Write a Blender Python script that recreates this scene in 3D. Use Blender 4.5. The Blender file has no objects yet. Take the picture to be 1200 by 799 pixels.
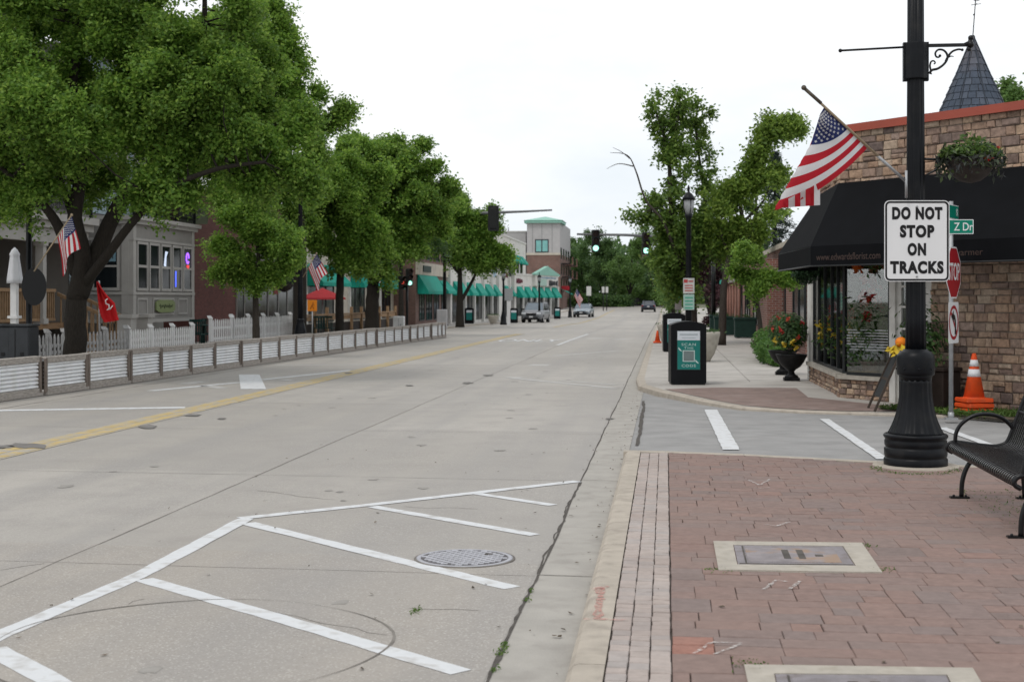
import bpy, bmesh, math, random
import numpy as np
from mathutils import Vector, Matrix

SC = bpy.context.scene
COL = SC.collection
R = random.Random(7)
NP = np.random.default_rng(11)
rad = math.radians
PI = math.pi

# ------------------------------------------------------------------ camera
HC = 1.67            # lens height over the road, metres
FP = 1667.0          # focal length in pixels of the 1200 px wide photograph
YAW = math.atan(180 / FP)
CS, SN = math.cos(YAW), math.sin(YAW)
HOR = 351.0

def zt(y):
    """height of the street surface at distance y: level, a shallow dip, then a rise"""
    ks = [(-400, 0), (62, 0), (95, -.14), (125, -.33), (150, -.30), (187, .04), (230, .85), (270, 1.45), (420, 1.9), (2000, 2.0)]
    for (a, za), (b, zb) in zip(ks, ks[1:]):
        if y <= b:
            t = (y - a) / (b - a)
            t = t * t * (3 - 2 * t)
            return za + (zb - za) * t
    return 2.0

def at(px, py, d):
    """world point seen at pixel px,py at forward distance d"""
    l = (px - 600) / FP * d
    return Vector((-SN * d + CS * l, CS * d + SN * l, HC + (HOR - py) / FP * d))

def gnd(px, py, z=0.0):
    d = (HC - z) * FP / (py - HOR)
    p = at(px, py, d)
    p.z = z
    return p

def onx(px, py, x):
    """point of the plane X = x seen at pixel"""
    t = (px - 600) / FP
    d = x / (-SN + CS * t)
    return at(px, py, d)

def col_at(px, x):
    return onx(px, HOR, x).y

# ------------------------------------------------------------------ materials
def lin(c):
    def f(v):
        v = v / 255.0
        return v / 12.92 if v <= .04045 else ((v + .055) / 1.055) ** 2.4
    return tuple(f(v) for v in c)

MATS = {}
def mat(name, rgb, rough=.6, metal=0., var=.12, scale=6., bump=0., bscale=40., spec=.22, coat=0., island=0., stretch=None, dirt=None, emit=0., trans=0., dr=(.5, .75)):
    """procedural material: a base colour broken up by noise at two scales"""
    if name in MATS: return MATS[name]
    m = bpy.data.materials.new(name); m.use_nodes = True
    nt = m.node_tree; N = nt.nodes; L = nt.links
    b = N['Principled BSDF']
    b.inputs['Roughness'].default_value = rough
    b.inputs['Metallic'].default_value = metal
    b.inputs['Specular IOR Level'].default_value = spec
    b.inputs['Coat Weight'].default_value = coat
    tc = N.new('ShaderNodeTexCoord'); src = tc.outputs['Object']
    if stretch:
        mp = N.new('ShaderNodeMapping'); mp.inputs['Scale'].default_value = stretch
        L.new(src, mp.inputs[0]); src = mp.outputs[0]
    base = None
    c = Vector(rgb)
    lo = tuple(c * (1 - var)) + (1,); hi = tuple(c * (1 + var)) + (1,)
    n1 = N.new('ShaderNodeTexNoise'); n1.inputs['Scale'].default_value = scale; n1.inputs['Detail'].default_value = 6
    L.new(src, n1.inputs['Vector'])
    mx = N.new('ShaderNodeMix'); mx.data_type = 'RGBA'
    rm = N.new('ShaderNodeMapRange'); rm.inputs[1].default_value = .3; rm.inputs[2].default_value = .7
    L.new(n1.outputs[0], rm.inputs[0]); L.new(rm.outputs[0], mx.inputs[0])
    mx.inputs[6].default_value = lo; mx.inputs[7].default_value = hi
    out = mx.outputs[2]
    if island:
        g = N.new('ShaderNodeNewGeometry')
        hs = N.new('ShaderNodeHueSaturation')
        mr = N.new('ShaderNodeMapRange'); mr.inputs[3].default_value = 1 - island; mr.inputs[4].default_value = 1 + island
        L.new(g.outputs['Random Per Island'], mr.inputs[0]); L.new(mr.outputs[0], hs.inputs['Value'])
        L.new(out, hs.inputs['Color']); out = hs.outputs[0]
    if dirt:
        n2 = N.new('ShaderNodeTexNoise'); n2.inputs['Scale'].default_value = dirt[1]; n2.inputs['Detail'].default_value = 8
        L.new(src, n2.inputs['Vector'])
        r2 = N.new('ShaderNodeMapRange'); r2.inputs[1].default_value = dr[0]; r2.inputs[2].default_value = dr[1]; r2.inputs[4].default_value = dirt[2]
        L.new(n2.outputs[0], r2.inputs[0])
        m2 = N.new('ShaderNodeMix'); m2.data_type = 'RGBA'
        L.new(r2.outputs[0], m2.inputs[0]); L.new(out, m2.inputs[6]); m2.inputs[7].default_value = tuple(dirt[0]) + (1,)
        out = m2.outputs[2]
    L.new(out, b.inputs['Base Color'])
    rr = N.new('ShaderNodeMapRange'); rr.inputs[3].default_value = max(0, rough - .08); rr.inputs[4].default_value = min(1, rough + .1)
    L.new(n1.outputs[0], rr.inputs[0]); L.new(rr.outputs[0], b.inputs['Roughness'])
    if bump:
        n3 = N.new('ShaderNodeTexNoise'); n3.inputs['Scale'].default_value = bscale; n3.inputs['Detail'].default_value = 5
        L.new(src, n3.inputs['Vector'])
        bp = N.new('ShaderNodeBump'); bp.inputs['Strength'].default_value = bump; bp.inputs['Distance'].default_value = .02
        L.new(n3.outputs[0], bp.inputs['Height']); L.new(bp.outputs[0], b.inputs['Normal'])
    if emit:
        b.inputs['Emission Color'].default_value = tuple(rgb) + (1,); b.inputs['Emission Strength'].default_value = emit
    if trans:
        o = N['Material Output']
        t = N.new('ShaderNodeBsdfTranslucent'); L.new(out, t.inputs[0])
        ms = N.new('ShaderNodeMixShader'); ms.inputs[0].default_value = trans
        L.new(b.outputs[0], ms.inputs[1]); L.new(t.outputs[0], ms.inputs[2]); L.new(ms.outputs[0], o.inputs[0])
    MATS[name] = m
    return m

def leaf_mat(name, c1, c2, c3, trans=.45):
    """leaves: each leaf takes its own tone between three greens"""
    m = bpy.data.materials.new(name); m.use_nodes = True
    nt = m.node_tree; N = nt.nodes; L = nt.links
    b = N['Principled BSDF']; b.inputs['Roughness'].default_value = .55; b.inputs['Specular IOR Level'].default_value = .3
    g = N.new('ShaderNodeNewGeometry')
    cr = N.new('ShaderNodeValToRGB')
    e = cr.color_ramp.elements
    e[0].color = tuple(c1) + (1,); e[1].color = tuple(c3) + (1,)
    x = e.new(.55); x.color = tuple(c2) + (1,)
    L.new(g.outputs['Random Per Island'], cr.inputs[0])
    tc = N.new('ShaderNodeTexCoord'); n = N.new('ShaderNodeTexNoise'); n.inputs['Scale'].default_value = .55; n.inputs['Detail'].default_value = 2
    L.new(tc.outputs['Object'], n.inputs['Vector'])
    hs = N.new('ShaderNodeHueSaturation'); mr = N.new('ShaderNodeMapRange')
    mr.inputs[1].default_value = .3; mr.inputs[2].default_value = .7; mr.inputs[3].default_value = .8; mr.inputs[4].default_value = 1.22
    L.new(n.outputs[0], mr.inputs[0]); L.new(mr.outputs[0], hs.inputs['Value']); L.new(cr.outputs[0], hs.inputs['Color'])
    L.new(hs.outputs[0], b.inputs['Base Color'])
    t = N.new('ShaderNodeBsdfTranslucent')
    h2 = N.new('ShaderNodeHueSaturation'); h2.inputs['Value'].default_value = 1.7; h2.inputs['Hue'].default_value = .487
    L.new(hs.outputs[0], h2.inputs['Color']); L.new(h2.outputs[0], t.inputs[0])
    ms = N.new('ShaderNodeMixShader'); ms.inputs[0].default_value = trans
    L.new(b.outputs[0], ms.inputs[1]); L.new(t.outputs[0], ms.inputs[2]); L.new(ms.outputs[0], N['Material Output'].inputs[0])
    MATS[name] = m
    return m

def glass_mat(name, tint=(.9, .95, .95), refl=.12):
    m = bpy.data.materials.new(name); m.use_nodes = True
    nt = m.node_tree; N = nt.nodes; L = nt.links
    N.remove(N['Principled BSDF'])
    t = N.new('ShaderNodeBsdfTransparent'); t.inputs[0].default_value = tuple(tint) + (1,)
    g = N.new('ShaderNodeBsdfGlossy'); g.inputs['Roughness'].default_value = .02
    fr = N.new('ShaderNodeFresnel'); fr.inputs[0].default_value = 1.5
    ad = N.new('ShaderNodeMath'); ad.operation = 'MULTIPLY'; ad.inputs[1].default_value = refl; ad.use_clamp = True
    L.new(fr.outputs[0], ad.inputs[0])
    ms = N.new('ShaderNodeMixShader'); L.new(ad.outputs[0], ms.inputs[0]); L.new(t.outputs[0], ms.inputs[1]); L.new(g.outputs[0], ms.inputs[2])
    L.new(ms.outputs[0], N['Material Output'].inputs[0])
    MATS[name] = m
    return m

# ------------------------------------------------------------------ mesh builder
class MB:
    def __init__(s): s.v = []; s.f = []; s.m = []; s.s = []; s.mi = 0; s.sm = False
    def addv(s, vs):
        o = len(s.v); s.v += [tuple(p) for p in vs]; return o
    def face(s, idx, mi=None, sm=None):
        s.f.append(tuple(idx)); s.m.append(s.mi if mi is None else mi); s.s.append(s.sm if sm is None else sm)
    def poly(s, pts, mi=None):
        o = s.addv(pts); s.face(range(o, o + len(pts)), mi)
    def box(s, c, size, rz=0., rx=0., ry=0., mi=None, bevel=0.):
        hx, hy, hz = [q / 2 for q in size]
        M = Matrix.Translation(Vector(c)) @ Matrix.Rotation(rz, 4, 'Z') @ Matrix.Rotation(ry, 4, 'Y') @ Matrix.Rotation(rx, 4, 'X')
        if bevel:
            b = min(bevel, hx * .9, hy * .9, hz * .9)
            vs = []
            for z, i in ((-hz, b), (-hz + b, 0), (hz - b, 0), (hz, b)):
                a, d = hx - i, hy - i
                q = b * (1 if i == 0 else .6)
                vs += [(-a + q, -d, z), (a - q, -d, z), (a, -d + q, z), (a, d - q, z), (a - q, d, z), (-a + q, d, z), (-a, d - q, z), (-a, -d + q, z)]
            o = s.addv([M @ Vector(p) for p in vs])
            for k in range(3):
                for i in range(8):
                    j = (i + 1) % 8
                    s.face((o + k * 8 + i, o + k * 8 + j, o + k * 8 + 8 + j, o + k * 8 + 8 + i), mi)
            s.face([o + i for i in range(7, -1, -1)], mi); s.face([o + 24 + i for i in range(8)], mi)
            return
        o = s.addv([M @ Vector((x, y, z)) for z in (-hz, hz) for x, y in ((-hx, -hy), (hx, -hy), (hx, hy), (-hx, hy))])
        for q in ((3, 2, 1, 0), (4, 5, 6, 7), (0, 1, 5, 4), (1, 2, 6, 5), (2, 3, 7, 6), (3, 0, 4, 7)): s.face([o + i for i in q], mi)
    def bx(s, x0, x1, y0, y1, z0, z1, mi=None, bevel=0.):
        s.box(((x0 + x1) / 2, (y0 + y1) / 2, (z0 + z1) / 2), (abs(x1 - x0), abs(y1 - y0), abs(z1 - z0)), mi=mi, bevel=bevel)
    def tube(s, pts, r, n=8, mi=None, cap=True, sm=True, closed=False):
        pts = [Vector(p) for p in pts]
        k = len(pts)
        rs = r if isinstance(r, (list, tuple)) else [r] * k
        if len(rs) == 2 and k != 2: rs = [rs[0] + (rs[1] - rs[0]) * i / (k - 1) for i in range(k)]
        rings = []
        up = None
        for i, p in enumerate(pts):
            if closed: t = (pts[(i + 1) % k] - pts[i - 1])
            else: t = (pts[min(i + 1, k - 1)] - pts[max(i - 1, 0)])
            if t.length < 1e-9: t = Vector((0, 0, 1))
            t.normalize()
            if up is None: up = Vector((1, 0, 0)) if abs(t.x) < .8 else Vector((0, 1, 0))
            a = up - t * up.dot(t)
            if a.length < 1e-6: a = t.orthogonal()
            a.normalize(); b = t.cross(a); up = a
            rings.append(s.addv([p + (a * math.cos(2 * PI * j / n) + b * math.sin(2 * PI * j / n)) * rs[i] for j in range(n)]))
        for i in range(k if closed else k - 1):
            q0, q1 = rings[i], rings[(i + 1) % k]
            for j in range(n):
                jj = (j + 1) % n
                s.face((q0 + j, q0 + jj, q1 + jj, q1 + j), mi, sm)
        if cap and not closed:
            s.face([rings[0] + j for j in range(n - 1, -1, -1)], mi, False); s.face([rings[-1] + j for j in range(n)], mi, False)
    def lathe(s, prof, n=24, c=(0, 0, 0), mi=None, sm=True, flute=0., nf=0, sx=1., sy=1.):
        c = Vector(c); rings = []
        for r, z in prof:
            if nf and r > 0:
                vs = [c + Vector((sx * math.cos(2 * PI * j / n), sy * math.sin(2 * PI * j / n), 0)) * (r * (1 - flute * (.5 + .5 * math.cos(nf * 2 * PI * j / n)))) + Vector((0, 0, z)) for j in range(n)]
            else:
                vs = [c + Vector((sx * r * math.cos(2 * PI * j / n), sy * r * math.sin(2 * PI * j / n), z)) for j in range(n)]
            rings.append(s.addv(vs))
        for q0, q1 in zip(rings, rings[1:]):
            for j in range(n):
                jj = (j + 1) % n
                s.face((q0 + j, q0 + jj, q1 + jj, q1 + j), mi, sm)
        s.face([rings[0] + j for j in range(n - 1, -1, -1)], mi, False); s.face([rings[-1] + j for j in range(n)], mi, False)
    def prism(s, poly, z0, z1, mi=None):
        """poly: 2-D outline (x,y), counter-clockwise; z0/z1 numbers or lists"""
        n = len(poly)
        a = z0 if isinstance(z0, list) else [z0] * n
        b = z1 if isinstance(z1, list) else [z1] * n
        o = s.addv([(p[0], p[1], a[i]) for i, p in enumerate(poly)]); q = s.addv([(p[0], p[1], b[i]) for i, p in enumerate(poly)])
        for i in range(n):
            j = (i + 1) % n
            s.face((o + i, o + j, q + j, q + i), mi)
        s.face([o + i for i in range(n - 1, -1, -1)], mi); s.face([q + i for i in range(n)], mi)
    def extr(s, pts, vec, mi=None):
        """planar outline of 3-D points pushed along vec"""
        n = len(pts); vec = Vector(vec)
        o = s.addv(pts); q = s.addv([Vector(p) + vec for p in pts])
        for i in range(n):
            j = (i + 1) % n
            s.face((o + i, o + j, q + j, q + i), mi)
        s.face([o + i for i in range(n - 1, -1, -1)], mi); s.face([q + i for i in range(n)], mi)
    def ball(s, c, r, n=10, m=7, mi=None, sc=(1, 1, 1)):
        prof = [(max(1e-4, r * math.sin(PI * i / m)), -r * math.cos(PI * i / m) * sc[2]) for i in range(m + 1)]
        s.lathe(prof, n, c, mi, True, sx=sc[0], sy=sc[1])
    def build(s, name, mats, parent=None, fix=True, loc=None):
        me = bpy.data.meshes.new(name)
        me.from_pydata(s.v, [], s.f)
        if not isinstance(mats, (list, tuple)): mats = [mats]
        for m in mats: me.materials.append(m)
        me.polygons.foreach_set('material_index', s.m)
        me.polygons.foreach_set('use_smooth', s.s)
        if fix:
            bm = bmesh.new(); bm.from_mesh(me); bmesh.ops.recalc_face_normals(bm, faces=bm.faces); bm.to_mesh(me); bm.free()
        me.update()
        o = bpy.data.objects.new(name, me); COL.objects.link(o)
        if parent: o.parent = parent
        if loc is not None: o.location = loc
        return o

def tag(o, label=None, cat=None, group=None, kind=None):
    if label: o['label'] = label
    if cat: o['category'] = cat
    if group: o['group'] = group
    if kind: o['kind'] = kind
    return o

def thing(name, label, cat, loc=(0, 0, 0), rz=0., group=None):
    o = bpy.data.objects.new(name, None); COL.objects.link(o)
    o.location = loc; o.rotation_euler = (0, 0, rz); o.empty_display_size = .2
    return tag(o, label, cat, group)

def part(name, mb, mats, parent, label=None):
    o = mb.build(name, mats, parent)
    if label: o['label'] = label
    return o

def struct(name, mb, mats, fix=True):
    return tag(mb.build(name, mats, fix=fix), kind='structure')

def copy_tree(o, parent=None, label=None):
    c = o.copy(); COL.objects.link(c)
    if parent: c.parent = parent
    for ch in list(o.children): copy_tree(ch, c)
    if label: c['label'] = label
    return c

def text_mesh(name, s, size, m, parent, loc, rot, extrude=.002, bold=0., width=None, align='CENTER', spacing=1.):
    cu = bpy.data.curves.new(name, 'FONT'); cu.body = s; cu.size = size; cu.extrude = extrude; cu.offset = bold
    cu.align_x = align; cu.align_y = 'CENTER'; cu.space_character = spacing; cu.resolution_u = 4
    t = bpy.data.objects.new(name, cu); COL.objects.link(t)
    dg = bpy.context.evaluated_depsgraph_get(); dg.update()
    me = bpy.data.meshes.new_from_object(t.evaluated_get(dg))
    bpy.data.objects.remove(t); bpy.data.curves.remove(cu)
    me.name = name
    sx = 1.
    if width:
        xs = [v.co.x for v in me.vertices]
        sx = width / (max(xs) - min(xs))
    me.transform(Matrix.Diagonal((sx, 1, 1, 1)))
    me.materials.clear(); me.materials.append(m)
    o = bpy.data.objects.new(name, me); COL.objects.link(o)
    o.parent = parent; o.location = loc; o.rotation_euler = rot
    return o

ORD = ['first', 'second', 'third', 'fourth', 'fifth', 'sixth', 'seventh', 'eighth', 'ninth', 'tenth', 'eleventh', 'twelfth', 'thirteenth',
       'fourteenth', 'fifteenth', 'sixteenth', 'seventeenth', 'eighteenth', 'nineteenth', 'twentieth', 'twenty-first', 'twenty-second',
       'twenty-third', 'twenty-fourth', 'twenty-fifth', 'twenty-sixth', 'twenty-seventh', 'twenty-eighth', 'twenty-ninth', 'thirtieth',
       'thirty-first', 'thirty-second', 'thirty-third', 'thirty-fourth', 'thirty-fifth', 'thirty-sixth']

# ------------------------------------------------------------------ foliage
def leaf_object(name, centers, L, W, m, parent, up=.35, droop=0., seed=0):
    """one mesh of many small rhombic leaves at the given points"""
    g = np.random.default_rng(seed)
    C = np.asarray(centers, dtype=np.float64); n = len(C)
    nrm = g.normal(size=(n, 3)); nrm[:, 2] = np.abs(nrm[:, 2]) + up
    nrm /= np.linalg.norm(nrm, axis=1, keepdims=True)
    a = g.normal(size=(n, 3)); a[:, 2] -= droop
    a -= nrm * np.sum(a * nrm, axis=1, keepdims=True)
    a /= np.linalg.norm(a, axis=1, keepdims=True) + 1e-9
    b = np.cross(nrm, a)
    l = L * g.uniform(.65, 1.3, size=(n, 1)); w = W * g.uniform(.65, 1.3, size=(n, 1)) / 2
    V = np.empty((n, 4, 3))
    V[:, 0] = C - a * l * .5
    V[:, 1] = C - a * l * .05 + b * w + nrm * l * .06
    V[:, 2] = C + a * l * .5 - nrm * l * .08
    V[:, 3] = C - a * l * .05 - b * w + nrm * l * .06
    me = bpy.data.meshes.new(name)
    me.vertices.add(n * 4); me.vertices.foreach_set('co', V.reshape(-1))
    me.loops.add(n * 4); me.loops.foreach_set('vertex_index', np.arange(n * 4, dtype=np.int32))
    me.polygons.add(n); me.polygons.foreach_set('loop_start', np.arange(0, n * 4, 4, dtype=np.int32))
    me.polygons.foreach_set('loop_total', np.full(n, 4, dtype=np.int32))
    me.materials.append(m); me.update(calc_edges=True)
    o = bpy.data.objects.new(name, me); COL.objects.link(o)
    if parent: o.parent = parent
    return o

def tree(name, label, base, limbs, lobes, nleaf, leaf, mleaf, mbark, seed=1, group=None, clump=.34, cat='tree', shell=.45, tuft=None, nbr=1.0, flat=.75, avoid=(), rag=.3, dk=.45):
    """limbs: [(points, r0, r1)] in world space; lobes: [(centre, (rx,ry,rz))]; leaves gather in clumps on twigs"""
    g = np.random.default_rng(seed); r = random.Random(seed)
    base = Vector(base)
    root = thing(name, label, cat, base, 0, group)
    mb = MB(); nodes = []
    for pts, r0, r1 in limbs:
        P = [Vector(p) - base for p in pts]
        fine = []
        for i in range(len(P) - 1):                  # smooth and roughen the limb
            p0 = P[max(i - 1, 0)]; p1 = P[i]; p2 = P[i + 1]; p3 = P[min(i + 2, len(P) - 1)]
            for k in range(5):
                t = k / 5
                q = .5 * ((2 * p1) + (p2 - p0) * t + (2 * p0 - 5 * p1 + 4 * p2 - p3) * t * t + (3 * p1 - p0 - 3 * p2 + p3) * t ** 3)
                fine.append(q + Vector((r.uniform(-1, 1), r.uniform(-1, 1), 0)) * r1 * .09)
        fine.append(P[-1])
        k = len(fine)
        rs = [r0 + (r1 - r0) * (i / (k - 1)) ** .8 for i in range(k)]
        mb.tube(fine, rs, 9)
        for i in range(k // 3, k): nodes.append((fine[i], rs[i]))
    vol = [l[1][0] * l[1][1] * l[1][2] for l in lobes]
    vs = [v ** .75 for v in vol]; tot = sum(vs)
    cl = []
    dens = sum(vol) / (clump ** 3) * dk
    ncl = int(max(12, min(900, dens)))
    for (c, rr), w in zip(lobes, vs):
        c = Vector(c) - base; ph = (r.uniform(0, 6), r.uniform(0, 6))
        for _ in range(max(2, int(ncl * w / tot))):
            d = Vector(g.normal(size=3)); d.normalize()
            q = r.random() ** shell * r.uniform(.8, 1.12) * (1 + rag * math.sin(4.1 * d.x + ph[0] + 2.3 * d.z) * math.sin(3.7 * d.y + ph[1] - 1.9 * d.z))
            cl.append(c + Vector((d.x * rr[0], d.y * rr[1], d.z * rr[2])) * q)
    if tuft:
        cl += [Vector(p) - base for p in tuft]
    if avoid:
        def ok(p):
            x, y = proj(p + base)
            m_ = FP * clump * .75 / max(1, (p + base).y); return not any(a - m_ <= x <= c + m_ and b - m_ <= y <= d_ + m_ for a, b, c, d_ in avoid)
        cl = [p for p in cl if ok(p)]
    NN = np.array([n[0] for n in nodes])
    for p in cl:                                       # twigs from the limbs out to the clumps
        if r.random() > nbr: continue
        d = np.linalg.norm(NN - np.array(p), axis=1) + np.maximum(0, NN[:, 2] - p.z) * .8
        n0, rn = nodes[int(np.argmin(d))]
        mid = n0.lerp(p, .5) + Vector((r.uniform(-.12, .12), r.uniform(-.12, .12), -.06)) * (p - n0).length
        rr0 = min(rn * .55, .012 + .012 * (p - n0).length)
        mb.tube([n0, n0.lerp(mid, .6), mid, mid.lerp(p, .6), p], (rr0, .006), 4, cap=False)
    part('trunk', mb, mbark, root)
    per = max(1, nleaf // len(cl))
    cs = np.array([tuple(p) for p in cl])
    sz = g.uniform(.5, 1.35, size=(len(cl), 1))
    # each clump is a handful of leafy twigs pointing outwards, so that outlines stay ragged
    ctr = cs.mean(axis=0); n = len(cl); K = 9
    out = cs - ctr; out /= np.linalg.norm(out, axis=1, keepdims=True) + 1e-6
    dirs = g.normal(size=(n, K, 3)) * np.array([1, 1, flat]) + out[:, None, :] * .75 + np.array([0, 0, .15])
    dirs /= np.linalg.norm(dirs, axis=2, keepdims=True)
    lens = clump * g.uniform(.5, 1.9, size=(n, K, 1)) * sz[:, None]
    ti = g.integers(0, K, size=(n, per)); rows = np.arange(n)[:, None]
    f = g.uniform(.02, 1, size=(n, per, 1))
    D_ = dirs[rows, ti]; Ln = lens[rows, ti]
    droop_ = np.zeros((n, per, 3)); droop_[:, :, 2] = -(f[:, :, 0] ** 2) * .22 * Ln[:, :, 0]
    pts = (cs[:, None, :] + D_ * Ln * f + droop_ + g.normal(size=(n, per, 3)) * (leaf[0] * .5 + clump * .17)).reshape(-1, 3)
    leaf_object('crown', pts, leaf[0], leaf[1], mleaf, root, seed=seed + 5, droop=.25)
    return root

def proj(p):
    d = -SN * p.x + CS * p.y; l = CS * p.x + SN * p.y
    return 600 + FP * l / d, HOR - FP * (p.z - HC) / d

def lob(px, py, d, rpx, rpy=None, rd=None):
    """crown lobe given where it shows and how big"""
    k = d / FP
    rx = rpx * k; rz = (rpy or rpx) * k
    return (at(px, py, d), (rx, rd or rx, rz))
# ------------------------------------------------------------------ world, sun, camera
w = bpy.data.worlds.new('World'); SC.world = w; w.use_nodes = True
nt = w.node_tree; N = nt.nodes; L = nt.links
for n in list(N): N.remove(n)
SUN_EL, SUN_AZ = rad(58), rad(215)
sky = N.new('ShaderNodeTexSky'); sky.sky_type = 'NISHITA'; sky.sun_disc = False
sky.sun_elevation = SUN_EL; sky.sun_rotation = SUN_AZ; sky.air_density = 1.2; sky.dust_density = 3
bg = N.new('ShaderNodeBackground'); bg.inputs[1].default_value = .10; L.new(sky.outputs[0], bg.inputs[0])
cl = N.new('ShaderNodeBackground'); cl.inputs[1].default_value = 1.0
tc = N.new('ShaderNodeTexCoord')
mp = N.new('ShaderNodeMapping'); mp.inputs['Scale'].default_value = (1, 1, 2.6); L.new(tc.outputs['Generated'], mp.inputs[0])
nz = N.new('ShaderNodeTexNoise'); nz.inputs['Scale'].default_value = 2.2; nz.inputs['Detail'].default_value = 7; nz.inputs['Roughness'].default_value = .55
L.new(mp.outputs[0], nz.inputs['Vector'])
cr = N.new('ShaderNodeValToRGB'); cr.color_ramp.elements[0].position = .35; cr.color_ramp.elements[1].position = .62
cr.color_ramp.elements[0].color = (.82, .88, .94, 1); cr.color_ramp.elements[1].color = (1.0, 1.0, 1.0, 1)
L.new(nz.outputs[0], cr.inputs[0]); L.new(cr.outputs[0], cl.inputs[0])
mr = N.new('ShaderNodeMapRange'); mr.inputs[1].default_value = .3; mr.inputs[2].default_value = .5; mr.inputs[3].default_value = .84; mr.inputs[4].default_value = .98
L.new(nz.outputs[0], mr.inputs[0])
mx = N.new('ShaderNodeMixShader'); L.new(mr.outputs[0], mx.inputs[0]); L.new(bg.outputs[0], mx.inputs[1]); L.new(cl.outputs[0], mx.inputs[2])
wo = N.new('ShaderNodeOutputWorld'); L.new(mx.outputs[0], wo.inputs[0])

sl = bpy.data.lights.new('sun', 'SUN'); sl.energy = .9; sl.angle = rad(14); sl.color = (1, .96, .9)
so = bpy.data.objects.new('sun', sl); COL.objects.link(so)
# Nishita: rotation is measured clockwise from +Y
sd = Vector((math.sin(SUN_AZ) * math.cos(SUN_EL), math.cos(SUN_AZ) * math.cos(SUN_EL), math.sin(SUN_EL)))
so.rotation_euler = (-sd).to_track_quat('-Z', 'Y').to_euler()

cd = bpy.data.cameras.new('camera'); co = bpy.data.objects.new('camera', cd); COL.objects.link(co)
cd.sensor_width = 36; cd.lens = 36 * FP / 1200; cd.shift_y = -(399.5 - HOR) / 1200
cd.clip_start = .1; cd.clip_end = 3000
cd.dof.use_dof = True; cd.dof.focus_distance = 13.3; cd.dof.aperture_fstop = 4.5
co.location = (0, 0, HC); co.rotation_euler = (rad(90), 0, YAW)
SC.camera = co
SC.view_settings.view_transform = 'Standard'; SC.view_settings.look = 'None'
SC.view_settings.exposure = .17; SC.view_settings.gamma = 1
SC.cycles.max_bounces = 8; SC.cycles.transparent_max_bounces = 12

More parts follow.
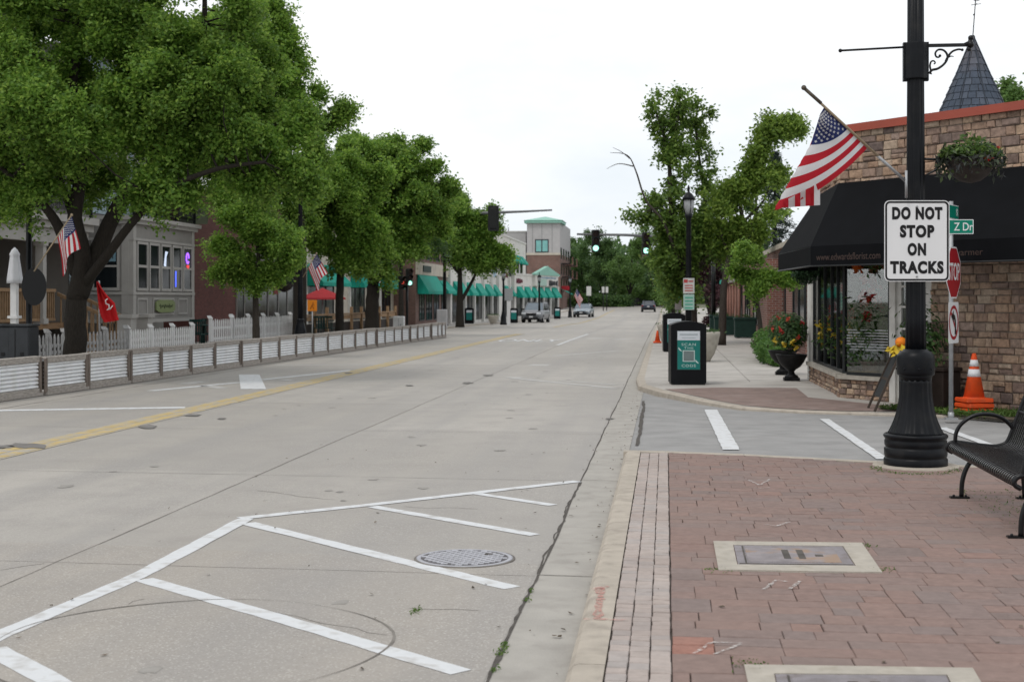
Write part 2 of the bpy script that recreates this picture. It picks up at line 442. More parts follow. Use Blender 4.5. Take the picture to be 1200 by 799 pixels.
# ------------------------------------------------------------------ street surfaces
def road_mat(name='worn concrete', ca=(.338, .312, .278), cb=(.392, .365, .33), agg=(.12, .62), aggs=62):
    m = bpy.data.materials.new(name); m.use_nodes = True
    nt = m.node_tree; N = nt.nodes; L = nt.links; b = N['Principled BSDF']
    tc = N.new('ShaderNodeTexCoord'); ob = tc.outputs['Object']
    def noise(scale, det=5, vec=ob, ro=.55):
        n = N.new('ShaderNodeTexNoise'); n.inputs['Scale'].default_value = scale; n.inputs['Detail'].default_value = det; n.inputs['Roughness'].default_value = ro
        L.new(vec, n.inputs['Vector']); return n.outputs[0]
    def mapr(x, a, b_, c, d):
        r = N.new('ShaderNodeMapRange'); L.new(x, r.inputs[0])
        for i, v in enumerate((a, b_, c, d)): r.inputs[i + 1].default_value = v
        return r.outputs[0]
    def mixc(f, a, c, mode='MIX'):
        k = N.new('ShaderNodeMix'); k.data_type = 'RGBA'; k.blend_type = mode
        if hasattr(f, 'links') or not isinstance(f, (int, float)): L.new(f, k.inputs[0])
        else: k.inputs[0].default_value = f
        for i, v in ((6, a), (7, c)):
            if isinstance(v, tuple): k.inputs[i].default_value = v + (1,)
            else: L.new(v, k.inputs[i])
        return k.outputs[2]
    # slabs: each cast slab has its own tone
    sx = N.new('ShaderNodeSeparateXYZ'); L.new(ob, sx.inputs[0])
    def cell(o, off, size):
        a = N.new('ShaderNodeMath'); a.operation = 'ADD'; a.inputs[1].default_value = off; L.new(o, a.inputs[0])
        d = N.new('ShaderNodeMath'); d.operation = 'DIVIDE'; d.inputs[1].default_value = size; L.new(a.outputs[0], d.inputs[0])
        f = N.new('ShaderNodeMath'); f.operation = 'FLOOR'; L.new(d.outputs[0], f.inputs[0]); return f.outputs[0]
    cx = N.new('ShaderNodeCombineXYZ'); L.new(cell(sx.outputs[0], 3.86, 3.05), cx.inputs[0]); L.new(cell(sx.outputs[1], .2, 4.55), cx.inputs[1])
    wn = N.new('ShaderNodeTexWhiteNoise'); wn.noise_dimensions = '3D'; L.new(cx.outputs[0], wn.inputs['Vector'])
    big = noise(.22, 6); mid = noise(1.6, 8, ro=.65); fine = noise(55, 4, ro=.7)
    col = mixc(mapr(big, .3, .7, 0, 1), ca, cb)
    tone = mapr(wn.outputs[0], 0, 1, .88, 1.08)
    hs = N.new('ShaderNodeHueSaturation'); L.new(tone, hs.inputs['Value']); L.new(col, hs.inputs['Color']); col = hs.outputs[0]
    col = mixc(mapr(mid, .46, .72, 0, .7), col, (.265, .243, .222))
    # darker tyre lanes running along the street
    mp = N.new('ShaderNodeMapping'); mp.inputs['Scale'].default_value = (1.15, .035, 1); L.new(ob, mp.inputs[0])
    streak = noise(1.0, 4, mp.outputs[0])
    col = mixc(mapr(streak, .42, .66, 0, .6), col, (.265, .252, .24))
    # exposed stones close by
    vo = N.new('ShaderNodeTexVoronoi'); vo.inputs['Scale'].default_value = aggs; L.new(ob, vo.inputs['Vector'])
    wn2 = N.new('ShaderNodeTexWhiteNoise'); L.new(vo.outputs['Color'], wn2.inputs['Vector'])
    st = mixc(wn2.outputs[0], (.2, .175, .15), (.56, .53, .49))
    msk = noise(.55, 4)
    g = N.new('ShaderNodeMath'); g.operation = 'MULTIPLY'
    L.new(mapr(vo.outputs['Distance'], .25, .5, 1, 0), g.inputs[0]); L.new(mapr(msk, .35, .62, *agg), g.inputs[1])
    col = mixc(g.outputs[0], col, st)
    col = mixc(mapr(fine, .35, .7, .0, .35), col, (.26, .24, .22))
    L.new(col, b.inputs['Base Color']); b.inputs['Roughness'].default_value = .7; b.inputs['Specular IOR Level'].default_value = .5
    bp = N.new('ShaderNodeBump'); bp.inputs['Strength'].default_value = .25; bp.inputs['Distance'].default_value = .006
    L.new(fine, bp.inputs['Height']); L.new(bp.outputs[0], b.inputs['Normal'])
    return m
M_ROAD = road_mat()
M_ROAD2 = road_mat('coarse worn concrete', (.33, .297, .258), (.38, .345, .303), (.38, .78), 66)
M_GUT = mat('gutter concrete', (.355, .335, .305), .88, var=.09, scale=3.5, bump=.2, bscale=60, dirt=((.24, .22, .20), 5.5, .5))
M_CURB = mat('kerb concrete', (.40, .355, .30), .88, var=.1, scale=7, bump=.25, bscale=50, dirt=((.24, .21, .18), 8, .6))
M_WALK = mat('pavement concrete', (.42, .395, .365), .88, var=.1, scale=1.6, bump=.15, bscale=70, dirt=((.26, .24, .22), 1.2, .7))
M_ASPH = mat('side street asphalt', (.28, .275, .27), .9, var=.14, scale=2.4, bump=.3, bscale=90, dirt=((.33, .32, .31), 1.1, .6))
M_JOINT = mat('joint tar', (.085, .076, .068), .9, var=.3, scale=9)
M_JOINT2 = mat('saw cut', (.19, .175, .158), .9, var=.25, scale=6)
M_GROUND = mat('town ground', (.13, .13, .09), .95, var=.3, scale=.3)
M_SAND = mat('joint sand', (.135, .112, .10), .95, var=.3, scale=8)
M_PAINT = mat('white road paint', (.60, .61, .62), .75, var=.06, scale=8, dirt=((.36, .34, .315), 8, .65), dr=(.50, .68), bump=.1, bscale=60)
M_FAINT = mat('worn road paint', (.45, .44, .425), .85, var=.08, scale=9, dirt=((.36, .34, .32), 2.8, .9))
M_YEL = mat('yellow road paint', (.46, .345, .15), .8, var=.12, scale=5, dirt=((.36, .335, .29), 4.5, .95), dr=(.42, .62))
M_STAIN = mat('oil stain', (.17, .16, .15), .8, var=.25, scale=6)

YS = [-30, 0, 20, 40, 62] + list(range(68, 280, 6)) + [300, 330, 360, 400, 450, 520, 600, 800, 1500]
def strip(mb, x0, x1, y0, y1, dz, fx=None):
    ys = [y0] + [y for y in YS if y0 < y < y1] + [y1]
    for a, c in zip(ys, ys[1:]):
        mb.poly([(x0, a, zt(a) + dz), (x1, a, zt(a) + dz), (x1, c, zt(c) + dz), (x0, c, zt(c) + dz)])

mb = MB(); strip(mb, -900, 900, -60, 1500, -.05); struct('ground', mb, M_GROUND)
# the street is one wide sheet of cast concrete; beyond 150 m it swings off to the left
mb = MB()
strip(mb, -13.4, -.775, -12, 205, 0)
mb.poly([(-13.4, 205, zt(205)), (-.775, 205, zt(205)), (2.5, 216, zt(216)), (-40, 216, zt(216))])
mb.poly([(-40, 216, zt(216)), (2.5, 216, zt(216)), (1, 226, zt(226)), (-90, 226, zt(226))])
struct('road', mb, M_ROAD)
mb = MB(); mb.poly([(-13.2, -11, .0016), (-.790, -11, .0016), (-.790, 8.95, .0016), (-3.86, 9.35, .0016), (-13.2, 9.6, .0016)]); struct('road_slab', mb, M_ROAD2)
mb = MB(); strip(mb, -.775, -.40, -12, 205, 0.0); struct('gutter', mb, M_GUT)
mb = MB(); strip(mb, -.40, 40, -12, 34, -.006); struct('side_street', mb, M_ASPH)
mb = MB(); strip(mb, -22.5, -13.4, -12, 205, .10); struct('pavement', mb, M_WALK)
mb = MB()
strip(mb, -13.4, -13.25, -12, 205, .1015)
for a, c in zip(YS[1:-8], YS[2:-7]):
    if c < 206: mb.poly([(-13.25, a, zt(a) - .02), (-13.25, c, zt(c) - .02), (-13.25, c, zt(c) + .1015), (-13.25, a, zt(a) + .1015)])
struct('kerb', mb, M_CURB)

# near corner: kerb, soldier band of pale bricks, red brick paving
EDGE = [(-.44, 15.1), (0.0, 15.05), (.8, 14.85), (2.08, 14.35), (3.2, 13.95), (4.6, 13.5), (7, 12.8), (12, 11.5)]
mb = MB(); mb.prism([(-.26, -8), (12, -8)] + [(x, y - .16) for x, y in EDGE[::-1]][:-1] + [(-.26, 14.93)], -.2, .062)
struct('paving_bed', mb, M_SAND)
mb = MB()
# upright kerb with a rolled edge, joints every 3 m
y = -6.0
while y < 14.9:
    y1 = min(y + 3.05, 14.98)
    prof = [(-.43, -.1), (-.425, .045), (-.40, .075), (-.375, .083), (-.262, .083), (-.262, -.1)]
    o = mb.addv([(x, y + .004, z) for x, z in prof] + [(x, y1 - .004, z) for x, z in prof])
    for i in range(6):
        j = (i + 1) % 6; mb.face((o + i, o + j, o + 6 + j, o + 6 + i))
    mb.face([o + i for i in range(6)]); mb.face([o + 6 + i for i in range(5, -1, -1)])
    y += 3.05
pts = EDGE
for (xa, ya), (xb, yb) in zip(pts, pts[1:]):
    mb.prism([(xa, ya - .16), (xb - .004, yb - .16), (xb - .004, yb), (xa, ya)], -.1, .079)
struct('kerb', mb, M_CURB)

def brick_mat(name, cols, var=.1, wash=.55, washc=(.242, .185, .163)):
    m = bpy.data.materials.new(name); m.use_nodes = True
    nt = m.node_tree; N = nt.nodes; L = nt.links; b = N['Principled BSDF']; b.inputs['Roughness'].default_value = .9; b.inputs['Specular IOR Level'].default_value = .2
    g = N.new('ShaderNodeNewGeometry'); cr = N.new('ShaderNodeValToRGB'); cr.color_ramp.interpolation = 'LINEAR'
    e = cr.color_ramp.elements
    for i, c in enumerate(cols):
        p = i / (len(cols) - 1)
        x = e[0] if i == 0 else (e[len(e) - 1] if i == len(cols) - 1 else e.new(p))
        x.position = p; x.color = tuple(c) + (1,)
    L.new(g.outputs['Random Per Island'], cr.inputs[0])
    tc = N.new('ShaderNodeTexCoord'); n = N.new('ShaderNodeTexNoise'); n.inputs['Scale'].default_value = 14; n.inputs['Detail'].default_value = 7; n.inputs['Roughness'].default_value = .7
    L.new(tc.outputs['Object'], n.inputs['Vector'])
    n2 = N.new('ShaderNodeTexNoise'); n2.inputs['Scale'].default_value = .9; n2.inputs['Detail'].default_value = 5; L.new(tc.outputs['Object'], n2.inputs['Vector'])
    hs = N.new('ShaderNodeHueSaturation'); mr = N.new('ShaderNodeMapRange'); mr.inputs[1].default_value = .3; mr.inputs[2].default_value = .7; mr.inputs[3].default_value = 1 - var * 1.6; mr.inputs[4].default_value = 1 + var * 1.6
    L.new(n.outputs[0], mr.inputs[0]); L.new(mr.outputs[0], hs.inputs['Value']); L.new(cr.outputs[0], hs.inputs['Color'])
    mx = N.new('ShaderNodeMix'); mx.data_type = 'RGBA'; r2 = N.new('ShaderNodeMapRange'); r2.inputs[1].default_value = .45; r2.inputs[2].default_value = .75; r2.inputs[4].default_value = wash
    L.new(n2.outputs[0], r2.inputs[0]); L.new(r2.outputs[0], mx.inputs[0]); L.new(hs.outputs[0], mx.inputs[6]); mx.inputs[7].default_value = tuple(washc) + (1,)
    L.new(mx.outputs[2], b.inputs['Base Color'])
    bp = N.new('ShaderNodeBump'); bp.inputs['Strength'].default_value = .35; bp.inputs['Distance'].default_value = .008
    L.new(n.outputs[0], bp.inputs['Height']); L.new(bp.outputs[0], b.inputs['Normal'])
    MATS[name] = m; return m
M_PAVER = brick_mat('red clay pavers', [(.205, .148, .13), (.232, .162, .141), (.212, .16, .145), (.24, .164, .141), (.224, .157, .138), (.206, .162, .15), (.246, .162, .137), (.214, .162, .145), (.23, .156, .135), (.192, .148, .135)])
M_BAND = brick_mat('pale band bricks', [(.37, .318, .29), (.40, .342, .312), (.35, .315, .298), (.41, .348, .315)], .08)
M_REDB = brick_mat('new red bricks', [(.27, .14, .11), (.31, .155, .12)], .16)

def paver(mb, x0, x1, y0, y1, z, g=.0022, h=.0):
    g = g * R.choice((.5, .8, 1.0, 1.6)); b = .0035
    jx = R.uniform(-.002, .002); zz = z + R.uniform(-.0022, .0022); tx = R.uniform(-.0015, .0015); ty = R.uniform(-.0015, .0015)
    h_ = g * .5
    A = [(x0 + h_ + jx, y0 + g), (x1 - h_ + jx, y0 + g), (x1 - h_ + jx, y1 - g), (x0 + h_ + jx, y1 - g)]
    B = [(x0 + h_ + b + jx, y0 + g + b), (x1 - h_ - b + jx, y0 + g + b), (x1 - h_ - b + jx, y1 - g - b), (x0 + h_ + b + jx, y1 - g - b)]
    o = mb.addv([(x, y, z - .02) for x, y in A] + [(x, y, zz - .004) for x, y in A] + [(B[i][0], B[i][1], zz + (tx if i in (1, 2) else -tx) + (ty if i > 1 else -ty)) for i in range(4)])
    for k in (0, 4):
        for i in range(4):
            j = (i + 1) % 4; mb.face((o + k + i, o + k + j, o + k + 4 + j, o + k + 4 + i))
    mb.face([o + 8 + i for i in range(4)])

def edge_y(x):
    for (xa, ya), (xb, yb) in zip(EDGE, EDGE[1:]):
        if x <= xb: return ya + (yb - ya) * (x - xa) / (xb - xa) - .165
    return EDGE[-1][1] - .165

mb = MB()
for k in range(3):
    x0 = -.256 + k * .094
    y = 1.0 + k * .03
    while y < 14.75:
        d = R.choice((.098, .1, .104)); paver(mb, x0, x0 + .092, y, min(y + d, 14.84), .083, .003); y += d
struct('band_bricks', mb, M_BAND)
REDS = [gnd(794, 774, .08), gnd(872, 752, .08)]
mb = MB(); rb = MB()
y = 2.0; row = 0
while y < 15:
    d = R.choice((.165, .165, .20, .33))
    x = .03 - R.uniform(0, .15)
    while x < 7.2:
        wd = R.choice((.15, .2, .3, .31, .31, .22))
        x0 = max(x, .03); x1 = x + wd
        if x1 - x0 > .04:
            top = min(edge_y(x0), edge_y(x1))
            y1 = min(y + d, top)
            if y1 - y > .03:
                cxm, cym = (x0 + x1) / 2, (y + y1) / 2
                red = REDS[0].x - .1 < cxm < REDS[1].x + .0 and REDS[0].y - .02 < cym < REDS[1].y + .03
                if d > .3 and R.random() < .55:
                    for q in range(2): paver(rb if red else mb, x0, x1, y + (y1 - y) * q / 2, y + (y1 - y) * (q + 1) / 2, .083)
                else: paver(rb if red else mb, x0, x1, y, y1, .083)
        x = x1
    y += d; row += 1
struct('brick_paving', mb, M_PAVER); struct('red_brick_patch', rb, M_REDB)

# opposite corner: rounded kerb, concrete walk, reddish ramp
FAR = [(-.60, 205), (-.60, 60), (-.58, 28.5), (-.50, 26.3), (-.15, 24.75), (.15, 23.95), (.53, 22.95), (1.13, 21.75), (2.0, 21.25), (2.86, 21.0), (4.06, 20.6), (4.9, 19.95), (7, 18.5), (14, 15.5)]
def zk(p): return zt(p[1])
inner = []
for i, p in enumerate(FAR):
    a = Vector(FAR[max(i - 1, 0)]); c = Vector(FAR[min(i + 1, len(FAR) - 1)])
    t = (c - a).normalized(); nrm = Vector((-t.y, t.x)); inner.append((p[0] + nrm.x * .16, p[1] + nrm.y * .16))
HK = [.1] * 5 + [.09, .07, .045, .035, .035, .04, .05, .05, .05]
mb = MB()
for i in range(len(FAR) - 1):
    ys = [FAR[i][1]] + [y for y in reversed(YS) if FAR[i + 1][1] < y < FAR[i][1]] + [FAR[i + 1][1]]
    for ya, yb in zip(ys, ys[1:]):
        f = lambda y: (y - FAR[i][1]) / (FAR[i + 1][1] - FAR[i][1])
        def q(y, P): t = f(y); return Vector(P[i]).lerp(Vector(P[i + 1]), t)
        def h(y): t = f(y); return HK[i] + (HK[i + 1] - HK[i]) * t + zt(y)
        o1, o2, n1, n2 = q(ya, FAR), q(yb, FAR), q(ya, inner), q(yb, inner)
        mb.poly([(o1.x, o1.y, zt(ya) - .1), (o2.x, o2.y, zt(yb) - .1), (o2.x, o2.y, h(yb) - .02), (o1.x, o1.y, h(ya) - .02)])
        e1 = o1.lerp(n1, .15); e2 = o2.lerp(n2, .15)
        mb.poly([(o1.x, o1.y, h(ya) - .02), (o2.x, o2.y, h(yb) - .02), (e2.x, e2.y, h(yb)), (e1.x, e1.y, h(ya))])
        mb.poly([(e1.x, e1.y, h(ya)), (e2.x, e2.y, h(yb)), (n2.x, n2.y, h(yb)), (n1.x, n1.y, h(ya))])
struct('kerb', mb, M_CURB, fix=False)
mb = MB()
def fan(i0, i1, xr):
    for i in range(i0, i1):
        ys = [inner[i][1]] + [y for y in reversed(YS) if inner[i + 1][1] < y < inner[i][1]] + [inner[i + 1][1]]
        for ya, yb in zip(ys, ys[1:]):
            f = lambda y: (y - inner[i][1]) / (inner[i + 1][1] - inner[i][1])
            a = Vector(inner[i]).lerp(Vector(inner[i + 1]), f(ya)); b = Vector(inner[i]).lerp(Vector(inner[i + 1]), f(yb))
            ha = HK[i] + (HK[i + 1] - HK[i]) * f(ya) + zt(ya) - .001; hb = HK[i] + (HK[i + 1] - HK[i]) * f(yb) + zt(yb) - .001
            mb.poly([(a.x, ya, ha), (b.x, yb, hb), (xr, yb, hb), (xr, ya, ha)])
fan(0, len(inner) - 1, 14)
struct('pavement', mb, M_WALK, fix=False)
# brick ramp at the corner: laid in the walk between kerb and shop
M_RAMP = mat('ramp bricks', (.225, .165, .145), .9, var=.16, scale=5, bump=.3, bscale=50, dirt=((.30, .24, .22), 2, .6))
def hfar(y):
    for i in range(len(inner) - 1):
        if inner[i][1] >= y >= inner[i + 1][1]:
            t = (inner[i][1] - y) / (inner[i][1] - inner[i + 1][1]); return HK[i] + (HK[i + 1] - HK[i]) * t
    return .09
mb = MB()
ry = [25.6, 25.0, 24.5, 24.0, 23.5, 23.0, 22.5, 22.0, 21.7, 21.45, 21.25]
def ramp_l(y):
    best = 9
    for i in range(len(inner) - 1):
        if inner[i][1] >= y >= inner[i + 1][1]:
            t = (inner[i][1] - y) / (inner[i][1] - inner[i + 1][1]); best = inner[i][0] + (inner[i + 1][0] - inner[i][0]) * t
    return best + .03
def ramp_r(y): return 2.3 if y > 23.5 else 2.3 + (23.5 - y) * .8
for a, c in zip(ry, ry[1:]):
    mb.poly([(ramp_l(a) + (1.0 if a > 25.5 else 0), a, hfar(a) + .006), (ramp_l(c), c, hfar(c) + .006), (ramp_r(c), c, hfar(c) + .006), (ramp_r(a), a, hfar(a) + .006)])
struct('brick_ramp', mb, M_RAMP, fix=False)

# joints in road and walks
def wob_line(mb, p, q, wd, dz, amp=.02, step=.35, z=None, taper=False):
    p, q = Vector(p[:2]), Vector(q[:2]); n = max(2, int((q - p).length / step)); d = (q - p).normalized(); nn = Vector((-d.y, d.x)); prev = None; off = 0
    for i in range(n + 1):
        off = off * .75 + R.uniform(-amp, amp); c = p.lerp(q, i / n) + nn * off; ww = wd * R.uniform(.55, 1.25) / 2
        zz = (zt(c.y) if z is None else z) + dz
        a, b = c + nn * ww, c - nn * ww
        cur = ((a.x, a.y, zz), (b.x, b.y, zz))
        if prev: mb.poly([prev[1], cur[1], cur[0], prev[0]])
        prev = cur
mb = MB()
wob_line(mb, (-.775, 2), (-.775, 62), .016, .0026, .006); wob_line(mb, (-.775, 62), (-.775, 190), .03, .004, .004, 2)
wob_line(mb, (-.780, 5), (-.770, 13), .013, .0034, .012, .12)
wob_line(mb, gnd(747, 522), gnd(755, 470), .05, .004, .012)
struct('road_joint', mb, M_JOINT, fix=False)
mb = MB()
wob_line(mb, (-3.86, 2), (-3.86, 40), .011, .0026, .008); wob_line(mb, (-3.86, 40), (-3.86, 120), .02, .004, .01, 2)
wob_line(mb, (-10.1, 14), (-10.1, 60), .02, .004, .01)
y = -.2
while y < 120:
    wob_line(mb, (-13.2, y + .15), (-.785, y - .35), .009, .0024, .01, .5)
    if y < 60: wob_line(mb, (-.775, y - .3), (-.44, y - .32), .012, .004, .004)
    y += 4.55
# sealed traffic-loop cut, a ring in the near lane
c = gnd(226, 752); prev = None
for i in range(61):
    a = 2 * PI * i / 60; rr = .97 + .012 * math.sin(5 * a); wd = .004 + .003 * math.sin(3 * a + 1)
    cur = [(c.x + (rr + s * wd) * math.cos(a), c.y + (rr + s * wd) * math.sin(a), .0052) for s in (1, -1)]
    if prev: mb.poly([prev[1], cur[1], cur[0], prev[0]])
    prev = cur
for p, q in (((475, 593), (560, 596)), ((395, 585), (300, 575)), ((150, 708), (170, 702)), ((310, 716), (450, 745)), ((560, 716), (480, 712)), ((50, 660), (0, 668))):
    wob_line(mb, gnd(*p), gnd(*q), .008, .0028, .03, .1)
struct('road_crack', mb, M_JOINT2, fix=False)
mb = MB()
for y in range(30, 150, 2): wob_line(mb, (-.42, y), (2.9, y), .014, .103, .002, 1.2)
for x in (.35, 1.6): wob_line(mb, (x, 27.5), (x, 150), .014, .103, .002, 3)
struct('pavement_joint', mb, M_JOINT2, fix=False)

# painted markings
def line_px(mb, pts, wd, dz=.0036):
    P = [gnd(*p) for p in pts]
    for i, (a, b) in enumerate(zip(P, P[1:])):
        d = (b - a).normalized(); n = Vector((-d.y, d.x, 0)) * wd / 2
        k = max(1, int((b - a).length / .14)); prev = None
        if i: a = a - d * wd * .3
        for j in range(k + 1):
            c = a.lerp(b, j / k); e1 = R.uniform(-.0055, .0055); e2 = R.uniform(-.0055, .0055)
            p, q = c + n * (1 + e1 / wd * 2), c - n * (1 + e2 / wd * 2)
            cur = ((p.x, p.y, zt(c.y) + dz + i * .0004), (q.x, q.y, zt(c.y) + dz + i * .0004))
            if prev: mb.poly([prev[1], cur[1], cur[0], prev[0]])
            prev = cur
mb = MB()
line_px(mb, [(-60, 776), (0, 744), (160, 676), (288, 608)], .125)
line_px(mb, [(281, 607.5), (430, 592), (677, 564)], .12, .0042)
line_px(mb, [(290, 613), (600, 689)], .125); line_px(mb, [(168, 679), (325, 724), (540, 788)], .125)
line_px(mb, [(436, 593.5), (627, 627)], .11); line_px(mb, [(556, 578), (648, 592)], .105)
line_px(mb, [(-8, 760), (75, 806)], .13)
line_px(mb, [(833, 480), (857, 527)], .19, .004); line_px(mb, [(966, 491), (1035, 538)], .13, .004); line_px(mb, [(1103, 501), (1175, 527)], .13, .004)
line_px(mb, [(-30, 481.5), (217, 477.5)], .3)
line_px(mb, [(653, 404.5), (689, 391)], .14)
mb.poly([(p.x, p.y, .0048) for p in (gnd(282, 456), gnd(312, 456), gnd(304, 439), gnd(280, 439))])
line_px(mb, [(176, 458), (282, 448)], .2); line_px(mb, [(306, 445), (412, 434)], .2)
struct('road_markings', mb, M_PAINT, fix=False)
mb = MB()
line_px(mb, [(322, 428), (460, 427)], .28)
line_px(mb, [(600, 443), (722, 455)], .2); line_px(mb, [(655, 446), (722, 451)], .14); line_px(mb, [(650, 417), (725, 411)], .25)
line_px(mb, [(628, 428.5), (636, 427)], .5); line_px(mb, [(600, 443), (606, 442)], .35, .0042)
line_px(mb, [(590, 390), (760, 390)], .35); line_px(mb, [(560, 379), (700, 374)], .25)
line_px(mb, [(690, 397), (703, 396)], .55); line_px(mb, [(722, 398), (737, 397)], .5)
line_px(mb, [(215, 450), (238, 447)], .3); line_px(mb, [(330, 445), (345, 446)], .3); line_px(mb, [(240, 452), (262, 455)], .25)
struct('worn_markings', mb, M_FAINT, fix=False)
tx = text_mesh('lane_lettering', 'ONLY', 2.6, M_PAINT, None, (-5.5, 57.3, zt(57) + .009), (0, 0, 0), extrude=0, width=2.5, bold=.03)
tx.scale = (1, 1.7, 1); tag(tx, kind='structure')
mb = MB()
for x in (-7.03, -7.23):
    ys = [-6] + [i * 1.0 for i in range(-5, 70)]
    for a, c in zip(ys, ys[1:]):
        e = [R.uniform(-.006, .006) for _ in range(4)]
        mb.poly([(x - .075 + e[0], a, zt(a) + .006), (x + .075 + e[1], a, zt(a) + .006), (x + .075 + e[1], c, zt(c) + .006), (x - .075 + e[0], c, zt(c) + .006)])
M_YW = mat('rubbed yellow paint', (.40, .335, .215), .85, var=.1, scale=5, dirt=((.36, .335, .30), 3, .95), dr=(.42, .6))
mq = MB(); strip(mq, -7.36, -6.90, -6, 70, .0045); struct('centre_line_wear', mq, M_YW, fix=False)
for x in (-7.1, -7.3): strip(mb, x - .06, x + .06, 92, 200, .006)
struct('centre_line', mb, M_YEL, fix=False)
mb = MB()
for px, py, rx, ry in ((35, 523, 26, 4), (172, 500.5, 14, 2.2), (548, 449, 7, 1.2), (572, 440, 6, 1), (715, 491, 6, 1), (5, 524, 14, 2), (260, 491, 6, 1), (480, 452, 5, .8), (408, 437.5, 6, 1), (225, 487, 12, 1.3)):
    P = []
    for i in range(14):
        a = 2 * PI * i / 14; k = R.uniform(.6, 1.1); P.append(gnd(px + rx * k * math.cos(a), py + ry * k * math.sin(a)))
    mb.poly([(p.x, p.y, .009) for p in P])
struct('oil_stain', mb, M_STAIN, fix=False)
M_DRIP = mat('faint oil drip', (.27, .255, .235), .8, var=.2, scale=8)
mb = MB()
for i in range(90):
    x = R.choice((-2.4, -5.4)) + R.gauss(0, .35); y = R.uniform(6, 70); s = R.uniform(.02, .09); P = []
    for j in range(9): a = 2 * PI * j / 9; k = R.uniform(.5, 1.2); P.append((x + s * k * math.cos(a), y + s * 1.5 * k * math.sin(a), zt(y) + .0030))
    mb.poly(P)
struct('oil_drip', mb, M_DRIP, fix=False)
# spray marks of utility crews
def spray_mat(name, rgb):
    m = mat(name, rgb, .9, var=.1, scale=30); nt = m.node_tree; N = nt.nodes; L = nt.links
    tc = N.new('ShaderNodeTexCoord'); n = N.new('ShaderNodeTexNoise'); n.inputs['Scale'].default_value = 34; n.inputs['Detail'].default_value = 6; L.new(tc.outputs['Object'], n.inputs['Vector'])
    r = N.new('ShaderNodeMapRange'); r.inputs[1].default_value = .38; r.inputs[2].default_value = .62; r.inputs[4].default_value = .75; L.new(n.outputs[0], r.inputs[0])
    t = N.new('ShaderNodeBsdfTransparent'); ms = N.new('ShaderNodeMixShader'); L.new(r.outputs[0], ms.inputs[0]); L.new(t.outputs[0], ms.inputs[1]); L.new(N['Principled BSDF'].outputs[0], ms.inputs[2]); L.new(ms.outputs[0], N['Material Output'].inputs[0])
    return m
M_PINK = spray_mat('pink spray paint', (.50, .24, .21)); M_SPRAY = spray_mat('white spray paint', (.55, .52, .50))
def spray(mb, pts, wd, z):
    P = [gnd(x, y, z) for x, y in pts]
    for a, b in zip(P, P[1:]): wob_line(mb, a, b, wd, .0, .004, .04, z=z)
mb = MB(); spray(mb, [(703, 688), (701, 724)], .05, .0875); spray(mb, [(684, 724), (735, 726)], .03, .0875); spray(mb, [(697, 690), (712, 686)], .06, .0875)
struct('pink_marks', mb, M_PINK, fix=False)
mb = MB()
for pts in ([(895, 690), (908, 679), (922, 681)], [(926, 689), (938, 680)], [(812, 765), (835, 752), (870, 753)], [(838, 766), (868, 754)], [(878, 562), (890, 568), (902, 561)], [(884, 572), (902, 571)], [(896, 614), (910, 616), (925, 611)], [(870, 533), (880, 531)]):
    spray(mb, pts, .024, .0885)
struct('white_marks', mb, M_SPRAY, fix=False)
# grit, dead leaves, tufts in the joints
M_DEB = mat('dead leaves', (.09, .07, .05), .9, var=.4, scale=20, island=.5)
mb = MB()
for _ in range(260):
    if R.random() < .6: x = R.choice((-.45, -.48, -.52, -.775)) + R.gauss(0, .05); y = R.uniform(5.5, 30); z = .004
    elif R.random() < .6: x = R.uniform(-4, -.9); y = R.uniform(5.5, 16); z = .004
    else: x = R.uniform(-.3, 4); y = R.uniform(5.5, 14); z = .086
    s = R.uniform(.006, .024); a = R.uniform(0, 6.3)
    P = [(x + s * math.cos(a + t) * (1 if i % 2 else .45), y + s * math.sin(a + t) * (1 if i % 2 else .45), z + R.uniform(.002, .012)) for i, t in enumerate((0, 1.6, 3.1, 4.7))]
    mb.poly(P)
tag(mb.build('litter', M_DEB, fix=False), 'small dead leaves and grit scattered over road and bricks', 'litter', kind='stuff')
M_GRASS = leaf_mat('weed blades', (.05, .10, .02), (.08, .15, .03), (.13, .19, .05), .3)
pts = []
for px, py, n, s in ((588, 765, 45, .03), (592, 757, 30, .02), (618, 704, 25, .02), (623, 693, 20, .016), (487, 717, 40, .025), (580, 785, 25, .02)):
    p = gnd(px, py)
    for _ in range(n): pts.append((p.x + R.gauss(0, s * .5), p.y + R.gauss(0, s * 1.6), R.uniform(.004, .016)))
for _ in range(500):
    x = R.uniform(2.4, 3.3); y = R.uniform(9.6, 12.2); pts.append((x + R.gauss(0, .05), y, .086 + R.random() ** 2 * .012))
for _ in range(420):
    a = R.uniform(0, 6.3); p = gnd(1072, 551, .08); pts.append((p.x + math.cos(a) * R.uniform(.3, .42), p.y + math.sin(a) * R.uniform(.3, .42), .086 + R.random() * .012))
for _ in range(160):
    p = gnd(*R.choice(((845, 669), (1012, 640), (1030, 668), (880, 780))), .08); pts.append((p.x + R.gauss(0, .05), p.y + R.gauss(0, .05), .088))
o = leaf_object('weeds', pts, .02, .008, M_GRASS, None, up=.0, seed=3)
tag(o, 'short weeds sprouting from joints of road and brick paving', 'weeds', kind='stuff')
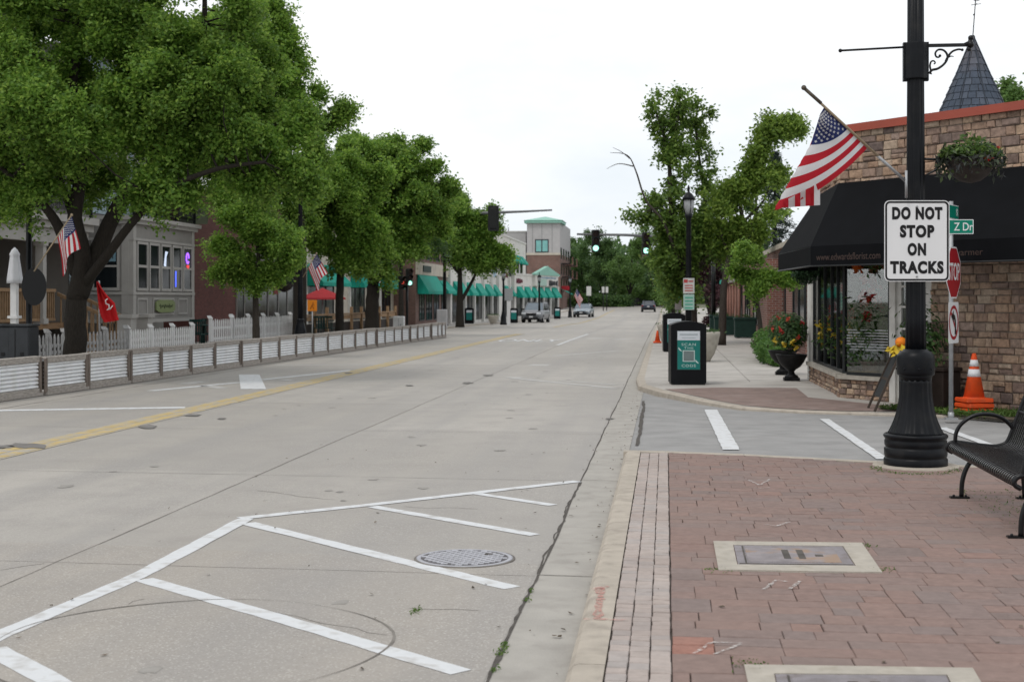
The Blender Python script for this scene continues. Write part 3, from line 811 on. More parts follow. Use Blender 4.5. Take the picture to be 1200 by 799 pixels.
# ================================================================== near corner furniture
M_BLK = mat('black gloss paint', (.006, .007, .009), .38, var=.25, scale=4, bump=.06, bscale=120, spec=.16, dirt=((.022, .021, .02), 7, .5))
M_BLK2 = mat('black powder coat', (.006, .006, .007), .3, var=.2, scale=9, spec=.3)
M_WHITE = mat('white sign face', (.74, .745, .75), .5, var=.03, scale=3)
M_SBLK = mat('black sign ink', (.012, .012, .013), .5, var=.1)
M_ALU = mat('sign aluminium', (.42, .43, .44), .45, metal=.7, var=.08, scale=10)
M_GALV = mat('galvanised steel', (.36, .37, .38), .5, metal=.6, var=.12, scale=14)
M_RED = mat('red sign face', (.36, .018, .025), .45, var=.05, scale=4)
M_GREEN = mat('green sign face', (.0, .19, .125), .45, var=.05, scale=4)

SW = .083
lampb = gnd(1073, 546, SW); lampb.z = SW
lamp = thing('street_lamp', 'tall fluted black lamp post with a wide bell-shaped base at the near paved corner', 'street lamp', lampb)
mb = MB()
mb.lathe([(.40, -.02), (.40, .012), (.385, .016), (.36, .017)], 36); part('footing', mb, M_CURB, lamp)
mb = MB()
prof = [(.292, 0), (.297, .01), (.297, .07), (.288, .085), (.280, .09), (.290, .10), (.293, .12), (.293, .17), (.283, .182), (.276, .187), (.287, .197), (.290, .215), (.290, .245), (.282, .262), (.292, .272), (.300, .285), (.300, .298), (.286, .312)]
mb.lathe(prof, 48)
part('base', mb, M_BLK, lamp)
mb = MB()
pr = []
for i in range(19):
    t = i / 18; pr.append((.150 + (.268 - .150) * (1 - t) ** 2.6, .305 + t * .52))
mb.lathe(pr, 96, flute=.055, nf=16)
mb.lathe([(.148, .82), (.152, .85), (.16, .87)], 48)
part('bell', mb, M_BLK, lamp)
mb = MB()
mb.lathe([(.150, .86), (.172, .872), (.178, .90), (.178, 1.03), (.172, 1.06), (.158, 1.075), (.15, 1.09), (.118, 1.10), (.112, 1.115)], 48)
for i in range(8):
    a = i * PI / 4; mb.ball((.176 * math.cos(a), .176 * math.sin(a), .93), .012, 6, 5)
part('collar', mb, M_BLK, lamp)
mb = MB(); mb.lathe([(.098, 1.10), (.094, 1.4), (.080, 3.6), (.074, 5.3)], 96, flute=.10, nf=12); part('shaft', mb, M_BLK, lamp)
# banner sleeve and arm
zs = lambda py: (HOR - py) / FP * 13.6 + HC - SW
mb = MB(); mb.lathe([(.112, zs(94)), (.114, zs(93)), (.114, zs(53)), (.112, zs(52))], 12, sm=False)
for s in (-1, 1): mb.bx(-.118 * 1, .118, -.03, .03, zs(96), zs(51), mi=0) if s > 0 else None
part('sleeve', mb, M_BLK, lamp)
mb = MB(); za = zs(56); mb.tube([(-.10, 0, za - .0), (-.70, 0, za - .022)], .0105, 8); mb.ball((-.705, 0, za - .022), .019, 8, 6); part('banner_rod', mb, M_BLK2, lamp)
mb = MB(); mb.box((.295, 0, za + .01), (.37, .028, .03)); mb.tube([(.46, 0, za + .01), (.5, 0, za + .03), (.51, 0, za + .06)], .022, 8); mb.ball((.512, 0, za + .075), .027, 8, 6); mb.ball((.508, 0, za + .015), .036, 8, 6); mb.ball((.495, 0, za - .03), .022, 8, 6)
part('arm', mb, M_BLK2, lamp)
mb = MB()
def curl(pts, r0=.011, r1=.006):
    P = [Vector((x, 0, z)) for x, z in pts]; F = []
    for i in range(len(P) - 1):
        p0, p1, p2, p3 = P[max(i - 1, 0)], P[i], P[i + 1], P[min(i + 2, len(P) - 1)]
        for k in range(5):
            t = k / 5; F.append(.5 * ((2 * p1) + (p2 - p0) * t + (2 * p0 - 5 * p1 + 4 * p2 - p3) * t * t + (3 * p1 - p0 - 3 * p2 + p3) * t ** 3))
    F.append(P[-1]); mb.tube(F, (r0, r1), 7)
k = lambda x, y: ((x - 450) / 6 / 122.5, za - (y - 335) / 6 / 122.5)    # traced in enlarged pixels round the pole
curl([k(545, 525), k(560, 500), k(600, 490), (k(640, 462)), k(665, 425), k(664, 390), k(640, 362), k(605, 358), k(585, 380), k(590, 405), k(608, 410), k(618, 396)], .013, .008)
curl([k(555, 505), k(548, 470), k(556, 440), k(575, 436), k(584, 450), k(574, 458)], .010, .006)
curl([k(655, 440), k(672, 405), k(700, 372), k(740, 358), k(768, 362)], .012, .009)
curl([k(668, 415), k(690, 405), k(710, 408)], .009, .003); curl([k(562, 500), k(552, 515), k(562, 530)], .009, .004)
mb.ball((k(768, 362)[0], 0, k(768, 362)[1]), .014, 8, 6); mb.ball((k(616, 400)[0], 0, k(616, 400)[1]), .014, 8, 6)
part('scroll', mb, M_BLK2, lamp)
mb = MB(); mb.lathe([(.09, 5.28), (.13, 5.33), (.13, 5.38), (.1, 5.42)], 20); mb.lathe([(.2, 5.88), (.22, 5.92), (.13, 6.05), (.03, 6.12), (.02, 6.25)], 20); part('lantern_cap', mb, M_BLK, lamp)
mb = MB(); mb.lathe([(.11, 5.42), (.19, 5.6), (.2, 5.88)], 20); part('globe', mb, mat('lamp globe', (.7, .7, .68), .3), lamp)

# DO NOT STOP ON TRACKS, 24 x 30 in
sp = thing('traffic_sign', 'white rectangular sign reading DO NOT STOP ON TRACKS, strapped to the fluted post', 'sign', lampb + Vector((0, -.135, 0)), YAW)
zc = (HOR - 282) / FP * 13.35 + HC - SW
def rrect(w_, h_, r, n=5):
    P = []
    for cx_, cy_, a0 in ((w_ / 2 - r, h_ / 2 - r, 0), (-w_ / 2 + r, h_ / 2 - r, 90), (-w_ / 2 + r, -h_ / 2 + r, 180), (w_ / 2 - r, -h_ / 2 + r, 270)):
        for i in range(n + 1):
            a = rad(a0 + 90 * i / n); P.append((cx_ + r * math.cos(a), cy_ + r * math.sin(a)))
    return P
def plate(mb, outline, y0, y1, zc, xc=0., mi=None):
    mb.extr([(xc + x, y0, zc + z) for x, z in outline], (0, y1 - y0, 0), mi)
def ringp(mb, o1, o2, y, zc, xc=0.):
    n = len(o1); a = mb.addv([(xc + x, y, zc + z) for x, z in o1]); b = mb.addv([(xc + x, y, zc + z) for x, z in o2])
    for i in range(n):
        j = (i + 1) % n; mb.face((a + i, a + j, b + j, b + i))
W_, H_ = .615, .765
XS = -.012
mb = MB(); plate(mb, rrect(W_, H_, .05), -.002, .002, zc, XS); part('panel', mb, M_WHITE, sp)
mb = MB(); ringp(mb, rrect(W_ - .016, H_ - .016, .043), rrect(W_ - .05, H_ - .05, .028), -.0045, zc, XS); part('border', mb, M_SBLK, sp)
for s, dz, wd in (('DO NOT', .255, .475), ('STOP', .085, .325), ('ON', -.085, .175), ('TRACKS', -.255, .505)):
    text_mesh('lettering', s, .148, M_SBLK, sp, (XS, -.0045, zc + dz), (rad(90), 0, 0), extrude=.0005, bold=.0085, width=wd, spacing=1.16)
mb = MB()
for dz in (.325, -.335):
    mb.lathe([(.011, 0), (.011, .004), (.006, .008)], 10, (0, 0, 0))
for i in range(len(mb.v)):
    x, y, z = mb.v[i]; half = i < len(mb.v) // 2
    mb.v[i] = (XS + x, -.003 - z, zc + (.325 if half else -.335) + y)
part('bolt', mb, M_ALU, sp)
mb = MB()
for dz in (.2, -.2): mb.box((0, .02, zc + dz), (.22, .04, .03))
part('strap', mb, M_GALV, sp)

# ------------------------------------------------------------------ flags
M_FR = mat('flag red', (.44, .018, .03), .75, var=.08, scale=9, trans=.3)
M_FW = mat('flag white', (.66, .66, .67), .75, var=.05, scale=9, trans=.3)
M_FB = mat('flag blue', (.02, .03, .115), .75, var=.1, scale=9, trans=.25)
M_POLE = mat('varnished pole', (.32, .255, .17), .5, var=.2, scale=12, stretch=(3, 3, .6))
def flag_cloth(surf, parent, stars=True, nu=34):
    """surf(u, v) -> point; u along the fly, v from top (0) to bottom (1)"""
    mb = MB(); nv = 26
    o = mb.addv([surf(i / nu, j / nv) for j in range(nv + 1) for i in range(nu + 1)])
    for j in range(nv):
        st = j // 2
        for i in range(nu):
            mi = 2 if (j < 14 and i < nu * .4) else (0 if st % 2 == 0 else 1)
            q = o + j * (nu + 1) + i
            mb.face((q, q + 1, q + nu + 2, q + nu + 1), mi, True)
    cloth = mb.build('cloth', [M_FR, M_FW, M_FB], parent, fix=False)
    if stars:
        sb = MB()
        for r_ in range(9):
            n = 6 if r_ % 2 == 0 else 5
            for c_ in range(n):
                u = (.4 / 12) * (1 + 2 * c_ + (r_ % 2)); v = (7 / 13) * (r_ + 1) / 10
                p = Vector(surf(u, v)); du = Vector(surf(u + .01, v)) - p; dv = Vector(surf(u, v + .01)) - p
                n_ = du.cross(dv).normalized(); e1 = du.normalized(); e2 = n_.cross(e1)
                S = (Vector(surf(0, .5)) - Vector(surf(0, .56))).length / .06 * .028
                for sg in (1, -1):
                    P = []
                    for k_ in range(10):
                        a = PI / 2 + k_ * PI / 5; rr = S if k_ % 2 == 0 else S * .4
                        P.append(p + n_ * .002 * sg + e1 * rr * math.cos(a) + e2 * rr * math.sin(a))
                    sb.poly(P, 0)
        s_ = sb.build('stars', [M_FW], cloth, fix=False)
    return cloth
# big flag on the lamp post
D0 = 13.42
fl = thing('flag', 'large American flag hanging from a tilted wooden pole on the fluted lamp post', 'flag', lampb)
def L2(px, py, d): return at(px, py, d) - lampb
mb = MB()
pa, pb = L2(1030, 184, D0 - .12), L2(942, 103, D0 - .52)
mb.tube([pa, pb], .0125, 10); part('pole', mb, M_POLE, fl)
mb = MB(); mb.tube([L2(1062, 213, D0 - .0), L2(1028, 182.5, D0 - .125)], .015, 10); mb.tube([L2(1062, 200, D0 - .03), L2(1062, 232, D0 - .03)], .013, 6); part('bracket', mb, M_GALV, fl)
mb = MB(); mb.ball(pb, .024, 10, 8); mb.tube([L2(962, 121, D0 - .43), L2(943.5, 104.5, D0 - .513)], .0165, 10); part('finial', mb, mat('dark pole tip', (.10, .085, .065), .5, var=.3, scale=20), fl)
def depth_on(px): return D0 - .12 - (1030 - px) / 88 * .40
def mix(a, b, t): return a + (b - a) * t
def surf_big(u, v):
    """rows leave the pole, reach the silhouette at us, and what is left of the fly turns behind"""
    hx, hy = mix(966, 1016, v), mix(125.5, 174, v)
    if v < .54: t = v / .54; sx, sy, us = mix(961, 949, t), mix(134, 170, t), .42
    else: t = (v - .54) / .46; sx, sy, us = mix(949, 904, t), mix(170, 248, t), mix(.42, 1.0, t)
    if u <= us:
        k_ = u / us; sag = 9 * v * 4 * k_ * (1 - k_)
        x, y = mix(hx, sx, k_) + sag * .35, mix(hy, sy, k_) + sag
        d = -.10 * 4 * k_ * (1 - k_) * (.4 + .6 * v) + .03 * math.sin(9 * v + 5 * k_) * k_
    else:
        k_ = (u - us) / max(1e-6, 1 - us); ex, ey = mix(952, 930, v), mix(212, 232, v)
        x, y = mix(sx, ex, k_) , mix(sy, ey, k_); d = .03 * math.sin(9 * v + 5) + .02 + .26 * min(1, k_ * 2.2)
    return L2(x, y, depth_on(hx) + .02 + d)
flag_cloth(surf_big, fl)
# the folded lower edge hangs behind, stripes downwards
mb = MB()
cols_ = [0, 1, 0, 1, 0, 0, 1]
xs = [918, 924, 931.5, 938, 944, 950, 954, 961]
for i in range(7):
    def top(x): return 236 - (x - 918) * .52
    def bot(x): return 243.5 - (x - 918) * .07
    dd = D0 - .30 + .03 * (i % 2)
    mb.poly([L2(xs[i], top(xs[i]), dd), L2(xs[i + 1], top(xs[i + 1]), dd + .03 * (1 - 2 * (i % 2))), L2(xs[i + 1], bot(xs[i + 1]), dd + .05), L2(xs[i], bot(xs[i]), dd + .05)], cols_[i])
part('fold', mb, [M_FR, M_FW], fl)

# ------------------------------------------------------------------ hanging basket held on the post
M_BASK = mat('dark basket liner', (.045, .038, .034), .75, var=.3, scale=14, bump=.4, bscale=40)
M_FERN = leaf_mat('basket leaves', (.025, .05, .02), (.07, .13, .03), (.16, .24, .06), .3)
M_DARKL = leaf_mat('dark basket leaves', (.03, .03, .035), (.05, .06, .045), (.06, .09, .03), .2)
M_FLR = leaf_mat('red petals', (.35, .02, .02), (.45, .04, .03), (.5, .10, .03), .25)
M_FLY = leaf_mat('yellow petals', (.55, .38, .02), (.6, .45, .03), (.6, .5, .12), .25)
bc = at(1137, 187, 13.6)
bk = thing('hanging_basket', 'round dark planter basket with trailing green leaves beside the lamp post, above the black awning', 'planter', bc)
mb = MB(); mb.lathe([(.02, -.225), (.1, -.205), (.17, -.15), (.222, -.06), (.24, 0), (.246, .004), (.235, .008), (.2, -.03)], 28); part('bowl', mb, M_BASK, bk)
mb = MB(); mb.tube([(.243 * math.cos(i * PI / 12), .243 * math.sin(i * PI / 12), 0) for i in range(24)], .009, 6, closed=True); lx = (lampb - bc)
mb.tube([(-.24, 0, 0), (lx.x + .08, lx.y, 0)], .013, 6); mb.tube([(-.24, 0, -.01), (-.32, 0, -.1), (lx.x + .08, lx.y, -.16)], .009, 6); part('ring', mb, M_BLK2, bk)
g = np.random.default_rng(5)
a = g.uniform(0, 6.28, 900); r_ = np.sqrt(g.uniform(0, 1, 900)) * .25
P = np.stack([r_ * np.cos(a) * 1.15, r_ * np.sin(a), .03 + g.uniform(0, 1, 900) ** 1.6 * .22 * (1.15 - r_ / .26)], 1)
o = leaf_object('leaves', P, .075, .035, M_FERN, bk, seed=1)
a = g.uniform(0, 6.28, 520); r_ = g.uniform(.2, .33, 520)
P = np.stack([r_ * np.cos(a), r_ * np.sin(a), g.normal(-.01, .06, 520) - (r_ - .22) * .5], 1); leaf_object('trailing_leaves', P, .075, .03, M_DARKL, bk, seed=2, up=0, droop=1)
P = np.array([(.11 + g.normal(0, .02), -.25, -.02 + g.normal(0, .012)) for _ in range(16)] + [(.24 + g.normal(0, .02), -.05, .11 + g.normal(0, .02)) for _ in range(6)]); leaf_object('blossom', P, .04, .03, M_FLR, bk, seed=3)

# ------------------------------------------------------------------ bench
bx0 = gnd(1123, 583, SW)
bn = thing('bench', 'black slatted metal bench with looped armrests on the red brick paving', 'bench', (2.285, 9.63, SW))
LB = 2.26
def prof_pts(lst, n=4):
    P = [Vector((x, 0, z)) for x, z in lst]; F = []
    for i in range(len(P) - 1):
        p0, p1, p2, p3 = P[max(i - 1, 0)], P[i], P[i + 1], P[min(i + 2, len(P) - 1)]
        for k_ in range(n):
            t = k_ / n; F.append(.5 * ((2 * p1) + (p2 - p0) * t + (2 * p0 - 5 * p1 + 4 * p2 - p3) * t * t + (3 * p1 - p0 - 3 * p2 + p3) * t ** 3))
    F.append(P[-1]); return F
seat_p = prof_pts([(.035, .345), (.0, .365), (-.008, .395), (.02, .425), (.08, .43), (.22, .412), (.36, .40), (.43, .415)])
back_p = prof_pts([(.43, .415), (.47, .45), (.52, .58), (.58, .74), (.62, .84), (.65, .872), (.69, .872), (.70, .85)])
def slats(mb, prof, n, L_, w_=.026, th=.007):
    for s_ in range(n):
        y = .03 + (L_ - .06) * s_ / (n - 1); prev = None
        for i, p in enumerate(prof):
            t = (prof[min(i + 1, len(prof) - 1)] - prof[max(i - 1, 0)]).normalized(); nn = Vector((-t.z, 0, t.x))
            q = [p + nn * th / 2 + Vector((0, y - w_ / 2, 0)), p + nn * th / 2 + Vector((0, y + w_ / 2, 0)), p - nn * th / 2 + Vector((0, y + w_ / 2, 0)), p - nn * th / 2 + Vector((0, y - w_ / 2, 0))]
            cur = mb.addv(q)
            if prev is not None:
                for j in range(4): mb.face((prev + j, prev + (j + 1) % 4, cur + (j + 1) % 4, cur + j))
            else: mb.face([cur + j for j in range(4)])
            prev = cur
        mb.face([prev + j for j in (3, 2, 1, 0)])
NS = 40
mb = MB(); slats(mb, seat_p, NS, LB); part('seat', mb, M_BLK2, bn)
mb = MB(); slats(mb, back_p, NS, LB); part('backrest', mb, M_BLK2, bn)
mb = MB()
for y in (0.012, LB - .012):
    F = [p + Vector((0, y, 0)) for p in seat_p + back_p[1:]]; mb.tube(F, .017, 7)
for x, z in ((.03, .352), (.22, .40), (.42, .40), (.56, .68), (.70, .845)): mb.tube([(x, 0.01, z), (x, LB - .01, z)], .014, 7)
part('frame', mb, M_BLK2, bn)
for y in (.16, LB - .18):
    mb = MB(); mb.tube(prof_pts([(.34, .395), (.22, .37), (.12, .28), (.075, .15), (.06, .012)]) if False else [p + Vector((0, y, 0)) for p in prof_pts([(.36, .39), (.23, .365), (.13, .275), (.08, .15), (.07, .012)])], .019, 9)
    mb.box((.055, y, .007), (.15, .06, .012)); mb.ball((.01, y, .018), .011, 8, 6); mb.ball((.105, y, .018), .011, 8, 6)
    part('leg', mb, M_BLK2, bn)
    mb = MB(); mb.tube([p + Vector((0, y, 0)) for p in prof_pts([(.40, .40), (.49, .33), (.545, .2), (.56, .012)])], .019, 9)
    mb.box((.57, y, .007), (.15, .06, .012)); mb.ball((.525, y, .018), .011, 8, 6); mb.ball((.62, y, .018), .011, 8, 6)
    part('leg', mb, M_BLK2, bn)
for y in (.015, LB - .015):
    mb = MB(); mb.tube([p + Vector((0, y, 0)) for p in prof_pts([(.055, .43), (.06, .50), (.10, .575), (.19, .64), (.30, .66), (.41, .635), (.49, .57), (.515, .52)])], .0165, 9); part('armrest', mb, M_BLK2, bn)

# ------------------------------------------------------------------ hand-hole covers in the brick paving
M_VC = mat('vault concrete', (.40, .365, .315), .88, var=.12, scale=8, bump=.25, bscale=70, dirt=((.28, .25, .2), 9, .6))
M_VL = mat('cast vault lid', (.235, .215, .225), .75, var=.15, scale=12, bump=.35, bscale=90, dirt=((.15, .12, .10), 10, .6))
M_RUST = mat('rusty lid', (.25, .225, .23), .8, var=.2, scale=9, bump=.3, bscale=80, dirt=((.32, .215, .14), 6, .75), dr=(.52, .64))
def quad_px(P, z): return [gnd(x, y, z) for x, y in P]
def vault(label, O, I, rusty):
    Oq, Iq = quad_px(O, .092), quad_px(I, .092)
    c = sum(Oq, Vector()) / 4; c.z = .05
    t = thing('vault_cover', label, 'utility cover', c)
    f = lambda p, z: (p.x - c.x, p.y - c.y, z)
    mb = MB(); a = mb.addv([f(p, .0) for p in Oq]); b = mb.addv([f(p, .043) for p in Oq]); i_ = mb.addv([f(p, .043) for p in Iq]); d = mb.addv([f(p, .033) for p in Iq])
    for k_ in range(4):
        j = (k_ + 1) % 4
        mb.face((a + k_, a + j, b + j, b + k_)); mb.face((b + k_, b + j, i_ + j, i_ + k_)); mb.face((i_ + k_, i_ + j, d + j, d + k_))
    part('collar', mb, M_VC, t)
    ic = sum(Iq, Vector()) / 4
    sh = lambda p, s_: ic + (p - ic) * s_
    mb = MB(); mb.prism([f(sh(p, .985), 0)[:2] for p in Iq], .02, .040); part('rim', mb, M_VL, t)
    e0, e1 = Iq[1] - Iq[0], Iq[3] - Iq[0]
    def uv(u, v): return Iq[0] + e0 * u + e1 * v
    mb = MB(); mb.prism([f(uv(u, v), 0)[:2] for u, v in ((.1, .14), (.9, .14), (.9, .86), (.1, .86))], .03, .0425); lid = part('lid', mb, M_RUST if rusty else M_VL, t)
    mb = MB()
    for u0, u1, v0, v1 in ((.42, .48, .3, .75), (.55, .61, .3, .75), (.7, .77, .42, .52), (.02, .985, .04, .055), (.075, .088, .06, .94)):
        mb.prism([f(uv(u, v), 0)[:2] for u, v in ((u0, v0), (u1, v0), (u1, v1), (u0, v1))], .036, .0436)
    part('slot', mb, M_JOINT, lid)
    mb = MB()
    for k_ in range(26):
        v = .18 + .64 * (k_ % 13) / 12; u0 = .13 + (k_ // 13) * .5
        mb.prism([f(uv(u, vv), 0)[:2] for u, vv in ((u0, v), (u0 + .25, v), (u0 + .25, v + .012), (u0, v + .012))], .036, .0432)
    if not rusty: part('tread', mb, M_VL, lid)
vault('rusty rectangular hand-hole cover in a pale concrete collar, nearer the lamp post', [(842, 667), (1034, 670), (1010, 635.5), (836, 633.6)], [(864, 661), (1003, 662.5), (988, 639.5), (859, 638)], True)
vault('grey ribbed hand-hole cover in a pale concrete collar at the bottom edge of the picture', [(884, 832), (1172, 836), (1140, 782), (872, 778)], [(914, 824), (1128, 827), (1110, 790), (907, 788.5)], False)

# manhole in the road
mc = gnd(544.5, 654.5)
mh = thing('manhole_cover', 'round grey iron manhole cover with a raised chequer in the striped road area', 'manhole cover', mc)
rm = 57 / FP * (HC * FP / (654.5 - HOR))
mb = MB(); mb.lathe([(rm * 1.04, .001), (rm * 1.04, .006), (rm * .9, .008), (rm * .9, .004)], 40); part('ring', mb, M_JOINT2, mh)
M_IRON = mat('worn iron', (.40, .40, .43), .6, metal=.15, var=.12, scale=10, bump=.1)
M_IRON2 = mat('iron recess', (.13, .125, .13), .8, var=.2, scale=10)
mb = MB(); mb.lathe([(rm * .99, .004), (rm * .99, .0095), (rm * .90, .0095), (rm * .90, .006)], 40, mi=1); mb.lathe([(rm * .9, .004), (rm * .9, .0082), (0.001, .0082)], 40, mi=0)
n = 9
for i in range(-n, n + 1):
    for j in range(-n, n + 1):
        if (i + j) % 2: continue
        x, y = i * rm * .92 / n, j * rm * .92 / n
        if math.hypot(x, y) > rm * .84 or (i, j) == (4, 4): continue
        mb.box((x, y, .0098), (rm * .135, rm * .115, .0045), mi=1)
part('lid', mb, [M_IRON2, M_IRON], mh)
mb = MB(); mb.box((rm * .45, rm * .4, .011), (.05, .045, .004)); part('pick_hole', mb, M_JOINT, mh)

# ================================================================== flower shop on the opposite corner
def stone_mat():
    return brick_mat('ledge stone', [(.16, .115, .095), (.32, .215, .15), (.38, .27, .19), (.245, .172, .138), (.43, .315, .225), (.13, .10, .092), (.335, .22, .152), (.41, .335, .26), (.285, .19, .137), (.185, .135, .117), (.36, .26, .193), (.30, .225, .195)], .28, .25, (.24, .175, .14))
M_STONE = stone_mat()
M_MORT = mat('stone mortar', (.17, .145, .12), .95, var=.2, scale=20, bump=.3)
M_COPE = mat('red metal coping', (.30, .055, .03), .45, var=.08, scale=3, spec=.5)
M_AWN = mat('black awning canvas', (.0062, .0066, .0078), .85, var=.2, scale=3, bump=.1, bscale=200, spec=.06)
M_SILL = mat('cast sill', (.40, .37, .32), .85, var=.1, scale=7, bump=.15, dirt=((.22, .2, .17), 6, .6))
M_FRAME = mat('dark window frame', (.02, .022, .023), .45, var=.15)
M_WTRIM = mat('white trim', (.62, .61, .58), .6, var=.06, scale=4, dirt=((.35, .33, .3), 5, .4))
M_GLASS = glass_mat('shop glass', (.93, .95, .94), .4)
GZ = .06
C0 = Vector((2.84, 23.6)); dB = Vector((.63, -.775)).normalized(); nB = Vector((dB.y, -dB.x))
CA = Vector((2.80, 28.3))
shop = thing('flower_shop', 'corner flower shop of brown ledge stone with a black wraparound awning and red coping', 'shop', (0, 0, 0))
def wallB(s, off, z): p = C0 + dB * s + nB * off; return Vector((p.x, p.y, z))
def wallA(s, off, z): p = CA + (C0 - CA) / (C0 - CA).length * s; return Vector((p.x - off, p.y, z))
LA = (C0 - CA).length
def stones(mb, fw, s0, s1, z0, z1, hmin=.09, hmax=.2, wmin=.14, wmax=.42, holes=()):
    z = z0
    while z < z1 - .02:
        h = min(R.uniform(hmin, hmax), z1 - z)
        if z1 - z - h < .05: h = z1 - z
        s = s0 - R.uniform(0, .1)
        while s < s1:
            wd = R.uniform(wmin, wmax); a, b = max(s, s0), min(s + wd, s1); s += wd
            if b - a < .03: continue
            subs = [(z, z + h)] if (h < .15 or R.random() < .6) else [(z, z + h * .5), (z + h * .5, z + h)]
            for q0, q1 in subs:
                if any(a < ho[1] and b > ho[0] and q0 < ho[3] and q1 > ho[2] for ho in holes): continue
                g_ = .007; e = R.uniform(.012, .022); pr = R.uniform(.015, .05)
                j = lambda: R.uniform(-.008, .008)
                A = [(a + g_, q0 + g_), (b - g_, q0 + g_), (b - g_, q1 - g_), (a + g_, q1 - g_)]
                B = [(a + g_ + e, q0 + g_ + e), (b - g_ - e, q0 + g_ + e), (b - g_ - e, q1 - g_ - e), (a + g_ + e, q1 - g_ - e)]
                o = mb.addv([fw(s_, .0, zz) for s_, zz in A] + [fw(s_ + j(), pr * .65, zz + j() * .5) for s_, zz in A] + [fw(s_ + j(), pr + j(), zz) for s_, zz in B])
                for k_ in (0, 4):
                    for i in range(4):
                        jj = (i + 1) % 4; mb.face((o + k_ + i, o + k_ + jj, o + k_ + 4 + jj, o + k_ + 4 + i), None, False)
                mb.face([o + 8 + i for i in range(4)])
        z += h
LBW = 4.7
DOOR = (1.02, 1.86)
ZT = 4.38
mb = MB()
for fw_, a_, b_, c_, d_, kw in ((wallB, 1.86, LBW, GZ, 2.7, (.08, .165, .10, .32)), (wallB, -.02, LBW, 3.5, ZT, (.09, .17, .11, .32)), (wallB, -.02, 1.02, GZ, .38, (.06, .1, .09, .2)), (wallA, 0, LA + .02, 3.5, ZT, (.11, .2, .14, .42)), (wallA, .2, LA + .02, GZ, .40, (.06, .1, .09, .2))):
    mb = MB(); stones(mb, fw_, a_, b_, c_, d_, *kw); part('stone_facing', mb, M_STONE, shop)
# structural wall behind the stones, with openings left free
mb = MB()
def slab(fw, s0, s1, z0, z1, off=-.0, th=.22):
    P = [fw(s0, off, z0), fw(s1, off, z0), fw(s1, off, z1), fw(s0, off, z1)]; n_ = fw(0, -th, 0) - fw(0, 0, 0)
    mb.extr(P, n_)
slab(wallB, 1.86, LBW, -.1, ZT); slab(wallB, 0, 1.86, 2.62, ZT); slab(wallB, .0, 1.02, -.1, .385)
slab(wallA, 0, LA - .0, 2.62, ZT); slab(wallA, .2, LA, -.1, .405); slab(wallA, -.0, .2, -.1, 2.62, -.02, .2)
part('wall', mb, M_MORT, shop)
# back of the building
e = wallB(LBW, 0, 0)
mb = MB(); FPL = [(CA.x + .24, CA.y), (C0.x + .24, C0.y + .1), (e.x + .1, e.y + .2), (13, e.y + .2), (13, CA.y)]
mb.prism([FPL[0], FPL[4], FPL[3], (e.x + .16, e.y + .2), (C0.x + .28, C0.y + .18)][::-1], 4.2, 4.3)
mb.bx(CA.x + .22, 13, CA.y - .02, CA.y + .2, -.1, ZT)
mb.bx(e.x + .0, 13, e.y - .02, e.y + .2, -.1, ZT)
mb.bx(12.9, 13.1, e.y, CA.y, -.1, ZT)
part('rear_block', mb, M_MORT, shop)
mb = MB()
for fw, s0, s1 in ((wallB, -.04, LBW + .05), (wallA, -.05, LA + .04)):
    mb.extr([fw(s0, .075, ZT), fw(s1, .075, ZT), fw(s1, .075, ZT + .11), fw(s0, .075, ZT + .11)], fw(0, -.28, 0) - fw(0, 0, 0))
    mb.extr([fw(s0, .095, ZT - .02), fw(s1, .095, ZT - .02), fw(s1, .095, ZT + .012), fw(s0, .095, ZT + .012)], fw(0, -.03, 0) - fw(0, 0, 0))
mb.bx(e.x, 13.2, e.y - .12, e.y + .24, ZT, ZT + .11)
part('coping', mb, M_COPE, shop)
mb = MB()
mb.extr([wallB(-.05, .09, .385), wallB(1.02, .09, .385), wallB(1.02, .09, .45), wallB(-.05, .09, .45)], wallB(0, -.25, 0) - wallB(0, 0, 0))
mb.extr([wallA(.2, .09, .405), wallA(LA + .05, .09, .405), wallA(LA + .05, .09, .47), wallA(.2, .09, .47)], wallA(0, -.25, 0) - wallA(0, 0, 0))
part('sill', mb, M_SILL, shop)
mb = MB(); mb.extr([wallA(-.12, .03, 0), wallA(.2, .03, 0), wallA(.2, .03, 2.7), wallA(-.12, .03, 2.7)], wallA(0, -.25, 0) - wallA(0, 0, 0))
mb.extr([wallA(.2, .012, 0), wallA(.30, .012, 0), wallA(.30, .012, 2.7), wallA(.2, .012, 2.7)], wallA(0, -.2, 0) - wallA(0, 0, 0)); part('pilaster', mb, M_WTRIM, shop)
def frame_win(fw, s0, s1, z0, z1, muls, name='shop_window'):
    mb = MB()
    def bar(a, b, c, d): mb.extr([fw(a, -.03, c), fw(b, -.03, c), fw(b, -.03, d), fw(a, -.03, d)], fw(0, -.06, 0) - fw(0, 0, 0))
    w_ = .05
    bar(s0, s1, z0, z0 + w_); bar(s0, s1, z1 - w_, z1)
    for s_ in [s0 + w_ / 2, s1 - w_ / 2] + muls: bar(s_ - w_ / 2, s_ + w_ / 2, z0 + w_, z1 - w_)
    fr = part(name, mb, M_FRAME, shop)
    mb = MB(); mb.extr([fw(s0 + .01, -.055, z0 + .01), fw(s1 - .01, -.055, z0 + .01), fw(s1 - .01, -.055, z1 - .01), fw(s0 + .01, -.055, z1 - .01)], fw(0, -.006, 0) - fw(0, 0, 0))
    part('pane', mb, M_GLASS, fr); return fr
frame_win(wallA, .3, LA - .01, .47, 2.62, [1.15, 2.1, 3.1, 3.9])
wb = frame_win(wallB, .0, 1.02, .45, 2.62, [])
mb = MB()
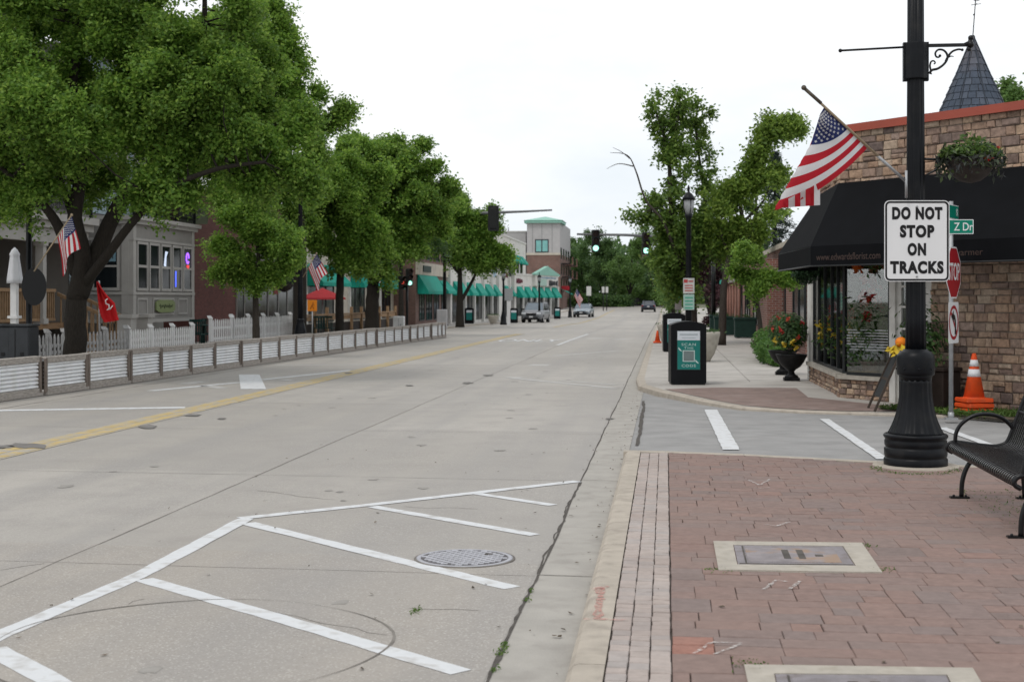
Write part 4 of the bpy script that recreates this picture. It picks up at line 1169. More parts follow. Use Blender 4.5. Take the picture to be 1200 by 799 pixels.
for k_ in range(8):
    z = .86 + k_ * .045; mb.extr([wallB(.08, -.046, z), wallB(.96, -.046, z), wallB(.96, -.046, z + .012), wallB(.08, -.046, z + .012)], wallB(0, -.003, 0) - wallB(0, 0, 0))
part('pane_stripes', mb, mat('frosted stripes', (.5, .52, .53), .6), wb)
# white glazed door
mb = MB()
def bar(a, b, c, d, off=-.05, th=.05): mb.extr([wallB(a, off, c), wallB(b, off, c), wallB(b, off, d), wallB(a, off, d)], wallB(0, -th, 0) - wallB(0, 0, 0))
bar(1.02, 1.14, 0, 2.6, -.0, .12); bar(1.76, 1.86, 0, 2.6, -.0, .12); bar(1.14, 1.76, 2.2, 2.6, -.0, .12)
for s_ in (1.14, 1.27, 1.60, 1.73): pass
bar(1.14, 1.22, GZ, 2.2); bar(1.68, 1.76, GZ, 2.2)
for z0, z1 in ((GZ, .5), (.86, .89), (1.2, 1.23), (1.54, 1.57), (1.86, 1.89), (2.12, 2.2)): bar(1.22, 1.68, z0, z1)
bar(1.44, 1.47, .5, 2.12, -.055, .035)
dr = part('door', mb, M_WTRIM, shop)
mb = MB(); mb.extr([wallB(1.2, -.075, .45), wallB(1.7, -.075, .45), wallB(1.7, -.075, 2.15), wallB(1.2, -.075, 2.15)], wallB(0, -.006, 0) - wallB(0, 0, 0)); part('pane', mb, M_GLASS, dr)
# interior: floor, dim walls
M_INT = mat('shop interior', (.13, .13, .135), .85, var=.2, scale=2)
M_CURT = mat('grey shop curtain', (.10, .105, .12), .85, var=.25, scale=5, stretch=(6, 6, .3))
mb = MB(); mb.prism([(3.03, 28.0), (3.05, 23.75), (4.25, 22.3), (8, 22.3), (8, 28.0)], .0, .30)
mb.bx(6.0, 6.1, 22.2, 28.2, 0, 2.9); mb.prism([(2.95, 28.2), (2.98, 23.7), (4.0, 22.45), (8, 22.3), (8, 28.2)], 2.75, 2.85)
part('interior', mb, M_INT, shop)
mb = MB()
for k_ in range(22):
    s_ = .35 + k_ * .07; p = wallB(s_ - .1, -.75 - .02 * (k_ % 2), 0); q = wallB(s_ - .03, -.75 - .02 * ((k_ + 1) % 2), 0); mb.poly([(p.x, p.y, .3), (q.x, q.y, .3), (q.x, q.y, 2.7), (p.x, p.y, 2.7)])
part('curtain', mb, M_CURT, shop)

# awning
awn = thing('awning', 'black canvas awning with dim web address lettering wrapped round the stone corner shop', 'awning', (0, 0, 0))
zt_, ze, zv = 3.56, 2.50, 2.19
T = [Vector((2.755, 26.3, zt_)), Vector((2.79, 23.58, zt_)), wallB(LBW, .05, zt_)]
T[1] = Vector((C0.x - .045, C0.y - .03, zt_))
E = [Vector((2.04, 26.3, ze)), Vector((2.25, 22.57, ze)), Vector((2.25, 22.57, ze)) + Vector((dB.x, dB.y, 0)) * 4.55]
mb = MB()
V = [Vector((p.x, p.y, zv)) for p in E]
def quad2(a, b, c, d): mb.extr([a, b, c, d], (0, 0, -.008))
mb.sm = False
for a, b, c, d in ((T[0], T[1], E[1], E[0]), (T[1], T[2], E[2], E[1])): mb.poly([a, b, c, d])
for a, b in ((0, 1), (1, 2)): mb.poly([E[a], E[b], V[b], V[a]])
for i in (0, 2):
    wp = Vector((T[i].x, T[i].y, zv)); mb.poly([T[i], E[i], V[i], wp])
part('canvas', mb, M_AWN, awn)
mb = MB()
mb.tube([V[0], V[1], V[2]], .014, 6); mb.tube([E[0] + Vector((.012, 0, -.012)), E[1] + Vector((.012, 0.01, -.012)), E[2] + Vector((.01, .01, -.012))], .014, 6)
part('frame', mb, M_FRAME, awn)
M_DIM = mat('dim awning lettering', (.06, .04, .035), .8, var=.15, scale=20)
aB = math.atan2(dB.y, dB.x)
def on_valance(px, z):
    # where the sight line meets the front valance plane
    o_ = Vector((0, 0, HC)); dr_ = at(px, HOR, 1.0) - o_; n_ = Vector((nB.x, nB.y, 0)); t = (E[1] - o_).dot(n_) / dr_.dot(n_)
    p = o_ + dr_ * t; p.z = z; return p + n_ * .004
p0, p1 = on_valance(957, 2.32), on_valance(1032, 2.32)
text_mesh('lettering', 'www.edwardsflorist.com', .15, M_DIM, awn, (p0 + p1) / 2, (rad(90), 0, aB), extrude=.001, width=(p1 - p0).length)
p0, p1 = on_valance(1121, 2.32), on_valance(1152, 2.32)
text_mesh('lettering', 'varmer', .13, M_DIM, awn, (p0 + p1) / 2, (rad(90), 0, aB), extrude=.001, width=(p1 - p0).length)

# turret roof and weathervane behind the parapet
tc_ = at(1140, 150, 26.6)
tu = thing('turret', 'conical slate turret roof with a thin weathervane rising behind the red coping', 'turret', (tc_.x, tc_.y, 4.0))
M_SLATE = brick_mat('slate shingles', [(.055, .07, .095), (.075, .09, .12), (.06, .075, .10), (.09, .105, .135)], .12)
za_ = HC + (HOR - 44) / FP * 26.6 - 4.0; zb_ = .3
mb = MB(); rb_ = .98
rows = 17
for r_ in range(rows):
    t0, t1 = r_ / rows, (r_ + 1) / rows
    ra, rb2 = rb_ * (1 - t0) + .015, rb_ * (1 - t1) + .015; z0, z1 = zb_ + (za_ - zb_) * t0, zb_ + (za_ - zb_) * t1
    n_ = max(8, int(2 * PI * ra / .15)); ofs = R.random()
    for i in range(n_):
        a0, a1 = 2 * PI * (i + ofs) / n_, 2 * PI * (i + 1 + ofs) / n_ - .012 / max(ra, .1)
        b0, b1 = a0, a1
        ex = .014
        o = mb.addv([((ra + ex) * math.cos(a0), (ra + ex) * math.sin(a0), z0), ((ra + ex) * math.cos(a1), (ra + ex) * math.sin(a1), z0), (rb2 * math.cos(b1), rb2 * math.sin(b1), z1), (rb2 * math.cos(b0), rb2 * math.sin(b0), z1),
                     ((ra - .01) * math.cos(a0), (ra - .01) * math.sin(a0), z0), ((ra - .01) * math.cos(a1), (ra - .01) * math.sin(a1), z0)])
        mb.face((o, o + 1, o + 2, o + 3)); mb.face((o + 4, o + 5, o + 1, o)); mb.face((o + 4, o + 3, o + 2, o + 5))
part('roof', mb, M_SLATE, tu)
mb = MB(); mb.lathe([(.9, -4), (.9, .30), (.93, .32), (.005, za_ - .04)], 20); part('drum', mb, M_MORT, tu)
mb = MB()
for i in range(8):
    a = i * PI / 4 + .2; mb.tube([((rb_ + .02) * math.cos(a), (rb_ + .02) * math.sin(a), zb_), (.02 * math.cos(a), .02 * math.sin(a), za_ + .01)], .013, 5)
part('hip', mb, mat('dark ridge', (.03, .037, .05), .6), tu)
vt = at(1147.5, -2, 26.6) - Vector((tc_.x, tc_.y, 4.0))
mb = MB(); mb.ball((0, 0, za_), .045, 8, 6); mb.tube([(0, 0, za_), (vt.x * 0 + .075, 0, vt.z + .3)], .009, 6)
cz = vt.z + .03; mb.tube([(.07 + .085 * math.cos(i * PI / 9), 0, cz + .085 * math.sin(i * PI / 9)) for i in range(18)], .008, 5, closed=True)
mb.tube([(-.03, 0, cz - .16), (.15, 0, cz - .14)], .006, 5); mb.tube([(.05, -.09, cz - .15), (.07, .09, cz - .15)], .006, 5)
mb.ball((.02, 0, za_ + .42), .018, 6, 5)
part('weathervane', mb, M_BLK2, tu)

# ------------------------------------------------------------------ shop flowers in the window
def bouquet(label, base, pot, stems, colour, mleaf, h, spread, nl=260, nf=120, fs=.07, name='potted_flowers'):
    t = thing(name, label, 'plant', base)
    mb = MB(); rp, hp = pot[0], pot[1]
    mb.lathe([(rp * .7, 0), (rp, hp), (rp * 1.06, hp), (rp * 1.06, hp * .94)], 16); part('pot', mb, pot[2], t)
    g = np.random.default_rng(int(abs(base[0] * 100 + base[1] * 37)))
    P = np.stack([g.normal(0, spread * .5, nl), g.normal(0, spread * .5, nl), hp + np.abs(g.normal(h * .45, h * .22, nl))], 1); leaf_object('leaves', P, .13, .045, mleaf, t, seed=3)
    cs = g.normal(0, 1, (9, 3)) * np.array([spread * .45, spread * .45, h * .16]) + np.array([0, 0, hp + h * .85])
    P = (cs[g.integers(0, 9, nf)] + g.normal(0, .045, (nf, 3))); leaf_object('blossom', P, fs, fs * .8, colour, t, seed=4)
    mb = MB()
    for c_ in cs: mb.tube([(0, 0, hp * .8), (c_[0] * .4, c_[1] * .4, hp + h * .5), tuple(c_)], .006, 4)
    part('stem', mb, mat('flower stem', (.06, .1, .03), .7), t)
    return t
M_TERRA = mat('brown pot', (.13, .07, .045), .7, var=.2, scale=8)
M_DPOT = mat('dark pot', (.02, .022, .024), .6, var=.2, scale=8)
M_PLEAF = leaf_mat('plant leaves', (.025, .06, .018), (.045, .095, .028), (.08, .15, .04), .3)
M_FLO = leaf_mat('orange petals', (.55, .10, .02), (.6, .17, .03), (.6, .25, .05), .25)
bouquet('tall red blossoms in a brown pot behind the shop window stripes', wallB(.42, -.24, .45), (.16, .22, M_TERRA), 9, M_FLR, M_PLEAF, 1.15, .34, 700, 420, .12)
bouquet('orange and red blossoms hanging high inside the corner shop window', wallB(.70, -.22, 1.9), (.12, .14, M_DPOT), 9, M_FLO, M_PLEAF, .3, .45, 60, 420, .12)
bouquet('low leafy potted plant in the corner window of the shop', wallB(.25, -.2, .45), (.10, .14, M_DPOT), 9, M_FLY, M_PLEAF, .35, .2, 200, 20, .05)
bouquet('potted yellow flowers in the shop side window, first from the corner', wallA(3.6, -.3, .45), (.14, .2, M_DPOT), 9, M_FLY, M_PLEAF, .6, .3, 320, 120, .08)
bouquet('potted red flowers in the shop side window, second from the corner', wallA(2.6, -.3, .45), (.14, .2, M_DPOT), 9, M_FLR, M_PLEAF, .9, .3, 320, 120, .08)
bouquet('potted yellow flowers in the shop side window, beside the white pilaster', wallA(1.3, -.3, .45), (.14, .2, M_DPOT), 9, M_FLY, M_PLEAF, .5, .3, 320, 120, .08)

# planter box and shrub against the stone wall
pb_ = wallB(2.18, .42, GZ)
t = thing('planter_box', 'long dark brown planter box with yellow-flowering shrub against the stone wall', 'planter', pb_, aB)
M_BROWN = mat('dark brown planter', (.022, .015, .012), .7, var=.25, scale=9)
mb = MB(); mb.bx(-.42, .42, -.2, .2, 0, .56, bevel=.015); mb.bx(-.44, .44, -.22, .22, .56, .62, bevel=.012); part('box', mb, M_BROWN, t)
g = np.random.default_rng(8)
P = g.normal(0, 1, (800, 3)) * np.array([.17, .12, .26]) + np.array([-.12, 0, .98]); leaf_object('leaves', P, .10, .045, M_PLEAF, t, seed=8)
P = g.normal(0, 1, (46, 3)) * np.array([.10, .08, .09]) + np.array([-.02, -.18, .83]); leaf_object('blossom', P, .075, .06, M_FLY, t, seed=9)
mb = MB()
for k_ in range(7): mb.tube([(R.uniform(-.2, .2), 0, .55), (R.uniform(-.3, .3), R.uniform(-.1, .1), R.uniform(.9, 1.3))], .007, 5)
part('stem', mb, mat('flower stem', (.06, .1, .03), .7), t)

# verge grass under the stop sign
mb = MB()
g0 = [wallB(1.9, .04, 0), wallB(4.7, .04, 0)]
va, vb = Vector((3.55, 21.35, 0)), Vector((4.9, 20.35, 0))
P = []
for _ in range(5200):
    s_ = R.uniform(1.75, 4.6); f = R.random(); p = wallB(s_, .08 + f * .95, 0)
    if p.y < 20.2: continue
    P.append((p.x, p.y, hfar(p.y) + R.uniform(0, .07)))
o = leaf_object('verge_grass', P, .09, .018, M_GRASS, None, up=-.2, seed=12); tag(o, 'patchy grass verge between stone wall and kerb', 'grass', kind='stuff')
mb = MB(); q = [wallB(1.75, .02, .052), wallB(4.7, .02, .052), wallB(4.7, 1.0, .052), wallB(1.75, 1.05, .052)]; mb.poly(q); struct('soil', mb, mat('verge soil', (.10, .08, .06), .95, var=.3, scale=9), fix=False)

# ------------------------------------------------------------------ stop sign assembly
sb_ = gnd(1114.5, 490.5, .05); sb_.z = .04
ss = thing('sign_post', 'grey steel post carrying a red STOP sign, a no-left-turn sign and green street names', 'sign post', sb_)
dS = (sb_ - Vector((0, 0, 0))).dot(Vector((-SN, CS, 0)))
zz = lambda py: HC + (HOR - py) / FP * dS - .04
mb = MB(); mb.tube([(0, 0, 0), (0, 0, zz(236))], .031, 10); mb.tube([(0, 0, 0), (0, 0, .10)], .042, 10); mb.box((0, 0, .012), (.16, .16, .024)); part('post', mb, M_GALV, ss)
# local frame turned so that faces look to the right and a little to us
def panel_empty(ang, z):
    return Matrix.Translation((0, 0, z)) @ Matrix.Rotation(ang, 4, 'Z')
ANG = rad(64)
def rotpart(o, z, ang, y=-.036):
    o.matrix_local = Matrix.Translation((0, 0, z)) @ Matrix.Rotation(ang, 4, 'Z') @ Matrix.Translation((0, y, 0)); return o
oc = [(.38 * math.cos(rad(22.5 + 45 * i)), .38 * math.sin(rad(22.5 + 45 * i))) for i in range(8)]
oc2 = [(x * .94, z * .94) for x, z in oc]
mb = MB(); mb.mi = 1; plate(mb, oc, 0, .003, 0); mb.mi = 0; plate(mb, oc2, -.0022, -.0004, 0)
st = rotpart(part('stop_panel', mb, [M_RED, M_WHITE], ss), zz(319.5), ANG)
text_mesh('lettering', 'STOP', .33, M_WHITE, st, (0, -.0045, 0), (rad(90), 0, 0), extrude=.0006, bold=.004, width=.56)
mb = MB(); plate(mb, rrect(.50, .56, .03), 0, .003, 0); nl = rotpart(part('turn_panel', mb, M_WHITE, ss), zz(378), ANG)
mb = MB()
circ = lambda r: [(r * math.cos(2 * PI * i / 40), r * math.sin(2 * PI * i / 40)) for i in range(40)]
ringp(mb, circ(.235), circ(.19), -.002, 0)
a = rad(-45); mb.poly([(x * math.cos(a) - z * math.sin(a), -.0028, x * math.sin(a) + z * math.cos(a)) for x, z in ((-.2, -.022), (.2, -.022), (.2, .022), (-.2, .022))]); part('prohibition_ring', mb, M_RED, nl)
mb = MB(); mb.poly([(x, -.0034, z) for x, z in ((.05, -.16), (.12, -.16), (.10, .03), (.05, .10), (-.02, .12), (-.02, .05), (.02, .04), (.045, .0))]); mb.poly([(-.01, -.0036, .17), (-.13, -.0036, .085), (-.01, -.0036, .0)]); part('arrow', mb, M_SBLK, nl)
def name_panel(label_, txt, px_r, py_t, py_b, ang, L_, x0, tx, tw):
    h = zz(py_t) - zz(py_b); z = (zz(py_t) + zz(py_b)) / 2
    mb = MB(); mb.mi = 1; plate(mb, rrect(L_, h, .012), 0, .003, 0, x0); mb.mi = 0; plate(mb, rrect(L_ - .02, h - .02, .01), -.002, -.0004, 0, x0)
    o = rotpart(part('street_name_panel', mb, [M_GREEN, M_WHITE], ss), z, ang, -.034)
    text_mesh('lettering', txt, h * .78, M_WHITE, o, (tx, -.0045, -.005), (rad(90), 0, 0), extrude=.0006, bold=.001, width=tw); return o
name_panel('', 'Z Dr', 1138, 257.5, 274.5, YAW - rad(6), .62, -.02, .155, .25)
name_panel('', 'N', 1122, 240.5, 257, YAW + rad(58), .5, .0, .16, .07)

# ------------------------------------------------------------------ stacked cones by the wall
M_ORNG = mat('cone orange', (.72, .085, .018), .5, var=.1, scale=6, dirt=((.35, .08, .04), 8, .5))
M_REFL = mat('reflective collar', (.72, .72, .74), .45, var=.05, scale=12)
def cone(name, label, loc, h, r, base, stack=1, rz=.3, bands=((.5, .66), (.72, .86)), group=None):
    t = thing(name, label, 'traffic cone', loc, rz, group)
    bh = .035
    mb = MB(); zb = (stack - 1) * .075
    for k_ in range(stack):
        z0 = k_ * .075; mb.box((R.uniform(-.012, .012), R.uniform(-.012, .012), z0 + bh), (base, base, bh * 1.8), rz=R.uniform(-.14, .14), bevel=.012)
        mb.lathe([(r * 1.06, z0 + bh), (r * .98, z0 + bh + .045)], 24)
    part('base', mb, M_ORNG, t)
    mb = MB(); rr = lambda f: r + (.028 - r) * f
    H = h - zb - bh
    mb.lathe([(rr(0), zb + bh), (rr(.97), zb + bh + H * .97), (.022, zb + bh + H), (.012, zb + bh + H * .985)], 28); part('body', mb, M_ORNG, t)
    mb = MB()
    for a, b in bands: mb.lathe([(rr(a) + .0035, zb + bh + H * a), (rr(b) + .0035, zb + bh + H * b)], 28)
    if bands: part('collar', mb, M_REFL, t)
    return t
cp = gnd(1141.5, 484, .05); cp.z = .055
cone('traffic_cone', 'stack of orange traffic cones with white bands beside the stone wall', cp, .85, .155, .40, 3)
cp = gnd(770.5, 402, .1); cp.z = .1
cone('traffic_cone', 'small plain orange cone at the kerb beyond the black litter bin', cp, .46, .11, .24, 1, bands=())

# sandwich board with flowers
sbp = gnd(1021, 480, .05); sbp.z = .05
t = thing('sandwich_board', 'dark folding sandwich board standing edge-on outside the flower shop', 'sandwich board', sbp, 0)
M_WOOD = mat('dark weathered wood', (.055, .042, .034), .8, var=.3, scale=7, stretch=(8, 8, 1), bump=.2)
M_CHALK = mat('chalk board', (.03, .032, .033), .8, var=.3, scale=4)
mb = MB(); leg = MB()
top = Vector((.40, .02, .88)); dy = .33
def rail(b, p, q, w_=.05, th=.03):
    p, q = Vector(p), Vector(q); d = (q - p); ax = Vector((0, 1, 0)); nn = d.cross(ax).normalized() * th / 2; s_ = ax * w_ / 2
    o = b.addv([p - nn - s_, p + nn - s_, p + nn + s_, p - nn + s_, q - nn - s_, q + nn - s_, q + nn + s_, q - nn + s_])
    for f in ((3, 2, 1, 0), (4, 5, 6, 7), (0, 1, 5, 4), (1, 2, 6, 5), (2, 3, 7, 6), (3, 0, 4, 7)): b.face([o + i for i in f])
for sgn, (bxx) in ((-1, 0.0), (1, .80)):
    m_ = MB()
    for y in (-dy, dy): rail(m_, (bxx, y, 0), (top.x + sgn * .02, y, top.z))
    rail(m_, ((bxx + top.x) / 2 - sgn * 0, 0, .44), ((bxx + top.x) / 2 + (top.x - bxx) * .02, 0, .48), 2 * dy - .05, .022)
    f = part('board_frame', m_, M_WOOD, t)
    b_ = MB(); q0 = Vector((bxx, 0, 0)).lerp(top, .22); q1 = Vector((bxx, 0, 0)).lerp(top, .97); rail(b_, q0, q1, 2 * dy - .06, .012); part('board', b_, M_CHALK, f)
tg = thing('flower_ornament', 'orange ball and yellow petals tied on top of the sandwich board', 'ornament', sbp + top + Vector((0, -.2, .02)))
mb = MB(); mb.ball((0, 0, .10), .085, 14, 10, sc=(1, 1, .9)); part('ball', mb, mat('orange ornament', (.72, .20, .015), .55, var=.15, scale=14), tg)
g = np.random.default_rng(4); P = g.normal(0, 1, (150, 3)) * np.array([.085, .085, .03]) + np.array([-.02, 0, -.01]); leaf_object('petals', P, .12, .05, M_FLY, tg, seed=4)
P = g.normal(0, 1, (16, 3)) * .025 + np.array([.10, -.03, .09]); leaf_object('ribbon', P, .09, .04, M_DARKL, tg, seed=5)

# ------------------------------------------------------------------ urns, hanging fern, hedge
M_URN = mat('black iron urn', (.009, .009, .010), .5, var=.25, scale=8, spec=.15, dirt=((.03, .028, .025), 9, .5))
def urn(label, loc, seed, n=1.0):
    t = thing('flower_urn', label, 'planter', loc, 0, None)
    mb = MB(); mb.box((0, 0, .03), (.30, .30, .06)); mb.lathe([(.14, .06), (.13, .09), (.07, .13), (.055, .18), (.09, .22), (.17, .27), (.24, .36), (.285, .46), (.30, .49), (.305, .51), (.27, .515), (.26, .46)], 24); part('urn', mb, M_URN, t)
    g = np.random.default_rng(seed)
    k_ = int(2100 * n); d = g.normal(0, 1, (k_, 3)); d /= np.linalg.norm(d, axis=1, keepdims=True); P = d * (g.uniform(0, 1, (k_, 1)) ** .45) * np.array([.33, .33, .40]) + np.array([0, 0, .93]); leaf_object('leaves', P, .085, .04, M_PLEAF, t, seed=seed)
    cs = [(-.22, -.25, .98), (.10, -.3, .86), (.2, -.2, 1.12), (-.1, -.3, 1.2)]
    P = np.concatenate([g.normal(0, .025, (11, 3)) + np.array(c_) for c_ in cs]); leaf_object('red_blossom', P, .07, .055, M_FLR, t, seed=seed + 1)
    cs = [(-.18, -.28, .70), (.06, -.3, .68), (-.02, -.3, .76)]
    P = np.concatenate([g.normal(0, .03, (12, 3)) + np.array(c_) for c_ in cs]); leaf_object('yellow_blossom', P, .07, .055, M_FLY, t, seed=seed + 2)
u1 = gnd(927.5, 446, .1); u1.z = .1; urn('black pedestal urn with red and yellow flowers beside the white pilaster', u1, 21)
u2 = gnd(915, 442, .1); u2.z = .1; urn('black pedestal urn half hidden behind the other flowering urn', u2 + Vector((.12, 1.0, 0)), 31, .7)
hp_ = at(944, 320, 26.6)
t = thing('hanging_fern', 'dark green fern ball hanging under the end of the black awning', 'plant', hp_)
g = np.random.default_rng(6); d = g.normal(0, 1, (900, 3)); d /= np.linalg.norm(d, axis=1, keepdims=True); P = d * (g.uniform(0, 1, (900, 1)) ** .4) * np.array([.27, .27, .22]); M_DF = leaf_mat('fern leaves', (.012, .03, .012), (.02, .05, .02), (.035, .075, .03), .2)
leaf_object('fronds', P, .11, .03, M_DF, t, seed=7, droop=.8); mb = MB(); mb.lathe([(.03, -.14), (.12, -.05), (.13, 0)], 12); part('pot', mb, M_DPOT, t)
mb = MB(); mb.tube([(0, 0, .0), (0, 0, .75)], .005, 4); part('hook', mb, M_BLK2, t)
M_HEDGE = leaf_mat('hedge leaves', (.04, .10, .02), (.065, .15, .03), (.11, .21, .05), .35)
hs_ = gnd(900, 415, .1); hs_.z = .1
t = thing('shrub', 'bright green low shrub beside the flowering urns on the walk', 'shrub', (2.55, 37.0, .1))
g = np.random.default_rng(9); P = []
for cx_, cy_, cz_, rx, rz_ in ((.1, 0, .36, .45, .42), (0, -1.6, .3, .38, .36), (.2, 1.5, .4, .5, .45), (.1, -2.8, .22, .3, .25)):
    d = g.normal(0, 1, (1300, 3)); d /= np.linalg.norm(d, axis=1, keepdims=True); P.append(d * (g.uniform(0, 1, (1300, 1)) ** .4) * np.array([rx, 1.0, rz_]) + np.array([cx_, cy_, cz_]))
leaf_object('leaves', np.concatenate(P), .10, .05, M_HEDGE, t, seed=9)
mb = MB()
for k_ in range(14): mb.tube([(R.uniform(-.15, .15), R.uniform(-3, 2.3), 0), (R.uniform(-.3, .3), R.uniform(-3, 2.3), .5)], .012, 5)
part('stem', mb, mat('shrub wood', (.06, .045, .03), .9), t)

# ------------------------------------------------------------------ litter bins with posters
M_BINB = mat('bin black', (.006, .0065, .008), .45, var=.2, scale=5, spec=.12)
M_TEAL = mat('teal poster', (.012, .165, .145), .5, var=.06, scale=6)
M_PWH = mat('poster white', (.58, .62, .66), .5, var=.04)
M_PINKT = mat('poster print', (.50, .62, .60), .5)
M_QR = mat('poster dark print', (.05, .06, .065), .6)
def bin_(label, loc, rz, h=1.17, w_=.65, d=.62, detail=True, group=None):
    t = thing('litter_bin', label, 'litter bin', loc, rz, group)
    mb = MB(); P = [(-w_ / 2, .03), (w_ / 2, .03), (w_ / 2, h - .07)]
    for i in range(9): a = i / 8; P.append((w_ / 2 - .02 - (w_ - .04) * a, h - .055 + .055 * math.sin(PI * a) ** .8))
    P.append((-w_ / 2, h - .07)); mb.extr([(x, -d / 2, z) for x, z in P], (0, d, 0)); part('body', mb, M_BINB, t)
    mb = MB(); mb.bx(-w_ / 2 + .02, w_ / 2 - .02, -d / 2 + .02, d / 2 - .02, 0, .04); part('plinth', mb, M_FRAME, t)
    pw, z0, z1 = w_ * .635, .285, h - .18
    mb = MB(); mb.bx(-pw / 2 - .012, pw / 2 + .012, -d / 2 - .008, -d / 2, z0 - .012, z1 + .012); po = part('poster', mb, M_FRAME, t)
    mb = MB(); mb.bx(-pw / 2, pw / 2, -d / 2 - .0105, -d / 2 - .0065, z0, z1 - .17, mi=0); mb.bx(-pw / 2, pw / 2, -d / 2 - .0105, -d / 2 - .0065, z1 - .168, z1, mi=1); part('print', mb, [M_TEAL, M_PWH], po)
    if detail:
        y = -d / 2 - .0118; zm = (z0 + z1 - .17) / 2
        for s_, z, sz, wd in (('SCAN', zm + .19, .07, .26), ('THE', zm + .125, .055, .17), ('CODE', zm - .20, .07, .26)): text_mesh('lettering', s_, sz, M_PINKT, po, (0, y, z), (rad(90), 0, 0), extrude=.0004, width=wd, spacing=1.2)
        mb = MB()
        for sx_, sz_, a in ((-.155, .10, .5), (.155, -.125, .5)):
            mb.poly([(sx_ + u, y, zm + sz_ + v) for u, v in ((-.04, .04), (-.02, .03), (.03, -.03), (.02, -.035), (-.03, .0))])
        mb.bx(-.11, .11, y - .0003, y + .001, zm - .125, zm + .085); part('swoosh', mb, M_PINKT, po)
        mb = MB(); mb.bx(-.095, .095, y - .0012, y - .0006, zm - .11, zm + .07); part('blank_square', mb, mat('poster grey', (.16, .2, .2), .6), po)
        mb = MB(); mb.bx(-pw * .4, pw * .4, y - .0002, y + .001, z1 - .075, z1 - .052); mb.bx(-pw * .3, pw * .3, y - .0002, y + .001, z1 - .13, z1 - .12); part('heading', mb, mat('poster heading', (.33, .37, .4), .6), po)
    return t
b = gnd(805.5, 451, .1); b.z = .1; bin_('black litter bin with an arched top and teal poster at the rounded kerb', b + Vector((0, .31, 0)), YAW * .4 + rad(2))
b = at(789.5, 366, 43); b.z = .1; bin_('second black poster bin along the right walk, behind the nearest one', b, rad(3))
M_CB = mat('pale concrete bowl', (.42, .39, .34), .85, var=.12, scale=6, bump=.3, bscale=30, dirt=((.25, .22, .19), 5, .6))
def bowl(label, loc, s=1., plants=True):
    t = thing('concrete_planter', label, 'planter', loc)
    mb = MB(); mb.lathe([(.22 * s, 0), (.24 * s, .05 * s), (.33 * s, .2 * s), (.42 * s, .45 * s), (.45 * s, .6 * s), (.47 * s, .68 * s), (.47 * s, .75 * s), (.43 * s, .755 * s), (.41 * s, .66 * s), (.02, .64 * s)], 24); part('bowl', mb, M_CB, t)
    g = np.random.default_rng(int(loc[1] * 10)); P = g.normal(0, 1, (260, 3)) * np.array([.2, .2, .06]) * s + np.array([0, 0, .75 * s]); leaf_object('leaves', P, .11, .05, M_PLEAF, t, seed=3)
b = gnd(822, 423.5, .1); b.z = .1; bowl('pale round concrete planter just behind the nearest black litter bin', b, 1.0)
b = at(787, 380, 47); b.z = .1; bowl('pale round concrete planter beside the second poster bin', b, 1.0)
# ================================================================== right side beyond the shop
M_BRICK = brick_mat('wall brick', [(.16, .065, .045), (.20, .08, .055), (.135, .055, .042), (.225, .095, .07)], .12)
def plain_brick(name, c, mort=(.3, .27, .24), sc=1.0):
    m = bpy.data.materials.new(name); m.use_nodes = True
    nt = m.node_tree; N = nt.nodes; L = nt.links; b = N['Principled BSDF']; b.inputs['Roughness'].default_value = .9
    tc = N.new('ShaderNodeTexCoord'); sp_ = N.new('ShaderNodeSeparateXYZ'); L.new(tc.outputs['Object'], sp_.inputs[0])
    ad = N.new('ShaderNodeMath'); L.new(sp_.outputs[0], ad.inputs[0]); L.new(sp_.outputs[1], ad.inputs[1])
    cb = N.new('ShaderNodeCombineXYZ'); L.new(ad.outputs[0], cb.inputs[0]); L.new(sp_.outputs[2], cb.inputs[1])
    br = N.new('ShaderNodeTexBrick'); br.inputs['Scale'].default_value = 1.0; br.inputs['Brick Width'].default_value = .21 * sc; br.inputs['Row Height'].default_value = .075 * sc; br.inputs['Mortar Size'].default_value = .007
    br.inputs['Color1'].default_value = tuple(Vector(c) * .82) + (1,); br.inputs['Color2'].default_value = tuple(Vector(c) * 1.2) + (1,); br.inputs['Mortar'].default_value = mort + (1,)
    L.new(cb.outputs[0], br.inputs['Vector'])
    n = N.new('ShaderNodeTexNoise'); n.inputs['Scale'].default_value = .8; n.inputs['Detail'].default_value = 6; L.new(tc.outputs['Object'], n.inputs['Vector'])
    hs = N.new('ShaderNodeHueSaturation'); mr = N.new('ShaderNodeMapRange'); mr.inputs[1].default_value = .3; mr.inputs[2].default_value = .7; mr.inputs[3].default_value = .82; mr.inputs[4].default_value = 1.15
    L.new(n.outputs[0], mr.inputs[0]); L.new(mr.outputs[0], hs.inputs['Value']); L.new(br.outputs[0], hs.inputs['Color']); L.new(hs.outputs[0], b.inputs['Base Color'])
    MATS[name] = m; return m
M_BRK = plain_brick('red brick', (.20, .075, .055))
M_BRKD = plain_brick('brown brick', (.17, .09, .072), (.2, .17, .15))
M_BRKM = plain_brick('maroon brick', (.12, .042, .036), (.13, .06, .05))
M_DGL = mat('dark glazing', (.010, .013, .015), .1, var=.3, scale=1.5, spec=.14)
M_TGL = mat('teal glazing', (.16, .42, .40), .12, var=.15, scale=1.2, spec=.7)
M_CREAM = mat('cream stucco', (.50, .455, .385), .88, var=.08, scale=2, bump=.1, dirt=((.33, .3, .26), 1.4, .5))
M_WSTUC = mat('off-white stucco', (.64, .62, .585), .88, var=.06, scale=2, bump=.1, dirt=((.38, .36, .33), 1.2, .5))
M_GSTUC = mat('pale grey stucco', (.42, .41, .41), .88, var=.06, scale=2)
